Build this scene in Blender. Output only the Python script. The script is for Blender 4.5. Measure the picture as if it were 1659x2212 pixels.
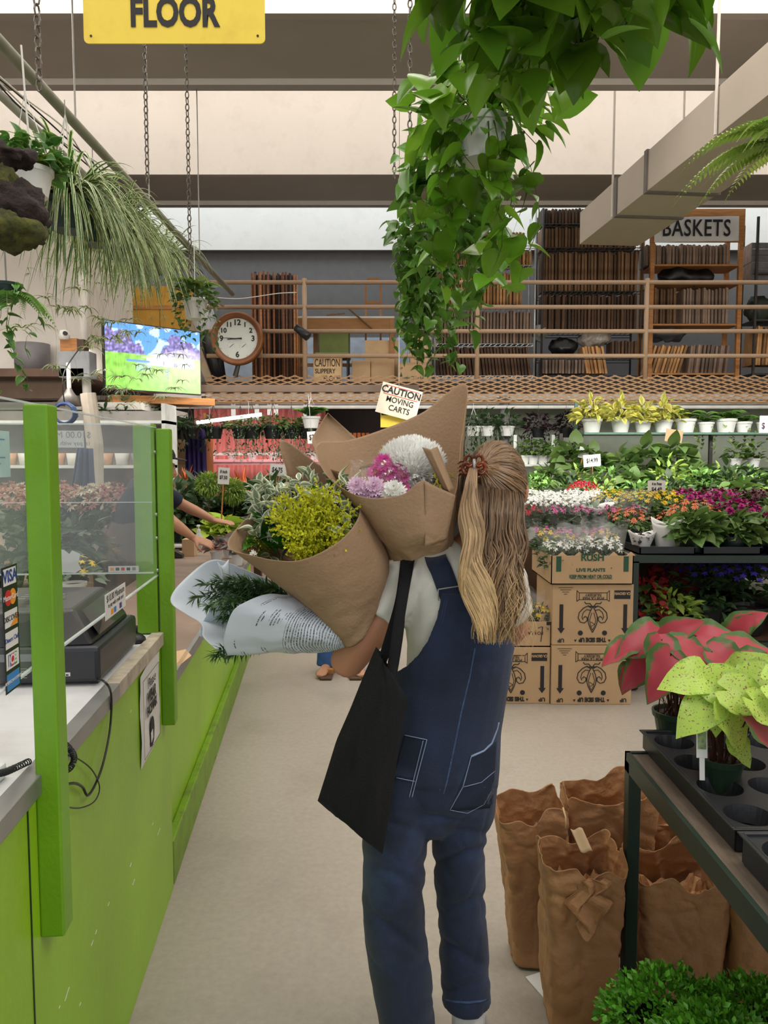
import bpy, math, random
import numpy as np
from mathutils import Vector, Matrix, noise
from mathutils.bvhtree import BVHTree
R = math.radians
random.seed(7); rng = np.random.default_rng(7)
for o in list(bpy.data.objects): bpy.data.objects.remove(o)
SC = bpy.context.scene; COL = SC.collection
# ------------------------------------------------------------------ camera, world, light, exposure
F = 1600.0; PITCH = math.atan(116/F); CAMZ = 1.6
cd = bpy.data.cameras.new('camera'); cam = bpy.data.objects.new('camera', cd); COL.objects.link(cam)
cam.location = (0, 0, CAMZ); cam.rotation_euler = (R(90)-PITCH, 0, 0)
cd.sensor_fit = 'VERTICAL'; cd.sensor_height = 36; cd.lens = F/2212*36; cd.clip_start = .05; cd.clip_end = 100
SC.camera = cam
SC.view_settings.view_transform = 'Standard'; SC.view_settings.look = 'None'; SC.view_settings.gamma = 1
SC.view_settings.use_curve_mapping = False
SC.view_settings.exposure = 0.4
SC.cycles.transparent_max_bounces = 48
W = bpy.data.worlds.new('world'); SC.world = W; W.use_nodes = True
W.node_tree.nodes['Background'].inputs[0].default_value = (.93, .96, 1, 1)
W.node_tree.nodes['Background'].inputs[1].default_value = 0.7
def area(name, loc, sx, sy, watts, col=(1,1,1), rot=(0,0,0), spread=180):
    l = bpy.data.lights.new(name, 'AREA'); l.shape = 'RECTANGLE'; l.size = sx; l.size_y = sy; l.energy = watts; l.color = col
    l.spread = R(spread)
    o = bpy.data.objects.new(name, l); o.location = loc; o.rotation_euler = rot; COL.objects.link(o); return o
area('skylight_rear', (0, 12.15, 6.6), 18, 1.6, 200, (.78,.9,1))
area('skylight_middle', (0, 8.72, 6.6), 18, 1.6, 150, (1,.95,.9))
area('skylight_front', (0, 5.28, 6.7), 16, 1.7, 330, (1,.97,.92))
area('skylight_near', (0, 1.85, 6.7), 16, 1.7, 330, (1,.97,.92))
area('near_area_light', (1.6, .2, 3.4), 1.2, 1.2, 34, (1,.97,.93))  # area light above the right foreground, no lamp body modelled
area('right_display_light', (2.9, 7.0, 2.9), 5.0, .5, 115, (1,.99,.93), (R(28),0,0))  # area lights added to light the plant displays from the front
area('middle_display_light', (-1.7, 8.2, 2.75), 3.2, .4, 34, (1,.95,.9), (R(20),0,0))
area('pink_fill_light', (-2.1, 10.3, 2.2), 2.6, .3, 16, (1,.66,.68), (R(50),0,0))  # pinkish area light added to tint the red curtain, besides the tube lamp
area('left_display_light', (-3.6, 6.4, 2.75), 2.5, .5, 30, (1,.93,.85), (R(15),0,0))
# ------------------------------------------------------------------ helpers
def ray(px, py):
    v = Vector((0, math.cos(PITCH), -math.sin(PITCH))) + Vector((1,0,0))*((px-829.5)/F) + Vector((0, math.sin(PITCH), math.cos(PITCH)))*((1106-py)/F)
    return v
CAMP = Vector((0, 0, CAMZ))
def P(px, py, Y):                       # point seen at a pixel at distance Y
    v = ray(px, py); return CAMP + v*(Y/v.y)
def G(px, py, z=0.0):                   # point seen at a pixel at height z
    v = ray(px, py); return CAMP + v*((z-CAMZ)/v.z)
def empty(name, loc=(0,0,0), rz=0, label=None, cat=None, group=None):
    o = bpy.data.objects.new(name, None); o.empty_display_size = .1; COL.objects.link(o)
    o.location = loc; o.rotation_euler = (0,0,rz); return tag(o, label, cat, group)
def tag(o, label=None, cat=None, group=None, kind=None):
    if label: o['label'] = label
    if cat: o['category'] = cat
    if group: o['group'] = group
    if kind: o['kind'] = kind
    return o
def children(o): return [c for c in bpy.data.objects if c.parent == o]
KIDS = {}
def link(name, me, m, parent=None, smooth=False):
    o = bpy.data.objects.new(name, me); COL.objects.link(o)
    if m is not None:
        for x in (m if isinstance(m, (list, tuple)) else [m]): me.materials.append(x)
    if smooth:
        me.polygons.foreach_set('use_smooth', [True]*len(me.polygons))
    if parent is not None:
        o.parent = parent; KIDS.setdefault(parent.name, []).append(o)
    return o
def copy_tree(o, parent=None):
    c = o.copy(); COL.objects.link(c)
    if parent is not None: c.parent = parent
    for ch in KIDS.get(o.name, []):
        d = copy_tree(ch, c); KIDS.setdefault(c.name, []).append(d)
    return c
def place(proto, first, loc, rz=0, s=1.0, label=None, group=None, tilt=(0,0)):
    """first=True moves the prototype itself, else a copy of it with its parts"""
    o = proto if first else copy_tree(proto)
    o.location = loc; o.rotation_euler = (tilt[0], tilt[1], rz); o.scale = (s,s,s) if not hasattr(s,'__len__') else s
    if label: o['label'] = label
    if group: o['group'] = group
    return o
class MB:
    def __init__(s): s.v = []; s.f = []; s.mi = []
    def add(s, vs, fs, mi=0):
        b = len(s.v); s.v += [tuple(v) for v in vs]; s.f += [tuple(i+b for i in f) for f in fs]; s.mi += [mi]*len(fs); return s
    def box(s, a, b, M=None, mi=0):
        x0,y0,z0 = a; x1,y1,z1 = b
        vs = [Vector(p) for p in ((x0,y0,z0),(x1,y0,z0),(x1,y1,z0),(x0,y1,z0),(x0,y0,z1),(x1,y0,z1),(x1,y1,z1),(x0,y1,z1))]
        if M is not None: vs = [M@v for v in vs]
        return s.add(vs, [(3,2,1,0),(4,5,6,7),(0,1,5,4),(1,2,6,5),(2,3,7,6),(3,0,4,7)], mi)
    def cyl(s, a, b, r0, r1=None, n=12, cap=True, mi=0):
        a = Vector(a); b = Vector(b); r1 = r0 if r1 is None else r1
        return s.tube([a, b], [r0, r1], n, cap, mi)
    def tube(s, pts, rad, n=8, cap=True, mi=0):
        pts = [Vector(p) for p in pts]
        if not hasattr(rad, '__len__'): rad = [rad]*len(pts)
        vs = []; fs = []; up = None
        for i, p in enumerate(pts):
            t = (pts[min(i+1,len(pts)-1)]-pts[max(i-1,0)])
            if t.length < 1e-9: t = Vector((0,0,1))
            t.normalize()
            if up is None: up = t.orthogonal().normalized()
            else:
                up = up - t*up.dot(t)
                up = t.orthogonal().normalized() if up.length < 1e-6 else up.normalized()
            w = t.cross(up)
            for k in range(n):
                a = 2*math.pi*k/n; vs.append(p + (up*math.cos(a)+w*math.sin(a))*rad[i])
        for i in range(len(pts)-1):
            for k in range(n):
                k2 = (k+1) % n; fs.append((i*n+k, i*n+k2, (i+1)*n+k2, (i+1)*n+k))
        if cap: fs.append(tuple(range(n-1,-1,-1))); fs.append(tuple((len(pts)-1)*n+k for k in range(n)))
        return s.add(vs, fs, mi)
    def lathe(s, prof, n=20, c=(0,0,0), M=None, mi=0):      # prof: (r,z) list
        c = Vector(c); vs = []; fs = []
        for r, z in prof:
            for k in range(n):
                a = 2*math.pi*k/n; v = Vector((r*math.cos(a), r*math.sin(a), z)); v = (M@v if M is not None else v)+c; vs.append(v)
        for i in range(len(prof)-1):
            for k in range(n):
                k2 = (k+1)%n; fs.append((i*n+k, i*n+k2, (i+1)*n+k2, (i+1)*n+k))
        return s.add(vs, fs, mi)
    def prism(s, poly, d, mi=0):                             # polygon of 3-D points pushed along vector d
        poly = [Vector(p) for p in poly]; d = Vector(d); n = len(poly)
        return s.add(poly+[p+d for p in poly], [tuple(range(n-1,-1,-1)), tuple(range(n,2*n))]+[(i,(i+1)%n,n+(i+1)%n,n+i) for i in range(n)], mi)
    def grid(s, fn, nu, nv, mi=0, closed_u=False):
        vs = [fn(i/(nu if closed_u else nu-1), j/(nv-1)) for j in range(nv) for i in range(nu)]
        fs = []
        for j in range(nv-1):
            for i in range(nu if closed_u else nu-1):
                i2 = (i+1) % nu; fs.append((j*nu+i, j*nu+i2, (j+1)*nu+i2, (j+1)*nu+i))
        return s.add(vs, fs, mi)
    def mesh(s, name='mesh'):
        me = bpy.data.meshes.new(name); me.from_pydata(s.v, [], s.f)
        if any(s.mi): me.polygons.foreach_set('material_index', s.mi)
        me.update(); return me
    def build(s, name, m, parent=None, smooth=False, bevel=0, solid=0, sub=0):
        o = link(name, s.mesh(name), m, parent, smooth)
        if solid: q = o.modifiers.new('solid','SOLIDIFY'); q.thickness = solid; q.offset = 0
        if bevel: q = o.modifiers.new('bevel','BEVEL'); q.width = bevel; q.segments = 2; q.limit_method = 'ANGLE'
        if sub: q = o.modifiers.new('sub','SUBSURF'); q.levels = q.render_levels = sub
        return o
def bx(name, a, b, m, parent=None, bevel=0): return MB().box(a, b).build(name, m, parent, bevel=bevel)
# materials
def nodes(name):
    m = bpy.data.materials.new(name); m.use_nodes = True
    return m, m.node_tree, m.node_tree.nodes['Principled BSDF']
def rgb(h):
    h = h.lstrip('#'); c = [int(h[i:i+2],16)/255 for i in (0,2,4)]
    return tuple(x/12.92 if x <= .04045 else ((x+.055)/1.055)**2.4 for x in c)+(1,)
def mat(name, c, rough=.6, metal=0, var=.12, scale=8, bump=0, bscale=60, dirt=None, dscale=3, damt=.5, alpha=1, trans=0, emit=0, coord='Object', sheen=0, stretch=None, sss=0):
    m, t, b = nodes(name); c = rgb(c) if isinstance(c, str) else c
    L = t.links; N = t.nodes
    tc = N.new('ShaderNodeTexCoord'); src = tc.outputs[coord]
    if stretch:
        mp = N.new('ShaderNodeMapping'); mp.inputs['Scale'].default_value = stretch; L.new(src, mp.inputs[0]); src = mp.outputs[0]
    n = N.new('ShaderNodeTexNoise'); n.inputs['Scale'].default_value = scale; n.inputs['Detail'].default_value = 5; L.new(src, n.inputs['Vector'])
    r = N.new('ShaderNodeValToRGB'); r.color_ramp.elements[0].position = .3; r.color_ramp.elements[1].position = .7
    r.color_ramp.elements[0].color = tuple(x*(1-var) for x in c[:3])+(1,); r.color_ramp.elements[1].color = tuple(min(1,x*(1+var)) for x in c[:3])+(1,)
    L.new(n.outputs[0], r.inputs[0]); out = r.outputs[0]
    if dirt:
        d = rgb(dirt) if isinstance(dirt, str) else dirt
        n2 = N.new('ShaderNodeTexNoise'); n2.inputs['Scale'].default_value = dscale; n2.inputs['Detail'].default_value = 8; n2.inputs['Roughness'].default_value = .65; L.new(src, n2.inputs['Vector'])
        r2 = N.new('ShaderNodeValToRGB'); r2.color_ramp.elements[0].position = .5; r2.color_ramp.elements[1].position = .75
        r2.color_ramp.elements[0].color = (0,0,0,1); r2.color_ramp.elements[1].color = (damt,)*3+(1,)
        L.new(n2.outputs[0], r2.inputs[0])
        mx = N.new('ShaderNodeMixRGB'); L.new(r2.outputs[0], mx.inputs[0]); L.new(out, mx.inputs[1]); mx.inputs[2].default_value = d; out = mx.outputs[0]
    L.new(out, b.inputs['Base Color'])
    b.inputs['Roughness'].default_value = rough; b.inputs['Metallic'].default_value = metal
    if alpha < 1: b.inputs['Alpha'].default_value = alpha
    if trans: b.inputs['Transmission Weight'].default_value = trans
    if sheen: b.inputs['Sheen Weight'].default_value = sheen
    if sss: b.inputs['Subsurface Weight'].default_value = sss; b.inputs['Subsurface Radius'].default_value = (.02,.008,.004)
    if emit: L.new(out, b.inputs['Emission Color']); b.inputs['Emission Strength'].default_value = emit
    if bump:
        n3 = N.new('ShaderNodeTexNoise'); n3.inputs['Scale'].default_value = bscale; n3.inputs['Detail'].default_value = 6; L.new(src, n3.inputs['Vector'])
        bp = N.new('ShaderNodeBump'); bp.inputs['Strength'].default_value = bump; bp.inputs['Distance'].default_value = .01
        L.new(n3.outputs[0], bp.inputs['Height']); L.new(bp.outputs[0], b.inputs['Normal'])
    return m
def leafmat(name, base, edge=None, edge_at=.6, rough=.45, trans=.25, speck=None, veins=None, center=None):
    """leaf colour times the per-leaf colour attribute; optional pale margin across the leaf's own UV"""
    m, t, b = nodes(name); L = t.links; N = t.nodes
    at = N.new('ShaderNodeAttribute'); at.attribute_name = 'tint'
    rg = N.new('ShaderNodeRGB'); rg.outputs[0].default_value = rgb(base) if isinstance(base,str) else base
    out = rg.outputs[0]
    uv = N.new('ShaderNodeUVMap'); sx = N.new('ShaderNodeSeparateXYZ'); L.new(uv.outputs[0], sx.inputs[0])
    s1 = N.new('ShaderNodeMath'); s1.operation = 'SUBTRACT'; L.new(sx.outputs[0], s1.inputs[0]); s1.inputs[1].default_value = .5
    ab = N.new('ShaderNodeMath'); ab.operation = 'ABSOLUTE'; L.new(s1.outputs[0], ab.inputs[0])
    if edge:
        nz = N.new('ShaderNodeTexNoise'); nz.inputs['Scale'].default_value = 60; tc = N.new('ShaderNodeTexCoord'); L.new(tc.outputs['Object'], nz.inputs['Vector'])
        ad = N.new('ShaderNodeMath'); ad.operation = 'MULTIPLY_ADD'; L.new(nz.outputs[0], ad.inputs[0]); ad.inputs[1].default_value = .3; L.new(ab.outputs[0], ad.inputs[2])
        cr = N.new('ShaderNodeValToRGB'); cr.color_ramp.elements[0].position = edge_at*.5+.12; cr.color_ramp.elements[1].position = edge_at*.5+.2
        L.new(ad.outputs[0], cr.inputs[0]); mx = N.new('ShaderNodeMixRGB'); L.new(cr.outputs[0], mx.inputs[0]); L.new(out, mx.inputs[1]); mx.inputs[2].default_value = rgb(edge); out = mx.outputs[0]
    if veins:
        cr = N.new('ShaderNodeValToRGB'); cr.color_ramp.elements[0].position = .02; cr.color_ramp.elements[1].position = .06
        cr.color_ramp.elements[0].color = (1,1,1,1); cr.color_ramp.elements[1].color = (0,0,0,1)
        L.new(ab.outputs[0], cr.inputs[0]); mx = N.new('ShaderNodeMixRGB'); L.new(cr.outputs[0], mx.inputs[0]); L.new(out, mx.inputs[1]); mx.inputs[2].default_value = rgb(veins); out = mx.outputs[0]
    if speck:
        nz = N.new('ShaderNodeTexNoise'); nz.inputs['Scale'].default_value = 230; tc = N.new('ShaderNodeTexCoord'); L.new(tc.outputs['Object'], nz.inputs['Vector'])
        cr = N.new('ShaderNodeValToRGB'); cr.color_ramp.elements[0].position = .6; cr.color_ramp.elements[1].position = .66
        L.new(nz.outputs[0], cr.inputs[0]); mx = N.new('ShaderNodeMixRGB'); L.new(cr.outputs[0], mx.inputs[0]); L.new(out, mx.inputs[1]); mx.inputs[2].default_value = rgb(speck); out = mx.outputs[0]
    ml = N.new('ShaderNodeMixRGB'); ml.blend_type = 'MULTIPLY'; ml.inputs[0].default_value = 1; L.new(out, ml.inputs[1]); L.new(at.outputs[0], ml.inputs[2])
    L.new(ml.outputs[0], b.inputs['Base Color']); b.inputs['Roughness'].default_value = rough; b.inputs['Specular IOR Level'].default_value = .35
    tr = N.new('ShaderNodeBsdfTranslucent'); L.new(ml.outputs[0], tr.inputs[0])
    ms = N.new('ShaderNodeMixShader'); ms.inputs[0].default_value = trans
    L.new(b.outputs[0], ms.inputs[1]); L.new(tr.outputs[0], ms.inputs[2]); L.new(ms.outputs[0], N['Material Output'].inputs[0])
    return m
def glassmat(name, tint=(1,1,1,1), gloss=.08, rough=.02, cloud=0.0):
    m, t, b = nodes(name); N = t.nodes; L = t.links
    tr = N.new('ShaderNodeBsdfTransparent'); tr.inputs[0].default_value = tint
    gl = N.new('ShaderNodeBsdfGlossy'); gl.inputs['Roughness'].default_value = rough
    df = N.new('ShaderNodeBsdfDiffuse'); df.inputs[0].default_value = (.85,.88,.88,1)
    m1 = N.new('ShaderNodeMixShader'); L.new(tr.outputs[0], m1.inputs[1]); L.new(gl.outputs[0], m1.inputs[2]); m1.inputs[0].default_value = gloss
    m2 = N.new('ShaderNodeMixShader'); L.new(m1.outputs[0], m2.inputs[1]); L.new(df.outputs[0], m2.inputs[2])
    tc = N.new('ShaderNodeTexCoord'); nz = N.new('ShaderNodeTexNoise'); nz.inputs['Scale'].default_value = 2.5; nz.inputs['Detail'].default_value = 6; L.new(tc.outputs['Object'], nz.inputs['Vector'])
    mu = N.new('ShaderNodeMath'); mu.operation = 'MULTIPLY'; mu.inputs[1].default_value = cloud*2; L.new(nz.outputs[0], mu.inputs[0]); L.new(mu.outputs[0], m2.inputs[0])
    L.new(m2.outputs[0], N['Material Output'].inputs[0]); return m
def emitmat(name, c, s=1.0):
    m, t, b = nodes(name); b.inputs['Base Color'].default_value = (0,0,0,1); b.inputs['Emission Color'].default_value = rgb(c) if isinstance(c,str) else c
    b.inputs['Emission Strength'].default_value = s; return m
# writing
def text(s, name, m, parent, loc, size, rot=(R(90),0,0), align='CENTER', bold=0, sx=1, depth=.0006, shear=0, spacing=1):
    cu = bpy.data.curves.new(name, 'FONT'); cu.body = s; cu.size = size; cu.align_x = align; cu.align_y = 'CENTER'; cu.offset = bold; cu.extrude = depth
    cu.shear = shear; cu.space_character = spacing; cu.resolution_u = 3
    o = bpy.data.objects.new(name, cu); COL.objects.link(o); dg = bpy.context.evaluated_depsgraph_get()
    me = bpy.data.meshes.new_from_object(o.evaluated_get(dg)); bpy.data.objects.remove(o); me.materials.clear()
    o = link(name, me, m, parent); o.location = loc; o.rotation_euler = rot; o.scale = (sx,1,1); return o
# leaves
def T_oval(n=5, w=.5, fold=.18, bend=.25, pw=.8):
    vs=[]; uv=[]; fs=[]
    for i in range(n+1):
        t=i/n; ww=w*.5*math.sin(math.pi*min(.985,max(.03,t))**pw)
        for k,u in enumerate((-1,-.5,0,.5,1) if n>6 else (-1,0,1)):
            vs.append((u*ww, t, abs(u)*ww*fold*2-bend*t*t)); uv.append((.5+u*.5,t))
    m=5 if n>6 else 3
    for i in range(n):
        for k in range(m-1): fs.append((i*m+k,i*m+k+1,(i+1)*m+k+1,(i+1)*m+k))
    return np.array(vs), fs, np.array(uv)
def T_heart(n=7, w=1.0, fold=.15, bend=.3, wave=0):
    vs=[]; uv=[]; fs=[]; us=(-1,-.55,0,.55,1)
    prof=[(-.16,.45),(-.1,.78),(.1,1),(.3,.97),(.5,.8),(.7,.55),(.87,.25),(1,.02)]
    for i,(t,h) in enumerate(prof):
        for u in us:
            y = t + (.16*(1-abs(u)) if i==0 else (.06*(1-abs(u)) if i==1 else 0))
            vs.append((u*h*w*.5, y, abs(u)*h*w*fold-bend*max(0,t)**2 + wave*math.sin(i*2.2+u*2)*abs(u))); uv.append((.5+u*.5*(.35+.65*min(1,h+.15)),max(0,t)))
    for i in range(len(prof)-1):
        for k in range(4): fs.append((i*5+k,i*5+k+1,(i+1)*5+k+1,(i+1)*5+k))
    return np.array(vs), fs, np.array(uv)
def T_petal(w=.22, bend=-.3, n=3):
    return T_oval(n, w, .3, bend, 1.1)
OVAL=T_oval(); OVAL_FINE=T_oval(7,.5); NARROW=T_oval(4,.22,.2,.3); HEART=T_heart(); TINY=T_oval(2,.55,.2,0); PETAL=T_petal(.34)
def frame(d, up, roll=0):
    d = np.asarray(d,float); d = d/np.linalg.norm(d); up = np.asarray(up,float)
    x = np.cross(d, up); l = np.linalg.norm(x)
    if l < 1e-5: x = np.cross(d, (1,0,0)); l = np.linalg.norm(x)
    x /= l; z = np.cross(x, d)
    if roll: c,s = math.cos(roll),math.sin(roll); x, z = x*c+z*s, z*c-x*s
    return np.stack([x, d, z], 1)
class Leaves:
    def __init__(s): s.v=[]; s.f=[]; s.uv=[]; s.c=[]; s.n=0
    def leaf(s, T, pos, d, size, up=(0,0,1), roll=0, tint=(1,1,1), sx=1):
        V, Fc, UV = T; M = frame(d, up, roll)
        w = (V*np.array([size*sx,size,size]))@M.T + np.asarray(pos,float)
        s.v.append(w); s.f += [tuple(i+s.n for i in f) for f in Fc]; s.uv.append(UV); s.c.append(np.tile(np.array(list(tint)+[1]),(len(V),1))); s.n += len(V)
    def ribbon(s, pts, w0, w1=None, tint=(1,1,1), side=None, fold=.3):
        pts=[Vector(p) for p in pts]; n=len(pts); vs=[]; uv=[]
        for i,p in enumerate(pts):
            t=(pts[min(i+1,n-1)]-pts[max(i-1,0)]).normalized(); sd=(t.cross(Vector((0,0,1))) if side is None else Vector(side))
            if sd.length<1e-4: sd=Vector((1,0,0))
            sd.normalize(); k=i/(n-1); w=w0*(1-k)**.6*(.5+min(.5,k*2)) if w1 is None else w0+(w1-w0)*k
            nn = sd.cross(t)
            vs += [tuple(p-sd*w+nn*w*fold), tuple(p), tuple(p+sd*w+nn*w*fold)]; uv += [(0,k),(.5,k),(1,k)]
        fs=[]
        for i in range(n-1):
            for k in range(2): fs.append((i*3+k,i*3+k+1,i*3+k+4,i*3+k+3))
        s.v.append(np.array(vs)); s.f += [tuple(i+s.n for i in f) for f in fs]; s.uv.append(np.array(uv)); s.c.append(np.tile(np.array(list(tint)+[1]),(len(vs),1))); s.n += len(vs)
    def mesh(s, name):
        me=bpy.data.meshes.new(name); me.from_pydata(np.concatenate(s.v).tolist(), [], s.f)
        UV=np.concatenate(s.uv); C=np.concatenate(s.c)
        li=np.empty(len(me.loops),dtype=np.int32); me.loops.foreach_get('vertex_index', li)
        ul=me.uv_layers.new(name='UVMap'); ul.data.foreach_set('uv', UV[li].astype(np.float32).ravel())
        ca=me.color_attributes.new('tint','FLOAT_COLOR','POINT'); ca.data.foreach_set('color', C.astype(np.float32).ravel())
        me.update(); return me
    def build(s, name, m, parent=None, smooth=True): return link(name, s.mesh(name), m, parent, smooth)
def tint(v=.25, warm=.1):
    b=1+rng.uniform(-v,v); return (b*(1+rng.uniform(-warm,warm)), b, b*(1+rng.uniform(-warm,warm)))
def rdir(zmin=-1,zmax=1):
    z=rng.uniform(zmin,zmax); a=rng.uniform(0,2*math.pi); r=math.sqrt(max(0,1-z*z)); return np.array([r*math.cos(a), r*math.sin(a), z])
# lofts fused into one surface
def loft(pts, rads, side=(1,0,0), n=20):
    """closed tube through points; rads: (half width along side, half depth across it)"""
    mb = MB(); pts=[Vector(p) for p in pts]; vs=[]; N=len(pts); side=Vector(side)
    for i,p in enumerate(pts):
        t=(pts[min(i+1,N-1)]-pts[max(i-1,0)]).normalized(); s=(side-t*side.dot(t)).normalized(); w=t.cross(s)
        rx,ry = rads[i] if hasattr(rads[i],'__len__') else (rads[i],rads[i])
        for k in range(n):
            a=2*math.pi*k/n; vs.append(p+s*math.cos(a)*rx+w*math.sin(a)*ry)
    fs=[(i*n+k,i*n+(k+1)%n,(i+1)*n+(k+1)%n,(i+1)*n+k) for i in range(N-1) for k in range(n)]
    fs += [tuple(range(n-1,-1,-1)), tuple((N-1)*n+k for k in range(n))]
    return vs, fs
def ball(c, r, n=14):
    c=Vector(c); r=Vector(r) if hasattr(r,'__len__') else Vector((r,r,r)); vs=[]; fs=[]
    for i in range(1,n):
        th=math.pi*i/n
        for k in range(2*n):
            a=math.pi*k/n; vs.append(c+Vector((r.x*math.sin(th)*math.cos(a), r.y*math.sin(th)*math.sin(a), r.z*math.cos(th))))
    m=2*n
    for i in range(n-2):
        for k in range(m): fs.append((i*m+(k+1)%m,i*m+k,(i+1)*m+k,(i+1)*m+(k+1)%m))
    vs += [c+Vector((0,0,r.z)), c-Vector((0,0,r.z))]; T=len(vs)-2
    for k in range(m): fs.append((k,(k+1)%m,T)); fs.append(((n-2)*m+(k+1)%m,(n-2)*m+k,T+1))
    return vs, fs
def fuse(parts, voxel=.008, smooth=6, name='fused'):
    mb=MB()
    for vs,fs in parts: mb.add(vs,fs)
    o=bpy.data.objects.new('tmp', mb.mesh()); COL.objects.link(o)
    q=o.modifiers.new('r','REMESH'); q.mode='VOXEL'; q.voxel_size=voxel
    if smooth: q=o.modifiers.new('s','SMOOTH'); q.iterations=smooth; q.factor=.5
    dg=bpy.context.evaluated_depsgraph_get(); me=bpy.data.meshes.new_from_object(o.evaluated_get(dg)); bpy.data.objects.remove(o); me.name=name
    return me
def warp(me, fn):
    n=len(me.vertices); co=np.empty(n*3,np.float32); me.vertices.foreach_get('co',co); co=co.reshape(-1,3)
    no=np.empty(n*3,np.float32); me.vertices.foreach_get('normal',no); no=no.reshape(-1,3)
    for i in range(n): 
        d=fn(Vector(co[i]),Vector(no[i]))
        if d: co[i]+=no[i]*d
    me.vertices.foreach_set('co',co.ravel()); me.update(); return me
def spline(pts, n=8):
    """smooth curve through points (Catmull-Rom)"""
    pts=[Vector(p) for p in pts]; out=[]
    for i in range(len(pts)-1):
        p0=pts[max(i-1,0)]; p1=pts[i]; p2=pts[i+1]; p3=pts[min(i+2,len(pts)-1)]
        for k in range(n):
            t=k/n; out.append(.5*((2*p1)+(p2-p0)*t+(2*p0-5*p1+4*p2-p3)*t*t+(3*p1-p0-3*p2+p3)*t**3))
    out.append(pts[-1]); return out
# ------------------------------------------------------------------ materials
M_floor = mat('sealed_concrete', '#a0978b', .4, var=.07, scale=40, bump=.15, bscale=90, dirt='#857b6e', dscale=1.9, damt=.55)
M_white = mat('white_paint', '#d9d3cb', .7, var=.04, scale=3, dirt='#a89f93', dscale=5, damt=.25)
M_soffit = mat('taupe_soffit', '#9a928b', .8, var=.05, scale=2)
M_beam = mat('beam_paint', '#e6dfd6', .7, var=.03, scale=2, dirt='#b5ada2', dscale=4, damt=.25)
M_grey = mat('grey_wall_paint', '#6c6967', .8, var=.05)
M_green = mat('lime_green_paint', '#8cba1c', .38, var=.07, scale=3, bump=.12, bscale=40, dirt='#6d8420', dscale=1.8, damt=.35)
M_greenpost = mat('lime_green_post_paint', '#6c9f10', .42, var=.07, scale=10, bump=.12, bscale=70, dirt='#6a9a10', dscale=6, damt=.3)
M_brownpaint = mat('brown_rail_paint', '#a08469', .5, var=.06)
M_mesh = mat('brown_expanded_metal', '#95714a', .5, var=.1, scale=30)
M_deck = mat('dark_deck', '#4a3a2c', .8)
M_steel = mat('galvanised_steel', '#9a9a98', .4, metal=.7)
M_duct = mat('painted_duct', '#b5aa9d', .55, var=.04, scale=3)
M_ductseam = mat('duct_seam', '#6f6a65', .6)
M_wood = mat('warm_wood', '#a9713a', .6, var=.25, scale=5, stretch=(1,8,8))
M_darkwood = mat('dark_wood', '#4b3323', .65, var=.25, scale=5)
M_black = mat('black_plastic', '#151617', .4, var=.1)
M_tray = mat('black_tray_plastic', '#1b1d20', .38, var=.12, bump=.05)
M_chain = mat('chain_steel', '#6a635b', .45, metal=.6)
M_dgreenmetal = mat('dark_green_metal', '#16291f', .4, var=.15)
M_card = mat('cardboard', '#b4946f', .8, var=.07, scale=6)
M_card2 = mat('pale_cardboard', '#c2a27c', .8, var=.07, scale=6)
M_ink = mat('black_ink', '#1c1a1c', .7, var=.02)
M_greenink = mat('green_ink', '#1f4a33', .7, var=.02)
M_paper = mat('white_paper', '#d8d6d2', .7, var=.03)
M_yellow = mat('yellow_sign', '#e8cc46', .5, var=.03, scale=4, dirt='#c8a23a', dscale=7, damt=.35)
M_redwall = mat('red_curtain', '#dc8f84', .8, var=.12, scale=4, stretch=(14,14,1))
M_orange = mat('orange_slats', '#c46f2e', .7, var=.25, scale=6, stretch=(12,12,1))
M_sagewall = mat('sage_wall', '#a8b0a0', .8, var=.05)
M_potwhite = mat('white_pot', '#dcdcd8', .45, var=.03)
M_potgreen = mat('dark_green_pot', '#16302a', .4, var=.1)
M_potblack = mat('black_pot', '#191b1c', .45, var=.1)
M_soil = mat('soil', '#2e2018', .95, var=.4, scale=60, bump=.6, bscale=80)
M_tube = emitmat('tube_light', '#fff4ee', 6)
# ------------------------------------------------------------------ the hall
def struct(o): o['kind'] = 'structure'; return o
DECK = 2.62; MZ = 10.0; BACK = 13.35
struct(bx('floor', (-9,-4,-.1), (9,13.7,0), M_floor))
struct(bx('wall_back', (-9,BACK,0), (9,BACK+.2,5.25), M_grey))
struct(bx('wall_left', (-9.2,-4,0), (-9,13.7,7), M_white))
struct(bx('wall_right', (9,-4,0), (9.2,13.7,7), M_white))
struct(bx('ceiling', (-9,-4,6.9), (9,13.7,7.0), M_beam))
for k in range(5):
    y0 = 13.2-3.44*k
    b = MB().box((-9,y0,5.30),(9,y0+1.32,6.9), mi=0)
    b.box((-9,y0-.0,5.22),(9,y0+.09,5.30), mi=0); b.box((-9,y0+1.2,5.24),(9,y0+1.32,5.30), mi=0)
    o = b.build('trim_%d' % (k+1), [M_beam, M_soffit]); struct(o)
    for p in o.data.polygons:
        if p.normal.z < -.5: p.material_index = 1  # undersides take a darker colour than the beam faces
struct(bx('trim_6', (-9,MZ,DECK-.16), (9,BACK,DECK), M_deck))
struct(bx('trim_7', (-9,MZ-.02,DECK-.24), (9,MZ+.1,DECK-.16), M_white))
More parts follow.
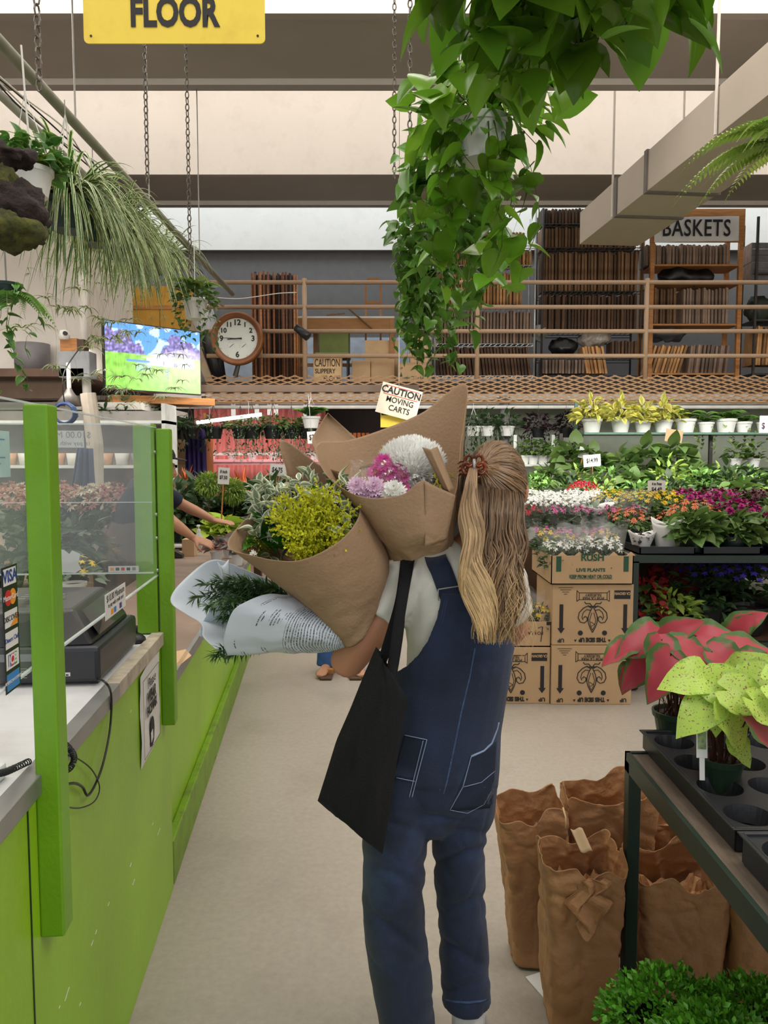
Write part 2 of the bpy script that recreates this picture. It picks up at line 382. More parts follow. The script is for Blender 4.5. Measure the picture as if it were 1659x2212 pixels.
# lower walls under the mezzanine
struct(bx('wall_right_display', (1.2,11.0,0), (9,11.1,DECK-.16), M_sagewall))
struct(bx('wall_left_booth', (-9,8.15,2.5), (-3.3,8.27,4.02), M_white))
struct(bx('wall_booth_side', (-3.42,8.27,2.5), (-3.3,9.9,4.02), M_white))
struct(bx('trim_8', (-9,8.05,3.98), (-3.2,8.3,4.08), M_white))
struct(bx('trim_9', (-9,7.6,2.43), (-3.05,9.9,2.51), M_darkwood))
struct(bx('trim_10', (-9,7.75,2.22), (-3.3,7.9,2.43), M_deck))
struct(bx('trim_11', (-9,8.0,2.12), (-2.6,9.9,2.2), M_white))
# steel columns below the deck
for i,(px) in enumerate((335, 1090)):
    p = P(px, 900, 9.9); MB().cyl((p.x,9.9,0),(p.x,9.9,DECK-.2),.07,n=16).build('trim_%d'%(12+i), M_steel, smooth=True)['kind']='structure'
# pipes below the deck front
for i,(z,y) in enumerate(((2.33,9.93),(2.27,9.8))):
    o = MB().cyl((-4.4,y,z),(8.8,y,z),.025,n=10).build('overhead_pipe', mat('pipe_white','#c9c6c0',.5), smooth=True)
    tag(o, ('upper' if i==0 else 'lower')+' of two long pale pipes running under the edge of the mezzanine','pipe')
# railing
rail = empty('mezzanine_railing',(0,MZ-.05,DECK),0,'brown painted pipe railing along the upper level','railing')
zs=[P(829,y,MZ).z-DECK for y in (612,665,717,770)]
for i,z in enumerate(zs): MB().cyl((-2.35,0,z),(8.9,0,z),.028,n=12).build('rail', M_brownpaint, rail, smooth=True)
for px in (659,1030,1393,1760): 
    x=P(px,700,MZ).x; MB().cyl((x,0,0),(x,0,zs[0]+.05),.032,n=12).build('post', M_brownpaint, rail, smooth=True)
for px in (760,): 
    x=P(px,700,MZ).x
# expanded metal apron below the railing: real crossing strands leaning inwards
em = MB(); x0,x1=P(450,840,MZ).x,8.9; zt,zb=P(829,812,MZ).z, P(829,872,MZ).z
def strand(a,b): em.cyl(a,b,.0115,n=4,cap=False)
n=0; x=x0-2
L=1.15
while x<x1+.1:
    for s in (1,-1):
        a=Vector((x,0,0)); 
        pa=(x,MZ-.04,zt); pb=(x+s*L,MZ-.26,zb)
        if s<0: pa=(x+L,MZ-.04,zt); pb=(x,MZ-.26,zb)
        # clip to x0..x1
        A=Vector(pa);B=Vector(pb)
        t0,t1=0,1; d=B.x-A.x
        ta=(x0-A.x)/d; tb=(x1-A.x)/d; lo,hi=min(ta,tb),max(ta,tb); t0=max(0,lo); t1=min(1,hi)
        if t1>t0: strand(A+(B-A)*t0, A+(B-A)*t1)
    x+=.185
em.cyl((x0,MZ-.26,zb),(x1,MZ-.26,zb),.012,n=5)
tag(em.build('expanded_metal_apron', M_mesh), 'brown diamond expanded metal mesh along the upper level edge', 'metal mesh')
# duct
dv = Vector((-.1,1,0)).normalized(); dr = Vector((dv.y,-dv.x,0))
far = P(1252,528,9.0); DL=8.0
duct = empty('air_duct',(far.x,far.y,far.z), math.atan2(-dv.x,dv.y)*1.0,'big painted rectangular air duct hanging at upper right','duct')
def dsec(y0,y1,g=0,nm='duct_section',m=None): return bx(nm,(-g,y0,-g),(.72+g,y1,.37+g), m or M_duct, duct, bevel=.003)
ys=[0,-1.05,-1.75,-4.2,-8.0]
for a,b in zip(ys[1:],ys[:-1]): dsec(a,b-.0)
for y in ys[1:4]: dsec(y-.03,y+.03,.015,'flange',M_duct if y<-1.9 else M_ductseam)
for y in (-1.0,-3.0,-4.6):
    for x in (-.02,.74): MB().cyl((x,y,0),(x,y,3.0 if y<-2 else 2.4),.012,n=6).build('hanger_rod', M_white, duct)
# chains
def chain(p, z1, z0, s=.02, nm='hanging_chain', label='', m=M_chain):
    mb=MB(); z=z1; k=0; wx,wy=.35*s,.0
    while z>z0:
        h=s*.75; r=s*.13; pts=[]
        for i in range(8):
            a=2*math.pi*i/8; u=math.cos(a)*wx; v=math.sin(a)*h
            pts.append((p[0]+(u if k%2 else u*.4), p[1]+(0 if k%2 else u), z+v))
        pts.append(pts[0]); mb.tube(pts, r, 4, False); z-=1.25*s; k+=1
    o=mb.build(nm,m); tag(o,label,'chain'); return o
for px,y0,y1,Y,s,lab in ((78,-30,192,3.5,.05,'leftmost pale chain hanging beside the yellow sign'),(312,96,400,4.5,.04,'pale chain under the left part of the yellow sign'),
    (402,96,600,4.8,.04,'dark long chain hanging under the right part of the yellow sign'),(852,35,380,4.8,.04,'dark chain hanging left of the trailing pothos'),(886,-30,340,4.0,.04,'pale chain hanging just left of the trailing pothos leaves')):
    a=P(px,y0,Y); b=P(px,y1,Y); chain((a.x,Y), 6.9 if Y<5.9 else 5.22, b.z, s*.75, label=lab)
# yellow sign
sg = empty('hanging_floor_sign', P(377,94,3.2),0,'yellow hanging sign with black FLOOR lettering, cut by the frame top','sign')
w=.375; pts=[]
for cx,cz,a0 in ((w-.02,.02,-90),(w-.02,.33,0),(-w+.02,.33,90),(-w+.02,.02,180)):
    for k in range(5): a=R(a0+k*22.5); pts.append((cx+.02*math.cos(a),0,cz+.02*math.sin(a)))
MB().prism(pts,(0,.006,0)).build('sign_panel', M_yellow, sg)
text('FLOOR','lettering',M_ink,sg,(0,-.002,.118),.158,bold=.006,sx=.72)
for x in (-w+.03,w-.03): MB().cyl((x,-.002,.03),(x,.002,.03),.005,n=8).build('screw',M_ink,sg)
# ------------------------------------------------------------------ the cash counters on the left
CA = math.atan(.093); CO = Vector((-.538,0,0)); cd_ = Vector((-math.sin(CA), math.cos(CA), 0)); cn = Vector((math.cos(CA), math.sin(CA), 0))
def FP(px, py, off=0.0):               # seen point on the aisle face of the counter (local x = off) -> local coordinates
    v = ray(px,py); o = CO+cn*off; k = (o-CAMP).dot(cn)/v.dot(cn); w = CAMP+v*k; r = w-CO
    return Vector((off, r.dot(cd_), w.z))
def CL(p): return CO+cn*p[0]+cd_*p[1]+Vector((0,0,p[2]))
E1 = FP(377,1995).y
ct = empty('cash_counter', CO, CA, 'lime green cash counter with white top, nearest on the left','counter')
MB().box((-.8,.2,0),(0,E1,.955)).build('cabinet_body', M_green, ct, bevel=.003)
M_top = mat('white_laminate','#d5d6d6',.3,var=.03,dirt='#9a948c',dscale=6,damt=.3)
bx('worktop',(-.82,.2,.955),(.004,E1+.0,.995), M_top, ct, .002)
bx('metal_edge',(-.028,.2,.96),(.012,1.95,.999), M_steel, ct, .002)
bx('wooden_edge',(-.028,1.95,.958),(.012,E1,1.002), mat('worn_painted_edge','#b5aa98',.6,var=.2,scale=20,dirt='#6d5f50',dscale=14,damt=.7), ct, .002)
for y in (FP(60,1800).y,): bx('panel_seam',(0,y-.002,.0),(.002,y+.002,.95),M_dgreenmetal,ct)
for px,py,l in ((345,1790,14),(283,1865,8),(290,1900,12),(235,1950,7),(208,2010,8),(200,2033,10),(148,2135,28),(128,2175,4),(173,2168,5),(330,1778,5),(283,1534,6)):
    a=FP(px,py,.0003); b=FP(px-l*.3,py+l,.0003); MB().prism([a,a+Vector((0,.004,0)),b+Vector((0,.003,0)),b],(.001,0,0)).build('paint_scratch', M_paper, ct)
t2 = empty('work_counter', CO, CA, 'lime green second counter with worn brown worktop running away down the aisle','counter')
E2 = 6.05
MB().box((-.62,E1+.02,0),(-.035,E2,.74)).build('cabinet_body', M_green, t2, bevel=.003)
MB().box((-.035,E1+.02,0),(.0,E2,.17)).build('kick_board', mat('scuffed_green_kickboard','#6f9416',.5,dirt='#5b5438',dscale=9,damt=.75,bump=.2), t2, bevel=.006)
bx('worktop',(-.66,E1+.02,.745),(-.0,E2+.5,.79), mat('worn_brown_worktop','#7e6a5c',.5,var=.15,scale=3,dirt='#a58e7a',dscale=5,damt=.4), t2, .002)
bx('metal_edge',(-.01,E1+.02,.75),(.008,E2,.795), M_steel, t2)
bx('end_panel',(-.62,E2,0),(-.04,E2+.5,.745), M_green, t2)
# screen posts
def post(y, lab, w=.055):
    p = FP(y[0],y[1]); o = MB().box((-.0,-w/2,.672),(.045,w/2,1.70)).build('screen_post', M_greenpost, bevel=.004)
    o.location = CO+cd_*p.y; o.rotation_euler=(0,0,CA); tag(o,lab,'post'); return p.y
Y1 = post((88,1700),'lime green wooden screen post nearest on the left, its foot low on the counter')
Y2 = post((352,1500),'lime green wooden screen post at the far end of the cash counter, beside the aisle')
o=MB().box((-.075,-.02,.999),(-.005,.02,1.715)).build('screen_post', M_greenpost, bevel=.003); o.location=CO+cd_*(Y2-.01); o.rotation_euler=(0,0,CA)
tag(o,'second lime green upright standing on the counter end behind the bolted acrylic sheet','post')
for z in (.2,.6): pass
M_glass = glassmat('acrylic', (.98,.99,.985,1), .05, .02, .03)
M_gedge = mat('acrylic_edge','#e4ecec',.2,alpha=.55)
s1 = empty('acrylic_screen', CO, CA, 'clear acrylic screen along the counter edge with card stickers','screen')
bx('sheet',(-.008,.9,1.2),(-.003,Y2,1.705), M_glass, s1)
bx('sheet_edge',(-.009,.9,1.197),(-.002,Y2,1.2015), M_gedge, s1); bx('sheet_edge',(-.009,.9,1.703),(-.002,Y2,1.7065), M_gedge, s1)
for z in (1.62,1.41,1.33,1.22): MB().cyl((-.002,Y2-.045,z),(.003,Y2-.045,z),.006,n=10).build('bolt',M_steel,s1)
s2 = empty('acrylic_screen', CO, CA, 'clear acrylic screen crossing the far end of the cash counter, papers taped on it','screen')
bx('sheet',(-1.5,Y2-.06,1.215),(-.01,Y2-.055,1.712), M_glass, s2)
bx('sheet_edge',(-1.5,Y2-.061,1.212),(-.01,Y2-.054,1.2165), M_gedge, s2); bx('sheet_edge',(-1.5,Y2-.061,1.7105),(-.01,Y2-.054,1.7155), M_gedge, s2)
bx('sheet_edge',(-1.5,Y2-.061,1.452),(-.01,Y2-.054,1.4545), M_gedge, s2)
# stickers on the aisle screen
def aisle_card(name,lab,cat,pa,pb,m,off=.0):
    a=FP(*pa,off); b=FP(*pb,off); e=empty(name,CL((off,(a.y+b.y)/2,(a.z+b.z)/2)),CA,lab,cat)
    w=abs(b.y-a.y); h=abs(a.z-b.z); bx('sheet',(0,-w/2,-h/2),(.001,w/2,h/2),m,e); return e,w,h
AR=(R(90),0,R(90))
def at_(s,n,m,e,y,z,size,**k): return text(s,n,m,e,(.0013,y,z),size,AR,depth=.0002,**k)
e,w,h = aisle_card('payment_sticker','black strip of payment card logos beginning with VISA, beside the near post','sticker',(2,1228),(44,1478),M_black)
e.location += cn*0
hh=h/6
M_blue=mat('logo_blue','#2a3f8a',.5,var=0); M_red=mat('logo_red','#c8202a',.5,var=0); M_orng=mat('logo_orange','#e8902a',.5,var=0); M_amex=mat('card_blue','#3b7fc0',.5,var=0)
for k,s in enumerate(('VISA','MasterCard','DISCOVER','Diners Club','JCB','AMERICAN EXPRESS')):
    z=h/2-hh*(k+.5); bx('card_logo',(.001,-w*.42,z-hh*.4),(.0012,w*.42,z+hh*.4), M_amex if k==5 else (M_black if k==1 else M_paper), e)
    if k==1:
        for y,mm in ((-w*.15,M_red),(w*.15,M_orng)): MB().cyl((.0012,y,z),(.0015,y,z),hh*.38,n=20).build('logo_disc',mm,e)
    if k==2: MB().prism([(.0013,-w*.1,z-hh*.38),(.0013,w*.4,z-hh*.38),(.0013,w*.4,z+hh*.1)],(.0003,0,0)).build('logo_corner',M_orng,e)
    if k==4:
        for j,mm in enumerate((M_blue,M_red,mat('logo_green','#2f8a3a',.5,var=0))): bx('logo_bar',(.0012,-w*.3+j*w*.2,z-hh*.3),(.0016,-w*.3+j*w*.2+w*.17,z+hh*.3),mm,e)
    t=at_(s,'lettering', M_blue if k in (0,3) else (M_paper if k in (1,4,5) else M_ink), e, 0, z, {0:.03,1:.013,2:.014,3:.012,4:.024,5:.008}[k], bold=.0006 if k in(0,4) else 0); t.location.x=.0018
e,w,h = aisle_card('minimum_charge_sticker','small white sticker reading ten dollar minimum at the screen bottom edge','sticker',(226,1286),(271,1308),M_paper)
at_('$10.00 Minimum','lettering',M_ink,e,0,h*.28,.026); at_('to pay with credit card','lettering',M_ink,e,0,0,.0165)
for j,mm in enumerate((M_orng,M_amex,M_paper,M_blue)): bx('card_logo',(.001,-.05+j*.028,-h*.42),(.0016,-.05+j*.028+.022,-h*.2),mm,e)
e,w,h = aisle_card('notice_card','pale blue notice card on the screen left of the near post','card',(-60,925),(22,1030),mat('pale_blue_card','#bcd5dc',.5),-.012)
for k in range(5): bx('printed_line',(.001,-w*.35,h*.3-k*h*.13),(.0014,w*.35-(k%3)*.02,h*.33-k*h*.13),mat('printed_blue','#5f8fae',.5),e)
e,w,h = aisle_card('card_strip','dark blue and white strip sign standing just behind the near post','sign',(64,905),(77,1080),mat('navy_card','#1b2540',.5),-.02)
at_('VISA','lettering',M_paper,e,0,-h*.4,.012)
bx('lower_strip',(0,-w/2,-h/2-.25),(.001,w/2,-h/2),M_paper,e)
# papers on the crossing screen (seen through it)
def cross_card(name,lab,cat,pa,pb,m):
    yy=Y2-.05; o=CO+cd_*yy
    def q(px,py):
        v=ray(px,py); k=(o-CAMP).dot(cd_)/v.dot(cd_); ww=CAMP+v*k; r=ww-CO; return r.dot(cn), ww.z
    a=q(*pa); b=q(*pb); e=empty(name,CL(((a[0]+b[0])/2,yy,(a[1]+b[1])/2)),CA,lab,cat); w=abs(a[0]-b[0]); h=abs(a[1]-b[1]); return e,w,h
e,w,h=cross_card('taped_notice','white notice whose lettering shows mirrored, taped high on the crossing screen','sign',(76,930),(182,967),M_paper)
bx('sheet',(-w/2,-.001,-h/2),(w/2,0,h/2),M_paper,e)
for s,z,sz in (('$10.00 Minimum',.013,.03),('to pay with credit card',-.014,.021)):
    t=text(s,'lettering',mat('faint_ink','#8d8d8f',.7,var=0),e,(0,-.0015,z),sz,depth=.0001); t.scale=(-1,1,1)
e,w,h=cross_card('torn_paper','torn white paper taped low on the crossing screen','paper',(112,1187),(176,1237),M_paper)
MB().prism([(-w/2,0,h*.4),(-w*.1,0,h*.5),(w*.1,0,h*.3),(w*.2,0,h*.45),(w*.48,0,h*.3),(w*.4,0,-h*.1),(w*.5,0,-h*.35),(w*.3,0,-h*.5),(-w/2,0,-h*.45)],(0,-.001,0)).build('sheet',M_paper,e)
e,w,h=cross_card('card_logo_strip','thin white strip of small card logos on the crossing screen','sticker',(234,1223),(300,1235),M_paper)
bx('sheet',(-w/2,-.001,-h/2),(w/2,0,h/2),M_paper,e)
for j,mm in enumerate((M_orng,M_ink,M_red,M_ink,M_steel)): bx('card_logo',(-w*.44+j*w*.18,-.0016,-h*.25),(-w*.44+j*w*.18+w*.12,-.001,h*.25),mm,e)
# cash register
rg = empty('cash_register', CL((-.04,1.95,.995)), CA,'black cash register standing on the white counter behind the screen','cash register')
M_reg=mat('register_plastic','#24262b',.35,var=.05); M_reg2=mat('register_hood','#1b1c1f',.3,var=.05); M_win=mat('display_glass','#3a3d3c',.08)
mb=MB(); prof=[(-.55,0),(0,0),(0,.1),(-.02,.108),(-.55,.108)]
mb.box((-.55,0,.008),(0,.42,.105)); mb.build('drawer_base',M_reg,rg,bevel=.012)
mb=MB(); mb.add([(-.5,.0,.105),(-.02,.02,.105),(-.02,.40,.105),(-.5,.41,.105),(-.46,.07,.185),(-.085,.07,.195),(-.085,.37,.205),(-.46,.38,.205)],[(3,2,1,0),(4,5,6,7),(0,1,5,4),(1,2,6,5),(2,3,7,6),(3,0,4,7)]); mb.build('hood',M_reg2,rg,bevel=.008)
mb=MB(); mb.add([(-.027,.07,.116),(-.027,.36,.116),(-.076,.35,.19),(-.076,.09,.18)],[(0,1,2,3)]); o=mb.build('display_window',M_win,rg); o.location=(.009,0,.006)
bx('rubber_foot',(-.03,.02,0),(-.01,.04,.01),M_black,rg)
g=MB()
for i in range(7):
    g.box((-.45+i*.045,.16,.2055),(-.425+i*.045,.17,.208)); g.box((-.45+i*.045,.19,.2055),(-.425+i*.045,.20,.208)); g.box((-.45+i*.045,.22,.2055),(-.425+i*.045,.23,.208))
g.build('vent_slots',M_steel,rg)
bx('grey_plate',(-.27,-.001,.07),(-.12,0,.09),mat('grey_plate','#77787c',.4),rg)
text('CASIO','lettering',M_paper,rg,(-.145,-.0015,.052),.013,bold=.0006)
for k in range(5): bx('fine_print',(-.24,-.0013,.05-k*.006),(-.185,-.0005,.0515-k*.006),M_steel,rg)
bx('barcode_label',(-.15,-.0013,.028),(-.075,-.0003,.038),M_paper,rg)
for k in range(16): bx('barcode_bar',(-.147+k*.0044,-.0017,.029),(-.147+k*.0044+.0016+.001*(k%3),-.001,.034),M_ink,rg)
# bell-like black stand past the register
lp=CL((-.055,2.42,.998)); bl=empty('suction_stand',lp,0,'small black round stand on the counter end beyond the register','stand')
MB().lathe([(0,0),(.032,0),(.03,.012),(.018,.024),(.006,.03),(0,.03)],20).build('base',M_black,bl,smooth=True)
MB().lathe([(0,.028),(.006,.028),(.006,.052),(.0,.054)],12).build('stem',M_black,bl,smooth=True)
# white trays/papers at the near end
wp=empty('receipt_printer',CL((-.17,1.08,.996)),CA,'white printer with a grey window on the counter at the left frame edge','printer')
MB().prism([(-.2,0,0),(.1,.02,0),(.12,.3,0),(-.2,.34,0)],(0,0,.03)).build('body',M_top,wp,bevel=.006); bx('grey_window',(-.15,.12,.0301),(.05,.2,.032),mat('grey_window','#8c9490',.2),wp)
# cables
def cable(name,pts,r,lab,cat='cable',coil=0,m=M_black):
    q=spline(pts,8); mb=MB()
    if coil:
        out=[]; 
        dense=spline(pts,60)
        for i,p in enumerate(dense):
            t=(dense[min(i+1,len(dense)-1)]-dense[max(i-1,0)]).normalized(); u=t.orthogonal().normalized(); w=t.cross(u); a=i*.75; out.append(p+(u*math.cos(a)+w*math.sin(a))*coil)
        q=out
    mb.tube(q,r,6); o=mb.build(name,m,smooth=True); return tag(o,lab,cat)
def F3(l,off=.012): return [CL(FP(x,y,off+(0.004*(i%2)))) for i,(x,y) in enumerate(l)]
cable('power_cable',[CL((-.06,1.99,1.0))]+F3([(226,1473),(240,1500),(238,1570),(225,1640),(208,1690),(190,1718),(178,1700),(160,1692),(128,1698),(104,1702)]),.003,'thick black cable looping from the register down the green counter face')
cable('power_cable',F3([(98,1610),(130,1625),(170,1640),(200,1665),(215,1700),(205,1730),(175,1745),(140,1742),(104,1728)]),.0016,'thin black cable loop low on the counter beside the near post')
cable('phone_cord',F3([(100,1600),(120,1598),(145,1612),(160,1635),(150,1660),(120,1668),(100,1655)],.02),.0012,'black coiled cord looping beside the near green post','cord',coil=.006)
cable('phone_cord',F3([(-10,1672),(10,1668),(30,1660),(62,1645)],-.03),.0012,'black coiled cord on the white counter top at the left edge','cord',coil=.006)
cable('power_cable',F3([(98,1605),(112,1640),(118,1670),(100,1705)]),.004,'short fat black cable bending down beside the near post')
# face mask notice
e,w,h = aisle_card('mask_notice','white Please wear face mask notice taped to the green counter front','sign',(299,1500),(341,1600),M_paper,.002)
a=FP(299,1478,.002); b=FP(341,1595,.002)
e.location=CL((.002,(FP(299,1500).y+FP(341,1500).y)/2,.0)); zt=FP(320,1437).z; zb=FP(320,1632).z; w=FP(341,1500).y-FP(299,1500).y
for c in list(KIDS[e.name]): bpy.data.objects.remove(c)
KIDS[e.name]=[]
e.location.z=(zt+zb)/2; h=zt-zb
g=MB(); g.grid(lambda u,v:(.001+.004*math.sin(v*5+u*3)**2,(u-.5)*w,(v-.5)*h+.012*math.sin(u*2)),8,8); g.build('sheet',M_paper,e,solid=.0006)
def nt(s,y,z,sz,**k): t=at_(s,'lettering',M_ink,e,y,z,sz,**k); t.location.x=.0085
nt('Please',0,h*.33,.045,shear=.4); nt('WEAR',0,h*.17,.052,bold=.0022,sx=.8); nt('FACE MASK',0,h*.03,.043,bold=.002,sx=.62)
hd=MB(); hd.prism([(.007,.028*math.cos(a)*(1),-h*.24+.045*math.sin(a)) for a in [i*math.pi/8 for i in range(9)]]+[(.007,-.03,-h*.40),(.007,.0,-h*.42),(.007,.02,-h*.36)],(.001,0,0)); hd.build('head_symbol',M_ink,e)
hd=MB(); hd.prism([(.0082,-.027,-h*.25),(.0082,.0,-h*.23),(.0082,.004,-h*.33),(.0082,-.024,-h*.36)],(.0006,0,0)); hd.build('mask_symbol',M_paper,e)
for y,z,a,b in ((-w*.42,0,.001,h*.86),(w*.42,0,.001,h*.86)): bx('border_line',(.0075,y-.0008,-h*.43),(.008,y+.0008,h*.43),M_ink,e)
for z in (h*.43,-h*.43): bx('border_line',(.0075,-w*.42,z-.0008),(.008,w*.42,z+.0008),M_ink,e)
# ------------------------------------------------------------------ upper level: racks of basket wood, desk, clock, screen
SY = 11.3
M_slatA = mat('basket_wood_brown','#7a5a3c',.75,var=.25,scale=9,stretch=(3,3,1))
M_slatB = mat('basket_wood_tan','#b98a58',.75,var=.2,scale=9,stretch=(3,3,1))
M_slatC = mat('basket_wood_greybrown','#8a7464',.8,var=.2,scale=9,stretch=(3,3,1))
M_slatD = mat('basket_wood_dark','#59402d',.8,var=.25,scale=9,stretch=(3,3,1))
struct(bx('trim_20',(-4.2,BACK-.05,DECK),(2.0,BACK,P(700,730,BACK).z),mat('pale_blue_panel','#b9c3cf',.7)))
for m_ in (M_slatA,M_slatB,M_slatC,M_slatD):
    t_=m_.node_tree; oi=t_.nodes.new('ShaderNodeObjectInfo'); mr=t_.nodes.new('ShaderNodeMapRange'); mr.inputs['To Min'].default_value=.55; mr.inputs['To Max'].default_value=1.35
    b_=t_.nodes['Principled BSDF']; l_=b_.inputs['Base Color'].links[0].from_socket; hs=t_.nodes.new('ShaderNodeHueSaturation')
    t_.links.new(oi.outputs['Random'],mr.inputs['Value']); t_.links.new(mr.outputs[0],hs.inputs['Value']); t_.links.new(l_,hs.inputs['Color']); t_.links.new(hs.outputs[0],b_.inputs['Base Color'])
def slat_mesh(h,w=.036,d=.3):
    w*=.8; m=MB(); m.box((-w/2,0,0),(-.0015,d,h)); m.box((.0015,.006,0),(w/2,d-.01,h*.985)); return m.mesh('slat')
def slat_row(x0,x1,yt,yb,m,lab,grp,pitch=7,lean=0,jit=.02,Y=SY):
    a=P(x0,yb,Y); b=P(x1,yt,Y); h=b.z-a.z; me=slat_mesh(h,pitch*.0062); first=None; x=a.x; n=0
    while x<b.x:
        o=bpy.data.objects.new('basket_panel',me); COL.objects.link(o)
        if not me.materials: me.materials.append(m)
        o.location=(x,Y+random.uniform(0,.07),a.z); o.scale=(1,1,1-random.uniform(0,jit*3)); o.rotation_euler=(0,lean+random.uniform(-.012,.012),0)
        tag(o,lab,'basket panel',grp); x+=pitch*SY/F; n+=1
    return n
def shelf_rack(x0,x1,yt,yb,levels,m,lab,wire=True,Y=SY,nm='wire_rack',pw=.016):
    a=P(x0,yb,Y); b=P(x1,yt,Y); z0=DECK; e=empty(nm,((a.x+b.x)/2,Y,z0),0,lab,'rack'); w=(b.x-a.x)/2; H=b.z-z0
    for sx in (-w,w):
        for y in (-.04,.4): bx('post',(sx-pw,y-pw,0),(sx+pw,y+pw,H),m,e) if not wire else MB().cyl((sx,y,0),(sx,y,H),.016,n=8).build('post',m,e,smooth=True)
    for ly in levels:
        z=P(829,ly,Y).z-z0
        if z<0.02: z=.03
        s=MB()
        if wire:
            for y in (-.04,.4): s.cyl((-w,y,z-.005),(w,y,z-.005),.006,n=5); s.cyl((-w,y,z-.045),(w,y,z-.045),.006,n=5)
            k=-w
            while k<w: s.cyl((k,-.04,z-.005),(k,.4,z-.005),.004,n=4); s.cyl((k,-.04,z-.045),(k+.06,-.04,z-.005),.004,n=4); k+=.08
        else: s.box((-w,-.05,z-.03),(w,.42,z-.004))
        s.build('shelf',m,e)
    return e
M_chrome=mat('rack_chrome','#b9b9b7',.35,metal=.5); M_dkmetal=mat('dark_rack_metal','#3a3633',.5,metal=.3)
shelf_rack(938,1157,455,850,(532,574,660,743,812),M_chrome,'silver wire rack of basket panels, left of the dark rack')
shelf_rack(1167,1388,452,850,(485,536,630,714,770,812),M_dkmetal,'dark metal rack of basket panels in the middle, left of the BASKETS rack')
e=shelf_rack(1399,1600,455,850,(572,612,700,806),M_wood,'wooden rack with the BASKETS sign on top',False,nm='wooden_rack',pw=.03)
shelf_rack(1622,1760,470,850,(590,690,806),M_dkmetal,'dark metal rack at the right frame edge',False,nm='metal_rack')
A='basket panels on the silver wire rack'; B='basket panels on the dark rack'; C_='basket panels on the wooden rack'
N=0
N+=slat_row(975,1140,498,530,M_slatB,'short tan basket panel on the highest filled shelf of the silver rack',A+', highest shelf')
N+=slat_row(968,1148,540,572,M_slatB,'short tan basket panel on the second filled shelf of the silver rack',A+', second shelf')
N+=slat_row(948,1130,586,657,M_slatB,'tan basket panel standing on the third filled shelf of the silver rack',A+', third shelf')
N+=slat_row(948,1148,669,741,M_slatC,'brown basket panel standing on the fourth filled shelf of the silver rack',A+', fourth shelf')
N+=slat_row(948,1148,746,811,M_slatD,'dark leaning basket panel on the lowest shelf of the silver rack',A+', lowest shelf',lean=-.12)
N+=slat_row(1174,1300,449,484,M_slatD,'dark basket panel on the very top of the dark rack',B+', very top')
N+=slat_row(1174,1376,489,534,M_slatA,'brown basket panel on the second shelf of the dark rack',B+', second shelf')
N+=slat_row(1174,1376,541,628,M_slatA,'tall brown basket panel on the third shelf of the dark rack',B+', third shelf')
N+=slat_row(1174,1376,634,712,M_slatD,'brown basket panel on the fourth shelf of the dark rack',B+', fourth shelf')
N+=slat_row(1325,1376,735,768,M_slatD,'dark basket panel low at the right side of the dark rack',B+', low right')
N+=slat_row(1401,1578,526,571,M_slatC,'grey brown basket panel right under the BASKETS sign',C_+', upper shelf')
N+=slat_row(1401,1465,620,698,M_slatA,'brown basket panel on the left of the middle shelf of the wooden rack',C_+', middle left')
N+=slat_row(1478,1578,620,698,M_slatC,'greyish basket panel on the right of the middle shelf of the wooden rack',C_+', middle right')
N+=slat_row(1402,1470,742,805,M_slatB,'pale leaning basket panel on the low shelf of the wooden rack',C_+', low left',lean=.28)
N+=slat_row(1490,1572,742,805,M_slatC,'brown basket panel on the right of the low shelf of the wooden rack',C_+', low right',lean=.1)
N+=slat_row(1628,1700,702,788,M_slatB,'pale basket panel on the rack at the right frame edge','basket panels at the right frame edge',lean=.05)
N+=slat_row(1175,1262,775,806,M_slatC,'short brown basket panel low on the dark rack, left of the leaning pale ones',B+', low left')
N+=slat_row(1270,1318,745,806,M_slatB,'pale basket panel leaning on the low shelf of the dark rack',B+', leaning',lean=-.18)
print('SLATS',N)
# crates on the right edge, dark bags
for i,(px,py,w,h,lab) in enumerate(((1645,545,.5,.28,'grey weathered wooden crate upper right beside the BASKETS rack, topmost'),(1645,585,.5,.26,'grey weathered wooden crate upper right, just under the topmost crate'))):
    p=P(px,py+20,SY); e=empty('wooden_crate',(p.x+.1,SY,p.z),0,lab,'crate')
    for k in range(3): bx('board',(-w/2,0,k*h/3+.004),(w/2,.02,(k+1)*h/3-.004),mat('grey_board','#6e6a68',.8,var=.2,scale=8),e)
    for s in (-w/2,w/2-.02): bx('side_panel',(s,.02,0),(s+.02,.35,h),M_slatC,e)
def crumple_blob(p,r,m,seed,fl=.25):
    vs,fs=ball((0,0,0),r,12); mb=MB().add(vs,fs); me=mb.mesh(); 
    warp(me,lambda c,n:(noise.noise(c*(6/ max(r))*.5+Vector((seed,0,0)))*fl+abs(noise.noise(c*(14/max(r))*.5+Vector((0,seed,0))))*fl*.5)*max(r))
    return me
for i,(px,py,rx,rz,mm,lab) in enumerate(((1480,598,.42,.12,M_black,'black plastic bag lying under the sign on the wooden rack'),(1640,670,.2,.2,mat('dark_green_bag','#2a3326',.5),'dark green bundle on the rack at the right frame edge'),(1215,750,.2,.13,M_black,'dark bag on the low shelf of the dark rack, left'),(1285,730,.24,.14,mat('plastic_wrap','#a79c92',.25,var=.3,scale=25),'clear wrapped bundle on the low shelf of the dark rack'),(1440,722,.28,.1,mat('grey_bag','#4c4f55',.4),'grey plastic bundle on the lower shelf of the wooden rack'),(1165,720,.1,.12,mat('white_bag','#a5a39f',.4),'white bag squeezed between the silver and the dark rack'))):
    p=P(px,py,SY+.15); o=link('plastic_bag',crumple_blob(p,(rx,.15,rz),mm,i*3.1),mm,None,True); o.location=p; tag(o,lab,'bag')
